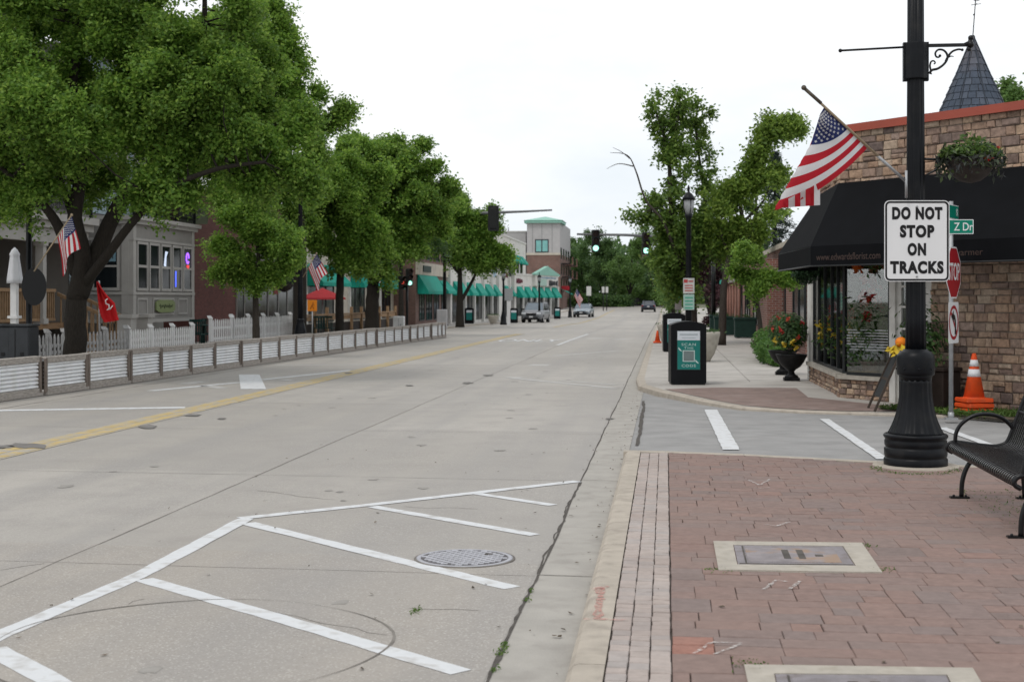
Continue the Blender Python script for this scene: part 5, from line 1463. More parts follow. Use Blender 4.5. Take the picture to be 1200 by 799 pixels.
M_TAWN = mat('teal awning canvas', (.012, .30, .225), .75, var=.12, scale=2.5, dirt=((.02, .22, .17), 3, .5))
M_TROOF = mat('pale green copper roof', (.24, .46, .38), .6, var=.08, scale=3)
M_PALEM = mat('white metal roof', (.60, .62, .64), .5, var=.05)

def window(parent, x0, x1, z0, z1, mf, mg, y=0., muls=(), trans=(), w_=.06, name='window'):
    """frame proud of the facade (outside is -y), pane set back inside it"""
    mb = MB()
    def bar(a, b, c, d): mb.bx(a, b, y - .05, y + .02, c, d)
    bar(x0, x1, z0, z0 + w_); bar(x0, x1, z1 - w_, z1); bar(x0, x0 + w_, z0 + w_, z1 - w_); bar(x1 - w_, x1, z0 + w_, z1 - w_)
    for s_ in muls: bar(x0 + (x1 - x0) * s_ - w_ / 2, x0 + (x1 - x0) * s_ + w_ / 2, z0 + w_, z1 - w_)
    for s_ in trans: mb.bx(x0 + w_, x1 - w_, y - .045, y + .02, z0 + (z1 - z0) * s_ - w_ / 2, z0 + (z1 - z0) * s_ + w_ / 2)
    f = part(name, mb, mf, parent)
    mb = MB(); mb.bx(x0 + .01, x1 - .01, y - .018, y + .015, z0 + .01, z1 - .01); part('pane', mb, mg, f)
    return f
def awning(parent, x0, x1, ztop, zbot, pr, m=None, val=.18, name='awning'):
    mb = MB()
    mb.poly([(x0, -.04, ztop), (x1, -.04, ztop), (x1, -pr, zbot), (x0, -pr, zbot)]); mb.poly([(x0, -pr, zbot), (x1, -pr, zbot), (x1, -pr, zbot - val), (x0, -pr, zbot - val)])
    for x in (x0, x1): mb.poly([(x, -.04, ztop), (x, -pr, zbot), (x, -pr, zbot - val), (x, -.04, zbot - val)])
    return part(name, mb, m or M_TAWN, parent)
def facade(name, label, p0, p1, depth, h, mwall, z0=0., cat='building', coping=None):
    """building with its front from p0 to p1; outside is to the right of that direction"""
    p0, p1 = Vector(p0), Vector(p1); d = p1 - p0
    t = thing(name, label, cat, (p0.x, p0.y, z0), math.atan2(d.y, d.x)); Ln = d.length
    mb = MB(); mb.bx(0, Ln, 0, depth, -1, h); part('wall', mb, mwall, t)
    if coping:
        mb = MB(); mb.bx(-.06, Ln + .06, -.08, .25, h, h + .16); mb.bx(-.06, .2, .25, depth, h, h + .155); mb.bx(Ln - .2, Ln + .06, .25, depth, h, h + .155); part('coping', mb, coping, t)
    return t, Ln

# brick building with posts
bb, LBB = facade('brick_building', 'low red brick building with slim porch posts beyond the flower shop', (3.8, 78), (3.8, 39.5), 12, 3.35, M_BRK, 0, coping=M_CREAM)
for i in range(6): window(bb, 3 + i * 6.4, 6.6 + i * 6.4, .6, 2.9, M_FRAME, M_DGL, muls=(.5,))
mb = MB(); mb.bx(9, LBB - 1, .1, 8, 3.52, 3.6); mb.poly([(9, .2, 3.6), (LBB, .2, 3.6), (LBB, 5, 4.5), (9, 5, 4.5)]); part('roof', mb, M_PALEM, bb)
mb = MB(); mb.bx(LBB + .02, LBB + .08, .5, 11, .35, 2.6); part('end_glazing', mb, M_DGL, bb)
mb = MB(); [mb.bx(LBB + .08, LBB + .14, .5 + i * 1.5, .6 + i * 1.5, .2, 2.7) for i in range(8)]; part('end_mullion', mb, M_FRAME, bb)
mb = MB(); mb.bx(26, 31, -.5, 0, 0, 3.0); part('pier', mb, M_BRK, bb)
for i in range(5):
    mb = MB(); x = 8.5 + i * 2.6; mb.tube([(x, -.8, 0), (x, -.8, 2.5)], .06, 8); po = part('porch_post', mb, mat('pink brown post', (.27, .14, .11), .7), bb)
    mb = MB(); mb.bx(x - .13, x + .13, -.93, -.67, 2.45, 2.72); part('capital', mb, M_WTRIM, po)
mb = MB(); mb.bx(7.5, 20, -1.0, -.6, 2.72, 2.95); part('porch_beam', mb, M_CREAM, bb)
awning(bb, 3, 6, 3.2, 2.65, 1.0)
M_GBOX = mat('dark green planter', (.012, .035, .028), .6, var=.15, scale=6)
def pbox(label, loc, w_=.85, h=.82):
    t = thing('planter_box', label, 'planter', loc)
    mb = MB(); mb.bx(-w_ / 2, w_ / 2, -w_ / 2, w_ / 2, .03, h, bevel=.02); mb.bx(-w_ / 2 - .03, w_ / 2 + .03, -w_ / 2 - .03, w_ / 2 + .03, h - .08, h + .02, bevel=.015); part('box', mb, M_GBOX, t)
    mb = MB(); mb.bx(-w_ / 2 + .06, w_ / 2 - .06, -w_ / 2 + .06, w_ / 2 - .06, h, h + .03); part('soil', mb, M_BROWN, t)
    P = NP.normal(0, 1, (120, 3)) * np.array([.22, .22, .05]) + np.array([0, 0, h + .06]); leaf_object('leaves', P, .09, .04, M_PLEAF, t, seed=2)
for label, px, py in (('square dark green planter on the walk, in front of the porch posts', 848.5, 393), ('square dark green planter by the brick pier, nearer than its twin', 873, 396), ('dark green planter half hidden behind another green planter', 842, 389)):
    b = gnd(px, py, .1); b.z = .1; pbox(label, b)

# second lamp post with parking signs
def small_lamp(label, loc, h=4.75, detail=True, group=None):
    t = thing('street_lamp', label, 'street lamp', loc, 0, group)
    mb = MB(); mb.lathe([(.24, 0), (.24, .12), (.2, .16), (.2, .5), (.14, .75), (.11, .85), (.13, .9), (.1, .95)], 16); part('base', mb, M_BLK, t)
    mb = MB(); mb.lathe([(.10, .9), (.085, 1.6), (.065, h - .75), (.09, h - .70), (.12, h - .62)], 14); part('shaft', mb, M_BLK, t)
    mb = MB(); mb.lathe([(.09, h - .62), (.14, h - .42), (.15, h - .22), (.13, h - .2)], 16); part('globe', mb, mat('frosted lamp glass', (.30, .31, .32), .3, var=.1), t)
    mb = MB(); mb.lathe([(.185, h - .22), (.16, h - .14), (.1, h - .05), (.035, h), (.03, h + .06), (.045, h + .1), (.01, h + .2)], 16)
    for k_ in range(4): a = k_ * PI / 2 + .4; mb.tube([(.10 * math.cos(a), .10 * math.sin(a), h - .62), (.165 * math.cos(a), .165 * math.sin(a), h - .2)], .012, 4)
    part('cap', mb, M_BLK, t); return t
b = at(807, 421, 39.5); b.z = .1
l2 = small_lamp('black lantern lamp post with stacked parking signs in front of the sparse tall tree', b, 4.55)
M_SIGNT = mat('pale sign', (.50, .50, .48), .5); M_SRED = mat('sign red print', (.42, .06, .06), .5); M_SGRN = mat('sign green print', (.08, .33, .24), .5)
pk = thing('parking_sign', 'white parking sign with red lettering above a green-lettered one on the black lantern post', 'sign', (b.x, b.y - .12, 0), YAW)
zz2 = lambda py: HC + (HOR - py) / FP * 39.5
mb = MB(); mb.bx(-.155, .155, -.03, -.02, zz2(344), zz2(326)); part('upper_panel', mb, M_SIGNT, pk)
mb = MB(); mb.bx(-.15, .15, -.03, -.02, zz2(363), zz2(345)); part('lower_panel', mb, mat('pale green sign', (.33, .47, .42), .5), pk)
mb = MB(); mb.bx(-.14, -.03, -.034, -.031, zz2(331.5), zz2(327.5)); mb.bx(-.01, .12, -.034, -.031, zz2(330.5), zz2(329))
for py in (334, 337, 340): mb.bx(-.11, .11, -.034, -.031, zz2(py + 1.2), zz2(py))
part('red_print', mb, M_SRED, pk)
mb = MB()
for py in (348, 352, 356, 360): mb.bx(-.11, .11, -.034, -.031, zz2(py + 1.6), zz2(py))
part('green_print', mb, M_SGRN, pk)
b = at(794, 385, 52); b.z = .1
t = thing('sign_post', 'thin post with a small green street name sign, behind the parking signs', 'sign post', b, YAW)
zq = lambda py: HC + (HOR - py) / FP * 52 - .1
mb = MB(); mb.tube([(0, 0, 0), (0, 0, zq(330))], .03, 8); part('post', mb, M_GALV, t)
mb = MB(); mb.bx(-.28, .2, -.05, -.035, zq(349), zq(337)); part('name_panel', mb, M_GREEN, t)
mb = MB(); mb.bx(-.1, .14, -.05, -.035, zq(363), zq(349.5)); part('grey_panel', mb, mat('grey sign', (.36, .33, .34), .5), t)

# ================================================================== trees on the right
M_BARK = mat('grey brown bark', (.05, .042, .035), .95, var=.3, scale=9, bump=.6, bscale=22, stretch=(6, 6, 1))
M_BARKD = mat('dark bark', (.026, .022, .018), .95, var=.35, scale=9, bump=.7, bscale=20, stretch=(6, 6, 1))
M_LFA = leaf_mat('street tree leaves', (.066, .14, .022), (.118, .225, .033), (.22, .335, .065))
M_LFB = leaf_mat('bright street tree leaves', (.072, .152, .022), (.128, .24, .035), (.225, .345, .065))
M_LFR = leaf_mat('sparse tree leaves', (.075, .135, .022), (.125, .205, .032), (.21, .30, .06))
M_LFS = leaf_mat('maple leaves', (.055, .11, .022), (.10, .175, .032), (.17, .25, .055))
M_LFD = leaf_mat('dark far leaves', (.036, .08, .024), (.06, .12, .034), (.10, .17, .048), .32)
M_LFM = leaf_mat('mid far leaves', (.058, .12, .028), (.088, .165, .04), (.13, .215, .06), .35)
M_LFP = leaf_mat('purple leaves', (.035, .016, .022), (.06, .025, .03), (.09, .042, .042), .25)
M_LFE = leaf_mat('blue green needles', (.02, .038, .03), (.035, .055, .045), (.05, .075, .06), .1)

D = 50
tb = at(812, 405, D); tb.z = .1
limbs = [([tb, at(810, 360, D), at(803, 325, D)], .22, .16),
         ([at(803, 330, D), at(790, 280, D), at(786, 235, D), at(784, 190, D), at(778, 160, D), at(770, 135, D), at(766, 115, D)], .14, .02),
         ([at(784, 190, D), at(792, 150, D), at(797, 122, D), at(792, 104, D)], .045, .01),
         ([at(808, 340, D), at(824, 280, D + 1), at(826, 235, D + 1), at(820, 190, D + 1), at(816, 150, D + 1), at(819, 113, D + 1)], .12, .012),
         ([at(816, 150, D + 1), at(805, 132, D + 1), at(797, 125, D + 1)], .03, .012),
         ([at(803, 325, D), at(778, 262, D - 1), at(757, 235, D - 1), at(745, 200, D - 1), at(735, 182, D - 1), at(715, 179, D - 1)], .065, .006),
         ([at(742, 195, D - 1), at(725, 192, D - 1), at(711, 198, D - 1)], .025, .006),
         ([at(738, 186, D - 1), at(728, 178, D - 1), at(718, 173, D - 1)], .02, .005)]
lobes = [lob(787, 285, D, 30, 28), lob(812, 300, D, 38, 34), lob(800, 335, D, 34, 22), lob(755, 252, D - .5, 20, 9), lob(772, 262, D - .5, 24, 12), lob(777, 240, D, 18, 14), lob(825, 262, D + 1, 18, 20), lob(772, 325, D, 16, 16), lob(742, 262, D, 10, 5), lob(768, 305, D, 22, 16), lob(795, 262, D, 26, 20), lob(790, 310, D, 34, 24), lob(815, 275, D, 30, 26), lob(760, 290, D, 22, 12), lob(835, 285, D + .5, 26, 24)]
tuft = []
rt = random.Random(3)
for li, dd in ((1, 0), (2, 0), (3, 1), (4, 1)):
    pts = [proj(p) for p in limbs[li][0]]
    for (xa, ya), (xb, yb) in zip(pts, pts[1:]):
        for k_ in range(max(1, int(math.hypot(xb - xa, yb - ya) / 3.6))):
            t_ = rt.random(); x, y = xa + (xb - xa) * t_, ya + (yb - ya) * t_
            if y > 285 or rt.random() < .42: continue
            sp_ = 13 if y > 200 else 10
            tuft.append(at(x + rt.choice((-1, 1)) * abs(rt.gauss(sp_ * .55, sp_ * .5)), y + rt.gauss(-2, 4), D + dd + rt.gauss(0, .3)))
AV = [(822, 308, 852, 375), (748, 272, 766, 298), (724, 264, 746, 290), (752, 326, 768, 372)]
tree('street_tree', 'tall sparse tree with bare twigs and two upright limbs, behind the lantern post', tb, limbs, lobes, 27000, (.15, .10), M_LFS, M_BARK, 3, clump=.31, tuft=tuft, shell=.45, avoid=AV, dk=.8)
tb = at(846, 400, D - 1); tb.z = .1
limbs = [([tb, at(848, 340, D - 1), at(855, 300, D - 1), at(869, 262, D - 1), at(868, 235, D - 1), at(880, 195, D - 1), at(900, 165, D - 1), at(925, 150, D - 1)], .15, .015),
         ([at(869, 262, D - 1), at(895, 235, D - 1), at(905, 205, D - 1)], .06, .015), ([at(855, 300, D - 1), at(845, 270, D - 1), at(848, 235, D - 1)], .06, .015)]
lobes = [lob(862, 262, D - 1, 32, 34), lob(845, 300, D - 1, 24, 28), lob(870, 218, D - 1, 20, 22), lob(890, 246, D - 1, 22, 18), lob(878, 285, D - 1, 22, 14)]
tuft = []
for x, y, s, n in ((887, 180, 11, 8), (900, 162, 9, 6), (921, 152, 10, 6), (932, 150, 6, 3), (905, 146, 5, 2), (880, 205, 11, 6), (862, 222, 11, 5), (904, 208, 11, 5), (846, 240, 8, 3)):
    for _ in range(n): tuft.append(at(x + rt.gauss(0, s * .45), y + rt.gauss(0, s * .45), D - 1 + rt.gauss(0, .25)))
tree('street_tree', 'yellow-green tree with one long limb leaning towards the big flag', tb, limbs, lobes, 23000, (.15, .095), M_LFR, M_BARK, 4, clump=.34, tuft=tuft, shell=.6, rag=.5, avoid=[(908, 262, 945, 300), (822, 312, 852, 375)], dk=.5)

D = 38.5
tb = at(893, 410, D); tb.z = .1
tree('small_tree', 'small spreading green tree in front of the red brick building', tb, [([tb, at(890, 375, D), at(884, 340, D)], .08, .05), ([at(884, 342, D), at(868, 318, D), at(850, 312, D)], .04, .012), ([at(884, 342, D), at(905, 318, D), at(925, 315, D)], .04, .012), ([at(884, 342, D), at(885, 310, D)], .04, .012)],
     [lob(882, 303, D, 22, 15), lob(866, 318, D, 14, 10), lob(905, 315, D, 24, 18), lob(895, 335, D, 20, 10), lob(925, 325, D, 16, 16)], 11000, (.10, .06), M_LFB, M_BARK, 5, clump=.22)
# conifer
D = 76
tb = at(908, 372, D); tb.z = zt(tb.y)
cn = thing('conifer', 'dark blue-green conifer with a pointed top behind the sparse tall tree', 'tree', tb)
zt_top = HC + (HOR - 176) / FP * D - tb.z
mb = MB(); mb.tube([(0, 0, 0), (0, 0, zt_top)], (.22, .02), 8); P = []
for i in range(230):
    t_ = R.random() ** .8; z = 1 + (zt_top - 1.1) * t_; r_ = (1 - t_) * 2.3 * R.uniform(.6, 1.1) + .15; a = R.uniform(0, 6.3)
    e_ = Vector((r_ * math.cos(a), r_ * math.sin(a), z - r_ * .28)); mb.tube([(0, 0, z), e_ * .5 + Vector((0, 0, z)) * .5 + Vector((0, 0, .05)), e_], (.02, .005), 4, cap=False)
    for _ in range(46):
        f = R.random() ** .6; P.append((e_.x * f + R.gauss(0, .10), e_.y * f + R.gauss(0, .10), z - r_ * .28 * f * f + R.gauss(-.05, .08)))
part('trunk', mb, M_BARKD, cn); leaf_object('crown', P, .22, .05, M_LFE, cn, seed=2)
D = 40
tb = at(1195, 380, D); tb.z = 0
tree('garden_tree', 'tree top rising behind the red coping near the turret, at the picture edge', tb, [([tb, at(1196, 250, D), at(1196, 130, D)], .2, .05)], [lob(1194, 116, D, 20, 24), lob(1215, 130, D, 40, 40)], 9000, (.13, .08), M_LFM, M_BARK, 8, clump=.3)

# ================================================================== far end of the street
def bg_tree(label, px, d, w_px, top, bot, m, seed, n=8000, ls=(.34, .22), name='far_tree', nl=6):
    r = random.Random(seed); tb = at(px, HOR, d); tb.z = zt(tb.y) if tb.y > 62 else 0
    mid = (top + bot) / 2; L_ = []
    for i in range(nl):
        L_.append(lob(px + r.uniform(-.55, .55) * w_px, mid + r.uniform(-.5, .45) * (bot - top) * .75, d + r.uniform(-2, 2), w_px * r.uniform(.45, .62), (bot - top) * r.uniform(.24, .34)))
    L_.append(lob(px, top + (bot - top) * .22, d, w_px * .45, (bot - top) * .24))
    base = Vector(tb)
    return tree(name, label, base, [([tb, at(px, bot, d), at(px + r.uniform(-4, 4), mid, d), at(px, top + 8, d)], .28, .06), ([at(px, bot, d), at(px + w_px * .5, mid, d)], .15, .04), ([at(px, bot, d), at(px - w_px * .5, mid, d)], .15, .04)], L_, n, ls, m, M_BARKD, seed, 'trees at the far end of the street', clump=.75 * d / 200 + .2, nbr=.5)
bg_tree('dark green tree right of the tower building at the street end', 684, 235, 22, 282, 345, M_LFD, 41)
bg_tree('dark broad tree behind the white road signs', 708, 225, 24, 285, 348, M_LFD, 42)
bg_tree('brighter green tree standing over the last car in the street', 738, 218, 26, 276, 345, M_LFM, 43)
bg_tree('green tree behind the hanging green traffic light', 770, 215, 24, 268, 350, M_LFM, 44)
bg_tree('green tree behind the leaning limbs of the sparse tall tree', 796, 170, 30, 272, 360, M_LFM, 45)
bg_tree('tall tree peeping above the tower side balconies', 668, 255, 16, 280, 345, M_LFD, 46)
bg_tree('greyish tree high behind the street end, above the signal arm', 697, 270, 18, 274, 330, M_LFD, 47)
bg_tree('dark tree behind the porch posts of the brick building', 850, 120, 26, 262, 350, M_LFD, 50, ls=(.28, .18))
bg_tree('deep green tree between the sparse tall tree and the conifer', 886, 90, 24, 215, 330, M_LFD, 51, ls=(.2, .13))
bg_tree('purple-leaved tree behind the slim porch posts', 834, 88, 24, 288, 376, M_LFP, 52, n=12000, ls=(.2, .13), name='purple_tree')
bg_tree('light green bushy tree on the right walk below the sparse tall tree', 789, 150, 9, 334, 362, M_LFM, 53, ls=(.22, .15), n=4000)
def hedge(label, p, q, h, m, n, seed, w_=1.2):
    p, q = Vector(p), Vector(q); c = (p + q) / 2
    t = thing('hedge', label, 'hedge', (c.x, c.y, zt(c.y))); g = np.random.default_rng(seed)
    f = g.uniform(-.5, .5, n); d_ = q - p; z = g.uniform(0, 1, n) ** .7 * h * (1 + .25 * np.sin(f * 23 + seed) + .15 * np.sin(f * 51))
    P = np.stack([d_.x * f + g.normal(0, w_ * .4, n), d_.y * f + g.normal(0, w_ * .4, n), z], 1); leaf_object('leaves', P, .42, .28, m, t, seed=seed)
    mb = MB(); k_ = 14
    for i in range(k_): x = d_.x * (i / (k_ - 1) - .5); y = d_.y * (i / (k_ - 1) - .5); mb.tube([(x, y, -.2), (x, y, h * .8)], .05, 4)
    part('stem', mb, M_BARKD, t)
a, b = at(672, HOR, 212), at(716, HOR, 216); hedge('long dark hedge behind the white road signs', a, b, 1.5, M_LFD, 5000, 3)
a, b = at(738, HOR, 226), at(800, HOR, 205); hedge('green hedge bank at the end of the street', a, b, 2.4, M_LFM, 7000, 4)
a, b = at(712, HOR, 212), at(735, HOR, 214); hedge('olive clump of bushes beside the black fence', a, b, 1.3, M_LFD, 3000, 5)
a, b = at(730, HOR, 219), at(758, HOR, 219)
t = thing('fence', 'low black fence across the end of the street', 'fence', (a.x, a.y, zt(a.y)), math.atan2((b - a).y, (b - a).x)); ln = (b - a).length
mb = MB(); [mb.bx(i * .5 - .02, i * .5 + .02, -.02, .02, 0, 1.2) for i in range(int(ln / .5) + 1)]; mb.bx(0, ln, -.015, .015, .2, .26); mb.bx(0, ln, -.015, .015, 1.12, 1.18); mb.bx(0, ln, .02, .03, 0, 1.15); part('railing', mb, M_BLK2, t)
h_, Lh = facade('house', 'pale house glimpsed through the trees at the far end of the street', at(733, HOR, 262).to_2d()[:], at(765, HOR, 262).to_2d()[:], 8, 7.5, M_CREAM, zt(262))
for i in range(3): window(h_, .6 + i * 1.6, 1.6 + i * 1.6, 3.2, 4.8, M_WTRIM, M_DGL)
mb = MB(); mb.extr([(-.3, -.4, 7.5), (Lh + .3, -.4, 7.5), (Lh / 2, 1.5, 9.6)], (0, 8, 0)); part('roof', mb, M_BRKD, h_)

# road signs at the end
def far_sign(label, px, d, y0, y1, w_px, two=False):
    b = at(px, HOR, d); b.z = zt(b.y)
    t = thing('road_sign', label, 'sign', b, YAW); q = lambda py: HC + (HOR - py) / FP * d - b.z; k_ = d / FP
    mb = MB()
    if two: mb.bx(-w_px * k_ / 2, -.08, -.08, -.06, q(y1), q(y0)); mb.bx(.08, w_px * k_ / 2, -.08, -.06, q(y1), q(y0))
    else: mb.bx(-w_px * k_ / 2, w_px * k_ / 2, -.08, -.06, q(y1), q(y0))
    part('panel', mb, M_SIGNT, t)
    mb = MB()
    for s_ in ((-1, 1) if two else (0,)): mb.tube([(s_ * w_px * k_ * .27, 0, 0), (s_ * w_px * k_ * .27, 0, q(y0))], .06, 6)
    part('post', mb, M_BLK2, t)
far_sign('single white rectangular sign at the far street end, left of the paired signs', 690, 190, 335.5, 346.5, 5.5)
far_sign('pair of small white signs on two posts in front of the dark hedge', 709, 195, 336, 343, 7.5, True)

# ------------------------------------------------------------------ traffic signals
M_SIGB = mat('signal black', (.014, .015, .015), .5, var=.15); M_ARM = mat('signal arm steel', (.16, .165, .17), .5, metal=.3, var=.1)
M_LIT = mat('green signal light', (.45, 1.0, .80), .3, emit=1.5, var=.02); M_LR = mat('red signal light', (.8, .10, .07), .3, emit=.45, var=.02); M_OFF = mat('unlit lens', (.03, .012, .008), .2)
def signal(label, pc, rz, lit=2, plate_=False, name='traffic_signal', k_=1.0):
    t = thing(name, label, 'traffic signal', pc, rz)
    mb = MB(); mb.bx(-.19 * k_, .19 * k_, -.12, .12, -.54 * k_, .54 * k_, bevel=.03)
    if plate_: mb.bx(-.29 * k_, .29 * k_, .05, .075, -.66 * k_, .66 * k_)
    part('housing', mb, M_SIGB, t)
    for i in range(3):
        z = (.35 - .35 * i) * k_
        mb = MB(); mb.tube([(0, -.12, z), (0, -.135, z)], .135 * k_, 16); part('lens', mb, (M_LIT if lit == 2 else M_LR) if i == lit else M_OFF, t)
        mb = MB(); n = 14
        for j in range(n):
            a0, a1 = rad(-30) + rad(240) * j / n, rad(-30) + rad(240) * (j + 1) / n; r_ = .15 * k_
            mb.poly([(r_ * math.cos(a0), -.12, z + r_ * math.sin(a0)), (r_ * math.cos(a1), -.12, z + r_ * math.sin(a1)), (r_ * math.cos(a1), -.36 + .1 * (a1 < 0), z + r_ * math.sin(a1)), (r_ * math.cos(a0), -.36 + .1 * (a0 < 0), z + r_ * math.sin(a0))])
        part('visor', mb, M_SIGB, t)
    return t
D = 69
def pole_arm(label, pb, pts, d, r=.1):
    t = thing('signal_mast', label, 'signal mast', pb)
    P = [at(x, y, dd) - pb for x, y, dd in pts]
    mb = MB(); mb.tube([(0, 0, 0), (0, 0, P[0].z + .3)], (.12, .09), 10); mb.lathe([(.24, 0), (.24, .08), (.17, .15)], 12); part('pole', mb, M_BLK2, t)
    mb = MB(); mb.tube([Vector((0, 0, P[0].z))] + P[1:], (r, .05), 8); part('arm', mb, M_ARM, t); return t
pb = at(836, 380, D); pb.z = .1
pole_arm('signal mast arm reaching out of the sparse tall tree over the road', pb, [(836, 284, D), (780, 278, D), (735, 275.5, D), (676, 274.5, D)], D)
signal('green traffic light hanging over the road, clear against the far trees', at(698, 282.5, D - .35), YAW)
signal('green traffic light hanging over the road beside the leafy limbs', at(757, 285.5, D - .35), YAW)
D = 83
pb = at(521, 385, 91.5); pb.z = zt(91)
pole_arm('signal mast arm over the left lanes, coming out of the green street trees', pb, [(521, 251.5, 91.5), (556, 250.3, 88.5), (578, 249.3, 84), (612, 248, 83), (647, 246.3, D)], D, .12)
signal('black traffic signal seen from behind on the arm over the left lanes', at(578.5, 256, D - .3), YAW + PI - .2, lit=9, plate_=True, k_=1.12)
D = 63
pb = at(477, 388, D); pb.z = .02
t = thing('signal_post', 'short dark signal post behind the far end of the white barrier', 'signal post', pb)
mb = MB(); mb.tube([(0, 0, 0), (0, 0, 2.9)], .06, 8); mb.lathe([(.16, 0), (.16, .1), (.09, .25)], 10); part('pole', mb, M_BLK2, t)
signal('side traffic light showing green on the short signal post', at(479.5, 325, D - .2), YAW + .3, 2, k_=.72)
signal('pedestrian light glowing red on the short signal post', at(470.5, 331, D - .1), YAW + .5, 1, k_=.55)
# the woods that close the view: one mass
g = np.random.default_rng(77); n = 26000
P = []
for _ in range(n):
    px = R.uniform(640, 900); d = R.uniform(236, 275); top = 291 + 9 * math.sin(px * .11) + 6 * math.sin(px * .31 + 1) + 3 * math.sin(px * .83)
    py = top + (356 - top) * R.random() ** .85; P.append(tuple(at(px, py, d)))
o = leaf_object('distant_woods', P, .75, .5, M_LFD, None, seed=7); tag(o, 'distant dark woods closing the view at the end of the street', 'woods', kind='stuff')
# ================================================================== left side: barrier of corrugated panels
M_WWOOD = mat('weathered board', (.34, .31, .28), .9, var=.28, scale=5, stretch=(2, 2, 9), bump=.3, bscale=30)
M_WWOOD2 = mat('weathered upright', (.165, .135, .115), .9, var=.3, scale=5, stretch=(9, 9, 1.2), bump=.3, bscale=30)
M_CORR = mat('white corrugated metal', (.80, .81, .82), .45, metal=.1, var=.05, scale=3, dirt=((.45, .43, .40), 4, .4))
A0, A1 = gnd(0, 470.5), gnd(521, 395.5)
dv = (A1 - A0).to_2d().normalized(); barang = math.atan2(dv.y, dv.x)
edges = [-60, 48, 99, 148, 185.5, 220, 249, 279, 302.5, 324.5, 345.5, 365, 382, 398.5, 414, 427, 439, 449, 460, 469.5, 479, 488, 495.5, 503.5, 511, 516.5, 521]
def s_at(px):
    t = (px - 600) / FP; dx, dy = -SN + CS * t, CS + SN * t
    # intersect ray (dx,dy)*k with A0 + dv*s
    det = dx * (-dv.y) + dv.x * dy
    s_ = (dx * -A0.y + A0.x * dy) / -det if abs(det) > 1e-9 else 0
    k_ = None
    # solve k*dx = A0.x + s*dv.x ; k*dy = A0.y + s*dv.y
    M_ = Matrix(((dx, -dv.x), (dy, -dv.y))); k_, s_ = M_.inverted() @ Vector((A0.x, A0.y)); return s_
ss_ = [s_at(p) for p in edges]
npan = len(ss_) - 1
for i in range(npan):
    s0, s1 = ss_[i], ss_[i + 1]; w_ = s1 - s0
    p = A0 + Vector((dv.x, dv.y, 0)) * s0 + Vector((R.uniform(-.03, .03), 0, 0)); p.z = zt(p.y)
    k_ = npan - 1 - i
    wh = ' at the picture edge' if i == 0 else ''
    t = thing('barrier_panel', 'corrugated metal barrier panel, %s of the row counted from the traffic-light end' % ORD[k_], 'barrier', p, barang + R.uniform(-.016, .016), 'corrugated barrier panels along the street')
    h = .70 + R.uniform(-.015, .015); e = .012
    mb = MB(); mb.box((w_ / 2, 0, h - .04), (w_ - .01, .14, .035), bevel=.006); mb.box((w_ / 2, -.05, h - .09), (w_ - .02, .035, .075), bevel=.006); part('top_rail', mb, M_WWOOD, t)
    mb = MB(); mb.box((w_ / 2, -.05, .09), (w_ - .02, .035, .09), bevel=.006); mb.box((w_ / 2, 0, .035), (w_ - .04, .2, .05)); part('bottom_rail', mb, M_WWOOD, t)
    for x in (.045, w_ - .05):
        mb = MB(); mb.box((x, -.056, h / 2), (.075, .04, h - .08), bevel=.006); part('upright', mb, M_WWOOD2, t)
    mb = MB(); n = 84; prev = None
    for j in range(n + 1):
        z = .125 + (h - .24) * j / n; y = .01 - .06 * abs(math.sin(PI * 7 * j / n)) ** .75
        cur = mb.addv([(.06, y, z), (w_ - .06, y, z)])
        if prev is not None: mb.face((prev, prev + 1, cur + 1, cur), None, True)
        prev = cur
    part('corrugated_sheet', mb, M_CORR, t)
    mb = MB(); mb.box((w_ / 2, .03, h / 2), (w_ - .1, .02, h - .2)); part('backing', mb, M_WWOOD2, t)

# ------------------------------------------------------------------ picket fences
M_PW = mat('white picket paint', (.68, .68, .68), .6, var=.05, scale=5, dirt=((.45, .44, .42), 5, .4)); M_PG = mat('greyed picket paint', (.33, .33, .33), .75, var=.15, scale=5, dirt=((.2, .19, .18), 6, .6))
def picket(label, p, q, m, sp_, h=.74, w_=.085, z0=.1, posts=2, cap=False):
    p, q = Vector(p), Vector(q); d = q - p; L_ = d.length
    t = thing('picket_fence', label, 'fence', (p.x, p.y, z0), math.atan2(d.y, d.x))
    mb = MB(); n = int(L_ / sp_)
    for i in range(n + 1):
        x = i * L_ / n; hh = h + R.uniform(-.015, .015); mb.extr([(x - w_ / 2, -.03, .06), (x + w_ / 2, -.03, .06), (x + w_ / 2, -.03, hh - .09), (x, -.03, hh), (x - w_ / 2, -.03, hh - .09)], (0, .022, 0))
    part('pickets', mb, m, t)
    for z in (.3, h - .28):
        mb = MB(); mb.bx(0, L_, -.006, .035, z - .04, z + .04); part('rail', mb, m, t)
    for i in range(posts + 1):
        x = L_ * i / posts; mb = MB(); mb.bx(x - .05, x + .05, -.045, .055, 0, h + .04); mb.extr([(x - .065, -.06, h + .04), (x + .065, -.06, h + .04), (x, -.0, h + .13)], (0, .13, 0)); part('post', mb, m, t)
def lx(px, x=-14.6): y = col_at(px, x); return (x, y)
picket('greyed picket fence behind the barrier, left of the big forked trunk', lx(36), lx(76), M_PG, .20)
picket('greyed picket fence behind the barrier, right of the big forked trunk', lx(96), lx(149), M_PG, .22)
picket('white picket fence below the bay window', lx(150), lx(226), M_PW, .17, posts=3)
picket('short white picket fence just right of the dark green chairs', lx(247), lx(272), M_PW, .2, posts=1, h=.92)
picket('longer white picket fence in front of the maroon brick shop', lx(272.5), lx(341), M_PW, .19, posts=4, h=.95)

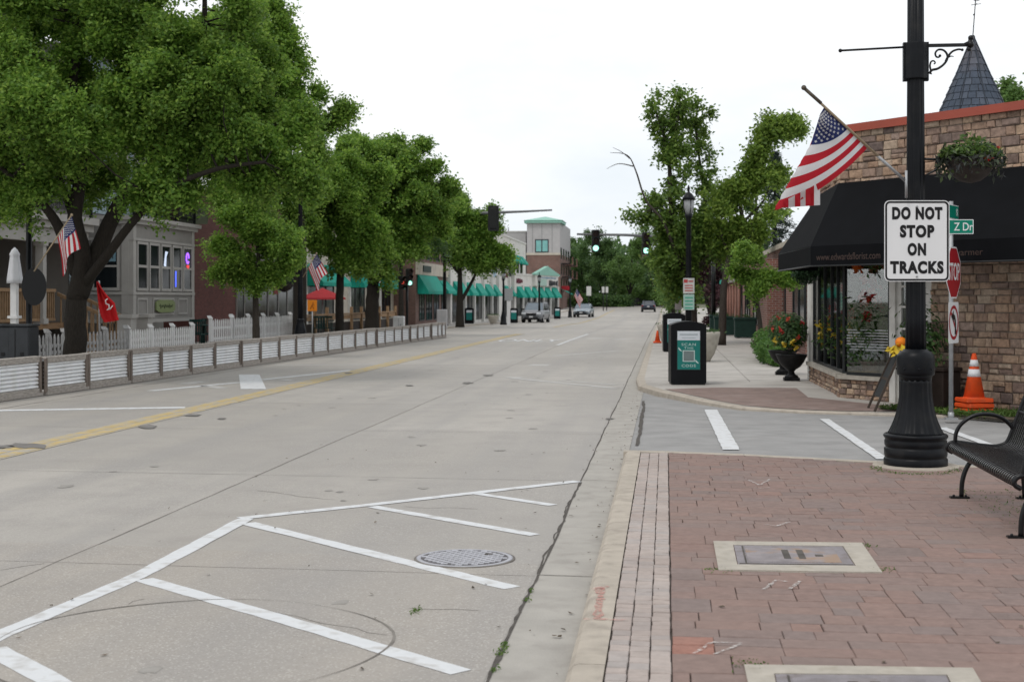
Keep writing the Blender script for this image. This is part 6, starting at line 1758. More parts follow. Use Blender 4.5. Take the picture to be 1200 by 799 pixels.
# ------------------------------------------------------------------ porch house with bay window
M_TAUPE = mat('taupe painted boards', (.265, .253, .238), .7, var=.06, scale=3, dirt=((.16, .15, .14), 3, .4)); M_TAUPEL = mat('light taupe trim', (.37, .355, .335), .65, var=.05, scale=4)
M_BLUES = mat('pale blue siding', (.34, .42, .46), .7, var=.05, scale=2)
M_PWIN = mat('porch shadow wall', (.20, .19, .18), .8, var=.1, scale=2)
def siding(mb, x0, x1, y, z0, z1, pitch=.13):
    z = z0
    while z < z1 - .01:
        zz_ = min(z + pitch, z1); mb.poly([(x0, y - .022, z), (x1, y - .022, z), (x1, y, zz_), (x0, y, zz_)]); mb.poly([(x0, y, z), (x1, y, z), (x1, y - .022, z), (x0, y - .022, z)]); z = zz_
XH = -17.6; Y0, Y1 = 31.0, 48.6
house = thing('house', 'taupe and pale blue wooden house with porch, balcony and bay window behind the picket fence', 'house', (XH, Y0, .1), PI / 2)
# local x runs along the street away from us, -y towards the road
yB = col_at(155, -16.0) - Y0; yE = col_at(226, -16.0) - Y0
LH = Y1 - Y0
mb = MB(); mb.bx(yB - .9, LH, .02, 9, 0, 9.2); mb.bx(0, yB - .9, 2.2, 9, 0, 9.2); part('wall', mb, M_TAUPE, house)
mb = MB(); siding(mb, yB - .9, yB + .02, .0, 0, 4.0); siding(mb, yB - .9, LH, 0, 4.25, 9.1); siding(mb, 0, yB - .9, 2.18, 4.25, 9.1); part('siding', mb, M_BLUES, house)
for x0 in (1.5, 5.5): window(house, x0, x0 + 1.1, 5.2, 7.2, M_TAUPEL, M_DGL, 2.16, trans=(.5,), w_=.09)
for x0 in (yB + .5, yB + 2.6, yB + 4.2): window(house, x0, x0 + 1.0, 5.0, 7.3, M_TAUPEL, M_DGL, -.03, trans=(.5,), w_=.09)
# bay
PB = 1.6
bay = MB(); bay.bx(yB, yE, -PB, .02, .9, 3.95); bayo = part('bay', bay, M_TAUPE, house)
mb = MB()
mb.bx(yB - .12, yE + .12, -PB - .14, .02, 3.86, 3.98); mb.bx(yB - .2, yE + .2, -PB - .24, .02, 3.98, 4.10)
mb.bx(yB - .05, yE + .05, -PB - .06, .02, 1.72, 1.80); mb.bx(yB - .05, yE + .05, -PB - .06, .02, 3.36, 3.44)
mb.bx(yB - .04, yE + .04, -PB - .05, .02, .86, .96)
for x in (yB + .09, yE - .09): mb.bx(x - .12, x + .12, -PB - .045, -PB + .1, .96, 3.86)
mb.bx(yB - .045, yB + .05, -PB + .1, -PB + .32, .96, 3.86); mb.bx(yB - .045, yB + .05, -.22, -.02, .96, 3.86)
for a, b in ((.35, 1.2), (1.7, 3.6), (4.0, 4.9)):
    for q in ((yB + a, yB + b, 1.08, 1.14), (yB + a, yB + b, 1.56, 1.62), (yB + a, yB + a + .06, 1.14, 1.56), (yB + b - .06, yB + b, 1.14, 1.56)): mb.bx(q[0], q[1], -PB - .035, -PB, q[2], q[3])
part('trim', mb, M_TAUPEL, bayo)
wx = (yE - yB - .36) / 5
M_NEONP = mat('purple neon', (.35, .12, 1.0), .4, emit=1.6, var=.02); M_NEONB = mat('blue neon', (.10, .16, 1.0), .4, emit=1.2, var=.02); M_NEONR = mat('red neon', (1.0, .08, .08), .4, emit=.8, var=.02); M_NEONW = mat('pale lit sign', (.7, .8, 1.0), .4, emit=.5, var=.02)
for i in range(5):
    x0 = yB + .22 + wx * i; wn_ = window(bayo, x0 + .06, x0 + wx - .06, 1.84, 3.34, M_TAUPEL, M_DGL, -PB - .01, trans=(.5,), w_=.08)
    mb = MB(); cxx = x0 + wx / 2; y_ = -PB - .038
    if i == 4:
        mb.mi = 0; mb.tube([(cxx + .12 * math.cos(k * .7), y_, 2.95 + .17 * math.sin(k * .7)) for k in range(9)], .03, 5); part('neon', mb, M_NEONP, wn_); mb = MB(); mb.tube([(cxx - .06, y_, 2.7), (cxx + .03, y_, 2.62), (cxx + .1, y_, 2.7)], .035, 5); part('neon', mb, M_NEONR, wn_)
    elif i == 3: mb.tube([(cxx - .12, y_, 2.5), (cxx - .12, y_, 1.98)], .022, 5); part('neon', mb, M_NEONB, wn_)
    elif i == 2: mb.poly([(cxx - .2, y_, 2.65), (cxx + .02, y_, 2.62), (cxx + .05, y_, 2.95), (cxx + .2, y_, 3.1), (cxx - .05, y_, 3.12)]); part('poster', mb, M_NEONW, wn_)
# window in the end face of the bay, with a pale blue card
ef = thing('x', None, None); bpy.data.objects.remove(ef)
mb = MB(); x_ = yB - .03
for q in ((-1.22, -.34, 1.84, 1.93), (-1.22, -.34, 3.26, 3.34), (-1.22, -1.14, 1.93, 3.26), (-.42, -.34, 1.93, 3.26), (-1.14, -.42, 2.55, 2.61)): mb.bx(x_ - .03, x_ + .03, q[0], q[1], q[2], q[3])
wn_ = part('window', mb, M_TAUPEL, bayo); mb = MB(); mb.bx(x_ - .012, x_ + .028, -1.2, -.36, 1.86, 3.32); part('pane', mb, M_DGL, wn_)
mb = MB(); mb.bx(x_ - .018, x_ - .013, -1.1, -.46, 2.72, 3.02); part('card', mb, mat('pale blue card', (.16, .27, .33), .5), wn_)
mb = MB()
for k_ in range(4): y_ = -1.02 + k_ * .15; mb.bx(x_ - .021, x_ - .0185, y_, y_ + .03, 2.80, 2.94); mb.bx(x_ - .021, x_ - .0185, y_ + .03, y_ + .075, 2.86, 2.88)
part('card_print', mb, M_SBLK, wn_)
# green oval plaque below the windows
mb = MB(); mb.extr([(yB + 2.65 + .85 * max(-1, min(1, 1.15 * math.cos(2 * PI * i / 24))), -PB - .05, 1.36 + .2 * max(-1, min(1, 1.2 * math.sin(2 * PI * i / 24)))) for i in range(24)], (0, -.05, 0)); pq = part('plaque', mb, mat('sage green plaque', (.20, .24, .11), .6, var=.06), bayo)
mb = MB(); yy = -PB - .104
mb.tube([(yB + 2.05 + k_ * .055, yy, 1.36 + .06 * math.sin(k_ * 2.1) * (1 + .4 * math.sin(k_ * .9))) for k_ in range(23)], .012, 4); part('script', mb, mat('dark plaque script', (.04, .05, .03), .6), pq)
# hanging sign, roof board over the shop line
# porch: deck, posts, eave, railing, stairs
mb = MB(); mb.bx(0, yB - .9, -.6, 2.2, .75, .9); deck = part('deck', mb, mat('cedar deck', (.24, .15, .085), .8, var=.25, scale=4, stretch=(1, 8, 8)), house)
M_CED = mat('cedar rail', (.27, .175, .10), .8, var=.25, scale=5, stretch=(4, 4, 1))
mb = MB(); mb.bx(-.2, yB - .85, -.75, 2.2, 3.55, 3.75); mb.bx(-.25, yB - .8, -.9, 2.25, 3.75, 3.95); mb.bx(-.1, yB - .95, -.62, -.42, 3.15, 3.55); part('porch_eave', mb, M_TAUPEL, house)
for x in (.3, col_at(28, XH) - Y0, yB - 1.15):
    mb = MB(); mb.bx(x - .11, x + .11, -.6, -.38, .9, 3.2); mb.bx(x - .15, x + .15, -.64, -.34, .9, 1.05); mb.bx(x - .15, x + .15, -.64, -.34, 3.05, 3.17); part('porch_column', mb, M_TAUPEL, house)
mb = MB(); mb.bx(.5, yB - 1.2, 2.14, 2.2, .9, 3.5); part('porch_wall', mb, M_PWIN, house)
xa, xb = col_at(-20, XH) - Y0, col_at(44, XH) - Y0
mb = MB(); mb.bx(.3, xb, -.55, -.45, 1.78, 1.87); mb.bx(.3, xb, -.53, -.47, .98, 1.05)
x = .35
while x < xb: mb.bx(x - .02, x + .02, -.52, -.48, 1.05, 1.8); x += .13
part('railing', mb, M_CED, house)
mb = MB(); s0 = xb + .25; n = 5
for i in range(n): mb.bx(s0, yB - 1.7, -.6 - .3 * (i + 1), -.6 - .3 * i, 0, .9 - .16 * (i + 1))
part('stairs', mb, M_CED, house)
for x in (s0 - .05, yB - 1.6):
    mb = MB(); mb.extr([(x - .04, -.5, 1.78), (x - .04, -2.2, 1.0), (x - .04, -2.2, .9), (x - .04, -.5, 1.68)], (.08, 0, 0))
    for k_ in range(9): y_ = -.6 - k_ * .19; z_ = 1.7 - (k_ * .19 + .1) * .46; mb.bx(x - .02, x + .02, y_ - .02, y_ + .02, max(.05, z_ - .85), z_)
    part('stair_rail', mb, M_CED, house)
for x in (s0 + .02, yB - 1.45):
    mb = MB(); mb.bx(x - .2, x + .2, -2.7, -2.3, 0, 1.05); mb.bx(x - .25, x + .25, -2.75, -2.25, 1.05, 1.15); part('stair_pier', mb, M_TAUPEL, house)
# balcony railing over porch and bay
mb = MB()
def railrun(x0, x1, y):
    mb.bx(x0, x1, y - .025, y + .025, 5.15, 5.2); mb.bx(x0, x1, y - .02, y + .02, 4.25, 4.29); n = int((x1 - x0) / .13)
    for i in range(n + 1): x = x0 + (x1 - x0) * i / n; mb.bx(x - .012, x + .012, y - .012, y + .012, 4.1, 5.15)
    for i in range(4): x = x0 + (x1 - x0) * i / 3; mb.bx(x - .04, x + .04, y - .04, y + .04, 3.95, 5.28)
railrun(.1, yB - .95, -.7); railrun(yB, yE, -PB - .05)
part('balcony_rail', mb, M_BLK2, house)
mb = MB(); mb.extr([(-.4, -.6, 9.2), (LH + .3, -.6, 9.2), (LH + .3, 4.5, 12), (-.4, 4.5, 12)], (0, 0, .15)); mb.extr([(-.4, 9.4, 9.2), (LH + .3, 9.4, 9.2), (LH + .3, 4.5, 12), (-.4, 4.5, 12)], (0, 0, .15)); part('roof', mb, mat('grey shingle roof', (.10, .10, .105), .9, var=.2, scale=8), house)
# board sign projecting at the end of the bay
hs = thing('hanging_sign', 'sage green board sign with faded dark lettering projecting beside the bay window', 'sign', onx(229, 252, -16.1), YAW)
k_ = 48 / FP
mb = MB(); mb.extr([(x * k_, 0, z * k_) for x, z in ((-20, -11), (14, -11), (15, -6), (15, 6), (13, 10), (-18, 10), (-20, 5))], (0, .05, 0)); part('board', mb, mat('sage sign board', (.135, .15, .10), .7, var=.08), hs)
mb = MB()
for z, x0, x1 in ((4, -15, 9), (-4, -14, 3)):
    x = x0
    while x < x1: w2 = R.uniform(1, 2); mb.bx(x * k_, (x + w2) * k_, -.012, -.002, (z - R.uniform(1, 1.8)) * k_, (z + R.uniform(1, 1.8)) * k_); x += w2 + .8
part('lettering', mb, mat('dark plaque script', (.04, .05, .03), .6), hs)
mb = MB(); mb.tube([(-8 * k_, .02, 10 * k_), (-8 * k_, .02, 16 * k_)], .015, 5); mb.tube([(9 * k_, .02, 10 * k_), (9 * k_, .02, 16 * k_)], .015, 5); mb.tube([(-18 * k_, .02, 16 * k_), (16 * k_, .02, 16 * k_)], .02, 5); part('hanger', mb, M_BLK2, hs)

# ------------------------------------------------------------------ maroon brick shop
b2, L2_ = facade('brick_shop', 'maroon brick shop with tall thin-framed windows between house and teal awnings', (-17.2, col_at(228, -17.2)), (-17.2, col_at(349, -17.2)), 10, 5.6, M_BRKM, .1, coping=M_TAUPEL)
q = lambda px: col_at(px, -17.2) - col_at(228, -17.2)
window(b2, q(276), q(345), .4, 3.0, M_TAUPE, M_DGL, muls=(.12, .3, .5, .68, .85), w_=.09)
mb = MB(); mb.bx(q(268), q(347), -.12, 0, 3.05, 3.5); part('sign_band', mb, M_TAUPE, b2)
mb = MB(); mb.bx(q(260) - .06, q(260) + .06, -.1, 0, 2.0, 2.25); part('wall_light', mb, M_BLK2, b2)
mb = MB(); mb.bx(q(296), q(302), -.03, -.02, 1.7, 2.1); mb.bx(q(320), q(325), -.03, -.02, 1.8, 2.2); part('red_card', mb, mat('dull red card', (.20, .03, .025), .6), b2)
hb = onx(333, 328, -16.4)
for k2, (px, py) in enumerate(((331, 318), (333, 333))):
    c = onx(px, py, -16.5); t = thing('hanging_basket', 'dark hanging basket beside the maroon brick shop, %s of two' % ('upper' if k2 == 0 else 'lower'), 'planter', c)
    mb = MB(); mb.lathe([(.05, -.35), (.3, -.22), (.42, 0), (.40, .03)], 16); part('bowl', mb, M_BASK, t)
    P = NP.normal(0, 1, (220, 3)) * np.array([.28, .28, .10]) + np.array([0, 0, .1]); leaf_object('leaves', P, .14, .06, M_DARKL, t, seed=k2)
    mb = MB(); mb.tube([(0, 0, .0), (0, 0, .45)], .01, 4); mb.tube([(0, 0, .45), (-.8, 0, .5)], .015, 4); part('bracket', mb, M_BLK2, t)

# ------------------------------------------------------------------ row of shops with teal awnings
def yq(px, X): return col_at(px, X)
X3 = -17.0
Ya, Yb = yq(352, X3), yq(487, X3)
s3, L3 = facade('shop_building', 'cream shop front with teal awnings half hidden by the street trees', (X3, Ya), (X3, Yb), 12, 5.4, M_CREAM, .05, coping=M_WSTUC)
l3 = lambda px: yq(px, X3) - Ya
for a, b in ((357, 392), (408, 428), (444, 458), (462, 478)):
    awning(s3, l3(a), l3(b), 3.35, 2.45, .9); window(s3, l3(a) + .3, l3(b) - .3, .5, 2.4, M_FRAME, M_DGL, muls=(.35, .7))
    mb = MB(); mb.bx(l3(a) - .1, l3(a) + .2, -.12, 0, 0, 3.8); part('pilaster', mb, M_WTRIM, s3)
for px in (366, 388, 410, 430, 452, 470): window(s3, l3(px) - .6, l3(px) + .8, 3.75, 5.0, M_WTRIM, M_DGL)
# dark brick two-storey
X4 = -15.6
Ya4, Yb4 = yq(487, X4), yq(528, X4)
s4, L4 = facade('brick_building', 'dark brown brick two-storey shop with a wide teal awning beyond the traffic-light mast', (X4, Ya4), (X4, Yb4), 12, 7.6, M_BRKD, -.1, coping=M_CREAM)
l4 = lambda px: yq(px, X4) - Ya4
mb = MB(); mb.bx(-.02, L4, -.14, 0, 3.35, 4.15); part('fascia', mb, M_CREAM, s4)
awning(s4, l4(488.5), l4(510), 3.45, 2.3, .75); awning(s4, l4(514), l4(524), 3.1, 2.35, .7)
for a, b in ((491, 497), (499, 506), (508, 514), (517, 525)):
    window(s4, l4(a), l4(b), 4.35, 6.1, M_FRAME, M_DGL, muls=(.5,)); awning(s4, l4(a) - .1, l4(b) + .1, 6.7, 6.05, .5)
    window(s4, l4(a), l4(b), .4, 2.6, M_FRAME, M_DGL, muls=(.5,))
mb = MB(); mb.bx(l4(493), l4(502), -.2, -.14, 3.55, 3.95); part('sign_board', mb, M_GBOX, s4)
# white two-storey with row of awnings
X5 = -15.3
Ya5, Yb5 = yq(528, X5), yq(616, X5)
s5, L5 = facade('shop_building', 'off-white two-storey shop row with teal awnings under dark upper windows', (X5, Ya5), (X5, Yb5), 14, 8.0, M_WSTUC, -.3, coping=M_WTRIM)
l5 = lambda px: yq(px, X5) - Ya5
for a, b in ((530, 542), (545, 553), (555.5, 564), (566.5, 574), (576, 581.5), (590.5, 595), (596, 600.5)):
    awning(s5, l5(a) + .3, l5(b) - .3, 3.3, 2.45, .6); window(s5, l5(a), l5(b), .35, 2.8, M_FRAME, M_DGL, muls=(.5,))
    mb = MB(); mb.bx(l5(b) + .02, l5(b) + (l5(b + .9) - l5(b)), -.25, 0, 0, 4.2); part('pilaster', mb, M_WTRIM, s5)
for a, b in ((576.5, 581.5), ): awning(s5, l5(a) - 2, l5(b), 6.4, 5.7, .6); window(s5, l5(a) - 1.5, l5(b), 4.6, 6.4, M_FRAME, M_DGL, muls=(.5,))
for a in (596, 600.5, 605.2, 609.5):
    window(s5, l5(a), l5(a + 2.4), 4.4, 6.1, M_FRAME, M_DGL); awning(s5, l5(a) - .2, l5(a + 3.2), 6.55, 5.85, .6)
for a, b in ((534, 540), (545, 551), (556, 561)): window(s5, l5(a), l5(b), 4.6, 6.8, M_FRAME, M_DGL, muls=(.5,))
M_SIGNK = mat('dark shop letters', (.04, .04, .045), .6); M_SIGNB = mat('shop sign blue', (.30, .42, .52), .6); M_SIGNR = mat('shop sign dark red', (.14, .03, .05), .6)
def scribble(parent, x0, x1, z, h, m, y=-.03):
    mb = MB(); x = x0
    while x < x1:
        w_ = min(R.uniform(.35, .7), x1 - x); hh = h * R.uniform(.6, 1)
        mb.bx(x, x + w_ * .28, y - .06, y, z - hh / 2, z + hh / 2); mb.bx(x + w_ * .3, x + w_ * .72, y - .06, y, z + hh * .2, z + hh * .42); mb.bx(x + w_ * .5, x + w_ * .7, y - .06, y, z - hh / 2, z + hh * .15); x += w_ + .12
    part('shop_lettering', mb, m, parent)
scribble(s5, l5(566), l5(573), 4.55, .75, M_SIGNK); scribble(s5, l5(591), l5(594.5), 4.35, .7, M_SIGNR); scribble(s5, l5(596.5), l5(600.5), 4.5, .9, M_SIGNK)
mb = MB(); mb.bx(l5(577), l5(580.5), -.1, 0, 4.0, 5.0); part('sign_board', mb, M_SIGNB, s5)
# stepped-forward white front with gable, turned a little to us
P0, P1 = at(603, HOR, 141), at(654, HOR, 158)
s6, L6 = facade('shop_building', 'low off-white shop front with a small green gable below the brick tower', (P0.x, P0.y), (P1.x, P1.y), 6, 4.45, M_WSTUC, -.32, coping=M_WTRIM)
dd = P1 - P0
def l6(px):
    t = (px - 600) / FP; M_ = Matrix(((-SN + CS * t, -dd.x), (CS + SN * t, -dd.y))); k_, s_ = M_.inverted() @ Vector((P0.x, P0.y)); return s_ * L6
for a, b in ((605, 611), (613.5, 620), (621.5, 627), (628.5, 635), (636.5, 643), (645, 652)):
    awning(s6, l6(a) + .15, l6(b) - .1, 3.3, 2.35, .65); window(s6, l6(a), l6(b), .35, 2.6, M_FRAME, M_DGL)
    mb = MB(); mb.bx(l6(b) + .02, l6(b + 1.2), -.2, 0, 0, 3.4); part('pilaster', mb, M_WTRIM, s6)
mb = MB(); mb.bx(l6(624), l6(651), -.3, .5, 3.4, 4.55); gb = part('gable_wall', mb, M_WSTUC, s6)
mb = MB(); a, b = l6(623), l6(652); mb.extr([(a, -.42, 4.55), (b, -.42, 4.55), (b, -.42, 4.68), ((a + b) / 2, -.42, 5.55), (a, -.42, 4.68)], (0, .4, 0)); part('gable_roof', mb, M_TROOF, gb)
scribble(s6, l6(605), l6(612), 3.85, .55, M_SIGNR); scribble(s6, l6(640), l6(650), 3.75, .7, M_SIGNK, -.31); scribble(s6, l6(628), l6(648), 4.3, .2, M_SIGNB, -.31)
mb = MB(); mb.bx(l6(627), l6(637), -.36, -.3, 3.45, 4.15); part('sign_board', mb, mat('pale green board', (.36, .5, .44), .6), s6)
# tower
DT = 198
T0 = at(617.5, HOR, DT)
def x_on(px, y): t_ = (px - 600) / FP; return y * (-SN + CS * t_) / (CS + SN * t_)
T1 = Vector((x_on(656, T0.y), T0.y, 0))
tw, LT = facade('tower_building', 'three-storey corner tower of brick and pale stucco under a flat-pitched green roof', (T0.x, T0.y), (T1.x, T1.y), 22, (HOR - 260) / FP * 198 + HC, M_GSTUC, 0)
zq = lambda py: HC + (HOR - py) / FP * DT
kx = LT / 38.5
lx6 = lambda px: (px - 617.5) * kx
mb = MB(); mb.bx(-.03, LT + .03, -.08, .3, -1, zq(298)); mb.bx(LT - .3, LT + .06, .3, 22, -1, zq(298)); part('brick_storeys', mb, M_BRKD, tw)
mb = MB(); mb.bx(-.1, LT + .1, -.14, 0, zq(299), zq(296.5)); part('string_course', mb, M_CREAM, tw)
mb = MB(); mb.bx(-.35, LT + .35, -.4, 7, zq(261.5), zq(258.5)); part('cornice', mb, M_TROOF, tw)
mb = MB(); z0, z1 = zq(258.5), zq(252.5)
V = [(-.45, -.5, z0), (LT + .45, -.5, z0), (LT + .45, 7.3, z0), (-.45, 7.3, z0)]; mb.mi = 0
for i in range(4): mb.poly([V[i], V[(i + 1) % 4], (LT / 2, 3.3, z1)])
mb.poly(V[::-1]); part('roof', mb, M_TROOF, tw)
window(tw, lx6(627), lx6(643), zq(296), zq(280.5), M_SIGNK, M_TGL, muls=(.5,), w_=.14)
mb = MB(); [mb.bx(lx6(p) - .03, lx6(p) + .03, -.03, 0, zq(296), zq(262)) for p in (624, 635, 647)]; part('panel_joint', mb, mat('stucco joint', (.25, .25, .25), .8), tw)
# side face along the street: windows and balconies
for k_ in range(4):
    y0 = 1.2 + k_ * 5
    for z0_, z1_ in ((zq(342), zq(325)), (zq(322), zq(308)), (zq(303), zq(290))):
        mb = MB(); mb.bx(LT - .05, LT + .09, y0, y0 + 1.6, z0_, z1_); f = part('window', mb, M_SIGNK, tw)
        mb = MB(); mb.bx(LT + .06, LT + .11, y0 + .15, y0 + 1.45, z0_ + .15, z1_ - .15); part('pane', mb, M_DGL, f)
    for z0_ in (zq(325), zq(309)):
        mb = MB(); mb.bx(LT, LT + 1.2, y0 + 2.2, y0 + 4.6, z0_, z0_ + .15)
        for j in range(13): mb.bx(LT + 1.14, LT + 1.18, y0 + 2.2 + j * .2, y0 + 2.24 + j * .2, z0_ + .15, z0_ + 1.15)
        mb.bx(LT + 1.12, LT + 1.2, y0 + 2.2, y0 + 4.6, z0_ + 1.1, z0_ + 1.17); part('balcony', mb, M_BRK if k_ % 2 else M_BLK2, tw)
mb = MB(); mb.bx(LT + .1, LT + 1.3, 2, 2.2, zq(340), zq(335)); part('red_sign', mb, mat('red shop sign', (.42, .02, .03), .5), tw)
mb = MB(); mb.poly([(LT + .05, .5, zq(338)), (LT + 1.6, .5, zq(345)), (LT + 1.6, 5, zq(345)), (LT + .05, 5, zq(338))]); part('awning', mb, M_TAWN, tw)
# grey block left of the tower, behind
G0, G1 = at(585, HOR, 178), at(600, HOR, 178); g2, LG = facade('building', 'plain pale grey upper block with a vent pipe left of the tower roof', (x_on(572, 204), 204), (x_on(616, 204), 204), 10, 11.6, M_GSTUC, -.2, coping=M_WTRIM)
mb = MB(); mb.tube([(LG * .5, 2, 11.6), (LG * .5, 2, 12.4)], .1, 8); part('vent_pipe', mb, M_GALV, g2)
for i in range(3): window(g2, .4 + i * 1.1, 1.2 + i * 1.1, 7, 9, M_FRAME, M_DGL)

# ------------------------------------------------------------------ lamps, flags and signs on the left
for label, px, d, top in (('black lantern lamp post in front of the row of off-white shops', 590, 98, 313), ('black lantern lamp post in front of the green gable', 632, 122, 319), ('thin black lamp post in front of the wide teal awning', 521, 92, 285), ('thin black lamp post near the red shop sign of the tower', 668, 150, 322)):
    b = at(px, HOR, d); b.z = zt(b.y) + .08; small_lamp(label, b, HC + (HOR - top) / FP * d - b.z - .2)
b = at(34, HOR, 31); b.z = .1
t = thing('street_lamp', 'dark lamp post with a round black sign back near the white umbrella', 'street lamp', b)
mb = MB(); mb.lathe([(.16, 0), (.16, .3), (.10, .5), (.065, .6), (.062, 4.6)], 14); part('shaft', mb, M_BLK, t)
mb = MB(); mb.lathe([(.1, 4.6), (.2, 4.8), (.2, 5.1), (.05, 5.3)], 14); part('globe', mb, mat('frosted lamp glass', (.30, .31, .32), .3, var=.1), t)
rs = thing('round_sign', 'dark oval sign seen from behind on the lamp post near the white umbrella', 'sign', at(40, 336, 30.9), YAW)
mb = MB(); mb.extr([(.27 * math.cos(2 * PI * i / 28), -.01, .41 * math.sin(2 * PI * i / 28)) for i in range(28)], (0, .02, 0)); part('disc', mb, M_BLK2, rs); mb = MB(); mb.bx(-.15, .1, .01, .06, .22, .26); mb.bx(-.15, .1, .01, .06, -.26, -.22); part('clamp', mb, M_GALV, rs)
b = at(352, HOR, 47); b.z = .1
small_lamp('black lantern lamp post beside the dark trunk and the small street tree', b, 5.9)

def hang_flag(label, px0, py0, px1, py1, d, drop, wd, hf=.62):
    """pole from px0,py0 (low) to px1,py1 (tip); cloth hangs from the outer part"""
    b = at(px0, py0, d); t = thing('flag', label, 'flag', b)
    tip = at(px1, py1, d - .4); mb = MB(); mb.tube([(0, 0, 0), tip - b], .014, 6); part('pole', mb, M_POLE, t)
    mb = MB(); mb.ball(tip - b, .03, 6, 5); part('finial', mb, M_POLE, t)
    v = tip - b
    def surf(u, vv):
        h = v * (1 - hf * vv); s_ = drop
        x = h.x + .05 * u * math.sin(6 * vv + 1.0); y = h.y + .10 * math.sin(8 * vv + 2 * u) * u; z = h.z - s_ * u * (1 - .12 * (1 - vv)) + .05 * math.sin(5 * vv) * u
        return Vector((x + wd * u, y, z))
    flag_cloth(surf, t, stars=True, nu=16); return t
hang_flag('American flag drooping against the big forked trunk', 40, 318, 84, 252, 27.4, .72, .10, .38)
hang_flag('American flag hanging in front of the teal awnings', 355, 325, 371, 297, 46, .72, .30)
b = at(672, 352, 150); t = hang_flag('small washed-out flag near the far white signs', 671, 352, 676, 338, 150, 1.3, .6)
# orange work sign
b = at(366, HOR, 45); b.z = .05
t = thing('work_sign', 'square orange work sign on a thin post behind the barrier', 'sign', b, YAW)
q45 = lambda py: HC + (HOR - py) / FP * 45 - .05
mb = MB(); mb.tube([(0, 0, 0), (0, 0, q45(352))], .02, 6); part('post', mb, M_GALV, t)
mb = MB(); mb.bx(-.15, .15, -.03, -.02, q45(364.5), q45(351.5)); part('panel', mb, mat('orange sign face', (.60, .19, .012), .5, var=.05), t)
mb = MB()
for p_, r_ in ((((-.06, 0, q45(362)), (-.01, 0, q45(358)), (.02, 0, q45(356))), .012), (((.05, 0, q45(362)), (.01, 0, q45(358))), .012), (((.02, 0, q45(356)), (.07, 0, q45(358))), .01)): mb.tube([(x, -.034, z) for x, _, z in p_], r_, 4)
mb.ball((.03, -.034, q45(354.5)), .02, 6, 4); part('figure', mb, mat('dark orange print', (.25, .07, .01), .6), t)
b = at(-2, HOR, 27.0); b.z = .1

# dark bins
for label, px in (('dark grey metal cabinet behind the barrier, against the picture edge', 2), ('dark grey metal cabinet beside the lamp post with the round sign', 24)):
    b = at(px, HOR, 27.5); b.z = .1; t = thing('utility_cabinet', label, 'cabinet', b, YAW)
    mb = MB(); mb.bx(-.26, .26, -.3, .3, 0, 1.05, bevel=.02); mb.bx(-.28, .28, -.32, .32, 1.05, 1.10, bevel=.015); part('body', mb, mat('charcoal metal', (.035, .038, .042), .55, var=.15), t); mb = MB(); mb.bx(-.01, .01, -.305, -.3, .05, 1.0); mb.bx(.1, .16, -.32, -.3, .5, .56); part('door_seam', mb, M_BLK2, t)
# closed white umbrella
b = at(17, HOR, 33); b.z = .1
t = thing('closed_umbrella', 'folded white parasol on a square white post on the porch side', 'parasol', b)
q33 = lambda py: HC + (HOR - py) / FP * 33 - .1
mb = MB(); mb.bx(-.07, .07, -.07, .07, 0, q33(328)); mb.bx(-.12, .12, -.12, .12, q33(373), q33(370)); part('post', mb, M_PW, t)
mb = MB(); pr = []
mb.lathe([(.19, q33(332)), (.185, q33(327)), (.15, q33(315)), (.115, q33(303)), (.11, q33(300)), (.125, q33(298)), (.07, q33(293)), (.01, q33(290))], 28, flute=.12, nf=7); part('canopy', mb, mat('white parasol cloth', (.62, .63, .66), .8, var=.05), t)
# red banner
b = at(117, HOR, 36); b.z = .1
t = thing('red_banner', 'red cloth parasol with white script leaning folded below the bay window', 'parasol', b, YAW)
q36 = lambda py: HC + (HOR - py) / FP * 36 - .1
k_ = 36 / FP
mb = MB(); mb.tube([(0, 0, 0), (-.02, 0, q36(329))], .025, 6); part('pole', mb, M_GALV, t)
g = [(-1, 330), (4, 338), (11, 347), (19, 355), (22, 368), (24, 375)]
gl = [(-1.5, 330), (-1.5, 342), (-1.5, 352), (-.5, 362), (2, 371), (6, 378)]
mb = MB(); rows = []
for (xr, yr), (xl, yl) in zip(g, gl):
    rows.append(mb.addv([((xl + (xr - xl) * j / 8) * k_, -.05 - .09 * math.sin(j * 1.9) - .05 * math.sin(j * 1.1), q36(yl + (yr - yl) * j / 8)) for j in range(9)]))
for a, c in zip(rows, rows[1:]):
    for j in range(8): mb.face((a + j, a + j + 1, c + j + 1, c + j), None, True)
bl = mb.build('cloth', mat('red parasol cloth', (.48, .012, .016), .7, var=.1), t, fix=False)
mb = MB(); mb.tube([(x * k_, -.22, q36(y)) for x, y in ((12, 350), (9.5, 352), (10, 356), (13.5, 357), (14, 361), (11, 363), (15, 362), (18, 358))], .014, 5); part('script', mb, M_PW, bl)
# red umbrella by the teal awnings
b = at(378, HOR, 60); b.z = .1
t = thing('parasol', 'open red parasol below the first teal awning', 'parasol', b); q60 = lambda py: HC + (HOR - py) / FP * 60 - .1
mb = MB(); mb.tube([(0, 0, 0), (0, 0, q60(338))], .03, 6); part('pole', mb, M_GALV, t)
mb = MB(); mb.lathe([(1.0, q60(351)), (.98, q60(349)), (.5, q60(343)), (.02, q60(337.5))], 8, sm=False); part('canopy', mb, mat('faded red parasol cloth', (.34, .03, .035), .8), t)
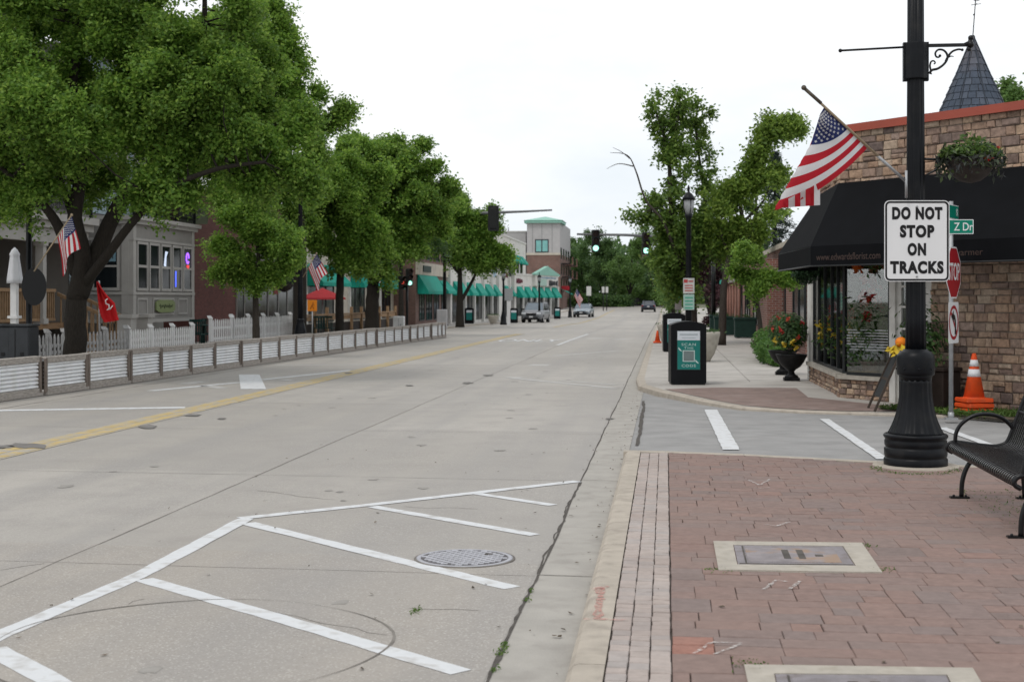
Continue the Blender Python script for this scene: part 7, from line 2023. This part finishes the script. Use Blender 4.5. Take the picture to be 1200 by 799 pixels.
# dining deck fence and furniture
for k2, (pa, pb_) in enumerate(((353, 396), (399, 463))):
    p, q_ = Vector(lx(pa, -13.9)), Vector(lx(pb_, -13.9)); d_ = q_ - p; L_ = d_.length
    t = thing('deck_fence', 'wooden post-and-rail fence behind the barrier, %s' % ('nearer the orange sign' if k2 == 0 else 'between tree trunks and signal post'), 'fence', (p.x, p.y, .1), math.atan2(d_.y, d_.x))
    mb = MB(); mb.bx(0, L_, -.06, .06, .92, .98); mb.bx(0, L_, -.02, .02, .72, .90); part('rail', mb, M_CED, t)
    n = int(L_ / 2.2) + 1
    for i in range(n + 1): x = L_ * i / n; mb = MB(); mb.bx(x - .06, x + .06, -.08, .04, 0, 1.25); part('post', mb, M_CED, t)
    mb = MB(); mb.bx(.05, L_ - .05, .03, .06, .0, .6); part('skirt', mb, M_BROWN, t)
M_CGRN = mat('dark green metal', (.012, .04, .035), .5, var=.15)
def cafe_chair(label, loc, rz):
    t = thing('cafe_chair', label, 'chair', loc, rz, 'dark green cafe chairs')
    mb = MB(); mb.bx(-.21, .21, -.21, .21, .43, .46); part('seat', mb, M_CGRN, t)
    mb = MB(); mb.bx(-.21, .21, .19, .22, .85, .92); [mb.bx(-.2 + i * .1 - .015, -.2 + i * .1 + .015, .195, .215, .46, .85) for i in range(5)]; part('backrest', mb, M_CGRN, t)
    for x in (-.19, .19):
        for y in (-.19, .19): mb = MB(); mb.tube([(x, y, 0), (x, y, .44)], .015, 5); part('leg', mb, M_CGRN, t)
def cafe_table(label, loc):
    t = thing('cafe_table', label, 'table', loc, 0)
    mb = MB(); mb.lathe([(.4, .71), (.4, .74)], 18); part('tabletop', mb, M_CGRN, t); mb = MB(); mb.tube([(0, 0, 0), (0, 0, .71)], .03, 6); mb.lathe([(.25, 0), (.22, .03)], 12); part('pedestal', mb, M_CGRN, t)
for i, (px, d, a) in enumerate(((230, 46.5, .4), (236, 46, 2.6), (243, 47.5, 1.4), (233, 48.5, -.8))):
    b = at(px, HOR, d); b.z = .1; cafe_chair('dark green metal chair between the white picket fences, %s from the bay window' % ORD[i], b, a)
b = at(239, HOR, 47); b.z = .1; cafe_table('dark green metal table between the white picket fences', b)
for i, px in enumerate((372, 381, 389)):
    b = at(px, HOR, 56); b.z = .1; cafe_chair('dark green chair under the red parasol, %s from the orange sign' % ORD[i], b, i * 1.3)
# pale cabinet and low white wall past the barrier
for label, px0, px1, y0, y1, d, m in (('pale grey utility cabinet at the street corner beyond the barrier', 512, 524, 363, 381, 80, M_GSTUC), ('white low box at the foot of the traffic-light mast', 461, 474, 371, 388, 66, M_PW)):
    b = at((px0 + px1) / 2, HOR, d); b.z = .02; t = thing('utility_cabinet', label, 'cabinet', b, YAW); w2 = (px1 - px0) / 2 * d / FP; h = HC + (HOR - y0) / FP * d
    mb = MB(); mb.bx(-w2, w2, -.3, .3, 0, h, bevel=.03); part('body', mb, m, t); mb = MB(); mb.bx(-.01, .01, -.31, -.3, .1, h - .1); mb.bx(w2 * .3, w2 * .5, -.325, -.3, h * .5, h * .6); part('door_seam', mb, M_GALV, t)
# litter bins across the street
for label, px, d in (('black poster bin at the far walk, beside the fork-trunked small tree', 550, 103), ('black poster bin at the far walk, beside the lamp post and grey sign', 602, 112), ('black poster bin at the far walk, right of the silver car', 653, 140)):
    b = at(px, HOR, d); b.z = zt(b.y) + .08; bin_(label, b, YAW, detail=False)
b = at(578, HOR, 101); b.z = zt(b.y) + .08; bowl('pale concrete planter at the far walk, left of the lamp post', b, .85)
b = at(596, HOR, 99); b.z = zt(b.y) + .05
t = thing('road_sign', 'grey back of a tall narrow sign on a white post before the off-white shops', 'sign', b, YAW); q_ = lambda py: HC + (HOR - py) / FP * 99 - b.z
mb = MB(); mb.bx(-.35, .3, .0, .02, q_(352), q_(338)); part('panel', mb, M_GALV, t); mb = MB(); mb.bx(-.12, .12, .03, .1, 0, q_(345)); part('post', mb, M_PW, t)

# ------------------------------------------------------------------ trees on the left
D = 28.6
tb = at(88, HOR, D); tb.z = .08
limbs = [([tb, at(88, 420, D), at(89, 380, D), at(92, 338, D)], .27, .20),
         ([at(90, 350, D), at(97, 300, D - .2), at(88, 255, D - .4), at(95, 190, D - .3), at(85, 110, D), at(95, 30, D), at(90, -40, D)], .21, .05),
         ([at(92, 345, D), at(112, 300, D), at(140, 240, D), at(170, 205, D), at(205, 150, D), at(235, 80, D), at(240, 0, D)], .22, .05),
         ([at(97, 335, D), at(125, 300, D - .6), at(160, 255, D - .9), at(200, 220, D - 1.2), at(255, 198, D - 1.3), at(310, 190, D - 1.2)], .12, .03),
         ([at(90, 320, D), at(68, 265, D - .5), at(45, 235, D - .8), at(5, 200, D - 1), at(-50, 150, D - 1)], .14, .03),
         ([at(90, 270, D), at(70, 210, D + .5), at(40, 140, D + .5), at(20, 60, D + .5)], .09, .03),
         ([at(175, 200, D), at(185, 120, D + 1), at(170, 40, D + 1)], .1, .03), ([at(150, 228, D), at(215, 190, D + 1.0), at(280, 150, D + 1)], .08, .02)]
lobes = [lob(35, 140, D - 1, 85, 80), lob(150, 80, D, 100, 85), lob(125, 165, D - 1.2, 75, 50), lob(235, 150, D - .5, 72, 65), lob(235, 60, D + .5, 72, 70), lob(50, 30, D, 95, 85), lob(-60, 120, D, 95, 95), lob(215, 205, D - 1, 50, 26), lob(25, 208, D - .5, 52, 34), lob(300, 190, D - .6, 55, 38), lob(150, -40, D, 110, 70), lob(165, 120, D + 2, 120, 70), lob(60, 120, D + 2.4, 110, 80), lob(285, 120, D + .5, 45, 50), lob(180, 240, D - 1, 26, 16), lob(-20, 200, D, 60, 45), lob(345, 200, D - .3, 30, 26), lob(130, 215, D + 1, 40, 14), lob(270, 212, D - .8, 40, 26), lob(318, 215, D - .4, 40, 32), lob(335, 150, D, 30, 42), lob(300, 90, D + .4, 40, 40), lob(235, 110, D - 1, 60, 50)]
tree('street_tree', 'big leafy street tree with a dark forked trunk in front of the porch house', tb, limbs, lobes, 430000, (.092, .058), M_LFA, M_BARKD, 11, clump=.38, shell=.38, flat=.65, dk=.42)
D = 49
tb = at(351, HOR, D); tb.z = .08
lobes = [lob(300, 70, D, 52, 50), lob(325, 125, D, 48, 50), lob(338, 185, D, 40, 45), lob(285, 40, D, 45, 34), lob(368, 165, D, 28, 36), lob(385, 138, D, 22, 12), lob(403, 130, D, 9, 6), lob(290, 150, D + 1, 60, 60), lob(320, 235, D, 36, 22), lob(358, 230, D, 26, 30), lob(290, 235, D, 34, 16), lob(345, 262, D, 26, 14), lob(305, 15, D, 30, 14), lob(250, 60, D, 50, 60), lob(240, 190, D + 1, 45, 34), lob(265, 225, D, 40, 22), lob(300, 195, D, 40, 34), lob(328, 55, D, 30, 32), lob(343, 105, D, 24, 28), lob(300, 40, D, 40, 30), lob(355, 135, D, 22, 24)]
tree('street_tree', 'tall street tree on a straight dark trunk behind the big forked tree', tb, [([tb, at(352, 330, D), at(352, 260, D), at(340, 190, D), at(325, 120, D), at(315, 60, D), at(300, 20, D)], .27, .04), ([at(350, 250, D), at(368, 190, D), at(385, 145, D), at(402, 130, D)], .09, .02), ([at(345, 215, D), at(300, 160, D), at(270, 90, D)], .11, .03), ([at(352, 280, D), at(335, 250, D), at(315, 240, D)], .06, .02)], lobes, 170000, (.13, .08), M_LFB, M_BARKD, 12, clump=.44, shell=.40, flat=.65, dk=.5)
D = 40
tb = at(301, HOR, D); tb.z = .1
lobes = [lob(296, 268, D, 40, 30), lob(275, 300, D, 34, 26), lob(322, 282, D, 30, 30), lob(292, 322, D, 30, 22), lob(262, 318, D, 16, 8), lob(325, 322, D, 16, 12), lob(300, 240, D, 26, 16), lob(258, 288, D, 20, 13), lob(338, 300, D, 16, 11), lob(305, 228, D, 30, 14), lob(270, 262, D, 18, 14), lob(315, 315, D, 30, 14)]
tree('small_tree', 'young small street tree in front of the white picket fence', tb, [([tb, at(300, 375, D), at(300, 335, D), at(303, 300, D), at(298, 262, D)], .125, .04), ([at(300, 340, D), at(280, 315, D), at(265, 310, D)], .05, .012), ([at(301, 335, D), at(318, 300, D), at(328, 285, D)], .05, .012)], lobes, 46000, (.098, .06), M_LFB, M_BARK, 13, clump=.30, dk=.55, rag=.45)
D = 54
tb = at(398, HOR, D); tb.z = .08
lobes = [lob(402, 250, D, 44, 40), lob(378, 215, D, 32, 34), lob(430, 268, D, 34, 30), lob(400, 200, D, 40, 32), lob(385, 285, D, 30, 24), lob(352, 262, D, 24, 24), lob(415, 300, D, 34, 16), lob(430, 225, D, 30, 30)]
tree('street_tree', 'bright green street tree on a thin trunk in front of the first teal awnings', tb, [([tb, at(398, 355, D), at(399, 320, D)], .18, .14), ([at(399, 325, D), at(390, 285, D), at(380, 240, D), at(380, 205, D)], .1, .03), ([at(399, 325, D), at(412, 285, D), at(425, 245, D)], .1, .03), ([at(399, 325, D), at(400, 260, D), at(402, 210, D)], .1, .03)], lobes, 110000, (.14, .088), M_LFB, M_BARKD, 14, clump=.44, shell=.42, flat=.65, dk=.5)
D = 64
tb = at(435, HOR, D); tb.z = .08
lobes = [lob(452, 225, D, 52, 46), lob(432, 188, D, 38, 26), lob(490, 238, D, 36, 40), lob(475, 188, D, 34, 26), lob(505, 212, D, 18, 22), lob(456, 282, D, 38, 26), lob(492, 265, D, 22, 20), lob(420, 210, D, 40, 40), lob(440, 300, D, 24, 14), lob(410, 180, D, 24, 16), lob(455, 168, D, 20, 12)]
tree('street_tree', 'large rounded street tree on a thick V-forked trunk, middle of the row', tb, [([tb, at(436, 365, D), at(437, 335, D)], .36, .28), ([at(437, 340, D), at(448, 308, D), at(468, 270, D), at(482, 215, D)], .2, .04), ([at(437, 340, D), at(432, 295, D), at(432, 240, D), at(435, 190, D)], .22, .04), ([at(448, 308, D), at(455, 260, D), at(452, 190, D)], .1, .03)], lobes, 130000, (.155, .10), M_LFA, M_BARKD, 15, clump=.5, shell=.42, flat=.65, dk=.55)
D = 88
tb = at(539, HOR, D); tb.z = zt(D) + .08
lobes = [lob(535, 268, D, 42, 34), lob(515, 250, D, 34, 28), lob(566, 278, D, 28, 28), lob(588, 297, D, 15, 15), lob(548, 303, D, 26, 14), lob(508, 268, D, 24, 20), lob(525, 236, D, 22, 14), lob(575, 300, D, 20, 14)]
tree('street_tree', 'street tree with a slanting side limb in front of the off-white shops', tb, [([tb, at(539, 360, D), at(539, 335, D), at(538, 290, D), at(532, 250, D)], .3, .06), ([at(539, 355, D), at(552, 332, D), at(562, 310, D), at(570, 285, D)], .14, .04), ([at(538, 320, D), at(515, 290, D), at(505, 265, D)], .12, .04)], lobes, 84000, (.185, .12), M_LFA, M_BARKD, 16, clump=.55, shell=.42, flat=.65, dk=.55)
D = 78
tb = at(470, HOR, D); tb.z = .05
tree('street_tree', 'deep green street tree filling the gap behind the traffic-light mast', tb, [([tb, at(470, 330, D), at(470, 240, D)], .2, .05)], [lob(482, 262, D, 26, 26), lob(460, 285, D, 22, 18), lob(480, 225, D, 28, 24)], 16000, (.24, .15), M_LFD, M_BARKD, 17, clump=.6)

# ------------------------------------------------------------------ cars
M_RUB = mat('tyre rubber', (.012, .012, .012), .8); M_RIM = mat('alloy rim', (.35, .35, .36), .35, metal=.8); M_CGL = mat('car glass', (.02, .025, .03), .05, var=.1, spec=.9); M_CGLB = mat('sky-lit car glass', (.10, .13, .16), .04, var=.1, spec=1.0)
M_HL = mat('headlight glass', (.6, .62, .64), .1); M_TL = mat('tail light', (.30, .01, .01), .2); M_PLT = mat('number plate', (.55, .55, .56), .5); M_TRIMB = mat('car trim', (.015, .015, .016), .5)
def car(label, loc, rz, paint, kind='suv', roofbox=False):
    """nose at -y"""
    t = thing('parked_car' if 'parked' in label else 'car', label, 'car', loc, rz)
    suv = kind == 'suv'
    L_, W2 = 4.7, .93
    # stations from nose to tail: y, half width, z bottom, z shoulder
    st = [(-2.35, .70, .42, .66), (-2.28, .84, .32, .88 if suv else .76), (-2.0, .91, .26, 1.00 if suv else .84), (-1.5, W2, .26, 1.05 if suv else .90), (-.9, W2, .26, 1.08 if suv else .95), (.5, W2, .26, 1.08 if suv else .96), (1.6, W2, .27, 1.08 if suv else .98), (2.15, .90, .34, 1.06 if suv else .96), (2.33, .82, .44, .96 if suv else .84)]
    mb = MB(); rings = []
    for y, w_, zb, zs_ in st:
        P = [(-w_ * .9, zb), (w_ * .9, zb), (w_, zb + .18), (w_, zs_ - .16), (w_ * .93, zs_), (w_ * .5, zs_ + .03), (-w_ * .5, zs_ + .03), (-w_ * .93, zs_), (-w_, zs_ - .16), (-w_, zb + .18)]
        rings.append(mb.addv([(x, y, z) for x, z in P]))
    for a, b in zip(rings, rings[1:]):
        for j in range(10): mb.face((a + j, a + (j + 1) % 10, b + (j + 1) % 10, b + j), None, True)
    mb.face([rings[0] + j for j in range(10)]); mb.face([rings[-1] + j for j in range(9, -1, -1)])
    part('body', mb, paint, t)
    zr = 1.72 if suv else 1.45; zs_ = 1.07 if suv else .94
    yb = 2.2 if suv else 1.75; yr = 1.95 if suv else 1.0
    A = [(-1.0, .86, zs_), (-.25, .68, zr - .03), (.3, .69, zr), (yr, .66, zr - .03), (yb, .84, zs_)]
    mb = MB(); tops = [(-.22, .67), (.3, .69), (yr, .65)]
    o = mb.addv([(s_ * w_, y, zr - (.0 if 0 < i < 2 else .03)) for i, (y, w_) in enumerate(tops) for s_ in (-1, 1)] + [(s_ * w_ * .95, y, zr + .035) for y, w_ in tops for s_ in (-1, 1)])
    for i in range(2):
        mb.face((o + 6 + 2 * i, o + 7 + 2 * i, o + 9 + 2 * i, o + 8 + 2 * i)); mb.face((o + 2 * i, o + 6 + 2 * i, o + 8 + 2 * i, o + 2 + 2 * i)); mb.face((o + 1 + 2 * i, o + 3 + 2 * i, o + 9 + 2 * i, o + 7 + 2 * i)); mb.face((o + 2 * i, o + 1 + 2 * i, o + 3 + 2 * i, o + 2 + 2 * i))
    mb.face((o, o + 1, o + 7, o + 6)); mb.face((o + 4, o + 10, o + 11, o + 5))
    for s_ in (-1, 1):
        for p, q in (((s_ * .86, -1.0, zs_), (s_ * .67, -.22, zr)), ((s_ * .88, .3, zs_), (s_ * .69, .3, zr)), ((s_ * .86, yb, zs_), (s_ * .65, yr, zr))): mb.tube([p, q], .045, 5)
        if suv: mb.tube([(s_ * .88, 1.25, zs_), (s_ * .68, 1.15, zr)], .05, 5)
    part('roof', mb, paint, t)
    mb = MB(); mb.poly([(-.84, -1.0, zs_), (.84, -1.0, zs_), (.66, -.22, zr - .02), (-.66, -.22, zr - .02)]); part('windscreen', mb, M_CGLB, t)
    mb = MB(); mb.poly([(-.83, yb, zs_), (.83, yb, zs_), (.64, yr, zr - .02), (-.64, yr, zr - .02)]); part('rear_window', mb, M_CGL, t)
    for s_ in (-1, 1):
        mb = MB(); mb.poly([(s_ * .865, -.95, zs_), (s_ * .875, .3, zs_), (s_ * .865, yb - .05, zs_), (s_ * .66, yr, zr - .02), (s_ * .685, .3, zr - .02), (s_ * .67, -.22, zr - .02)]); part('side_window', mb, M_CGL, t)
        mb = MB(); mb.box((s_ * 1.0, -.72, zs_ + .08), (.2, .1, .14), bevel=.03); part('mirror', mb, M_TRIMB, t)
        mb = MB(); mb.box((s_ * .66, -2.27, .80 if suv else .66), (.36, .16, .15), bevel=.03); part('headlight', mb, M_HL, t)
        mb = MB(); mb.box((s_ * .72, 2.26, .88 if suv else .78), (.28, .14, .2), bevel=.03); part('tail_light', mb, M_TL, t)
        for y in (-1.45, 1.42):
            mb = MB(); mb.tube([(s_ * .70, y, .34), (s_ * .945, y, .34)], .34, 22); wh = part('wheel', mb, M_RUB, t)
            mb = MB(); mb.tube([(s_ * .93, y, .34), (s_ * .952, y, .34)], .21, 16); part('rim', mb, M_RIM, wh)
    mb = MB(); mb.box((0, -2.34, .72 if suv else .6), (.86, .06, .22 if suv else .14)); mb.box((0, -2.34, .42), (1.2, .08, .14)); part('grille', mb, M_TRIMB, t)
    mb = MB(); mb.box((0, -2.385, .52), (.32, .02, .12)); part('front_plate', mb, M_PLT, t)
    mb = MB(); mb.box((0, 2.36, .72), (.32, .03, .12)); part('rear_plate', mb, M_PLT, t)
    mb = MB(); mb.box((0, 2.3, .48), (1.66, .12, .2), bevel=.04); mb.box((0, -2.28, .36), (1.5, .12, .14), bevel=.04); part('bumper', mb, M_TRIMB, t)
    if roofbox:
        for s_ in (-.5, .5): mb = MB(); mb.tube([(s_, -.1, zr + .09), (s_, 1.5, zr + .09)], .025, 5); part('roof_rail', mb, M_TRIMB, t)
    return t
M_SILV = mat('silver car paint', (.19, .195, .21), .4, metal=.2, var=.04, coat=.3); M_GREYB = mat('grey blue car paint', (.22, .26, .30), .32, metal=.4, var=.04, coat=.6); M_DARKC = mat('dark blue car paint', (.025, .035, .055), .3, metal=.3, var=.05, coat=.6)
b = at(628, HOR, 124); b.z = zt(b.y) + .005; car('silver four-wheel-drive car facing us in the far left lane', b, rad(-5), M_SILV, 'suv', True)
b = at(684, HOR, 157); b.z = zt(b.y) + .005; car('grey-blue saloon car facing us near the far white signs', b, rad(-4), M_GREYB, 'saloon')
b = at(760, HOR, 187); b.z = zt(b.y) + .005; car('dark car driving away at the end of the street', b, rad(180), M_DARKC, 'saloon', True)
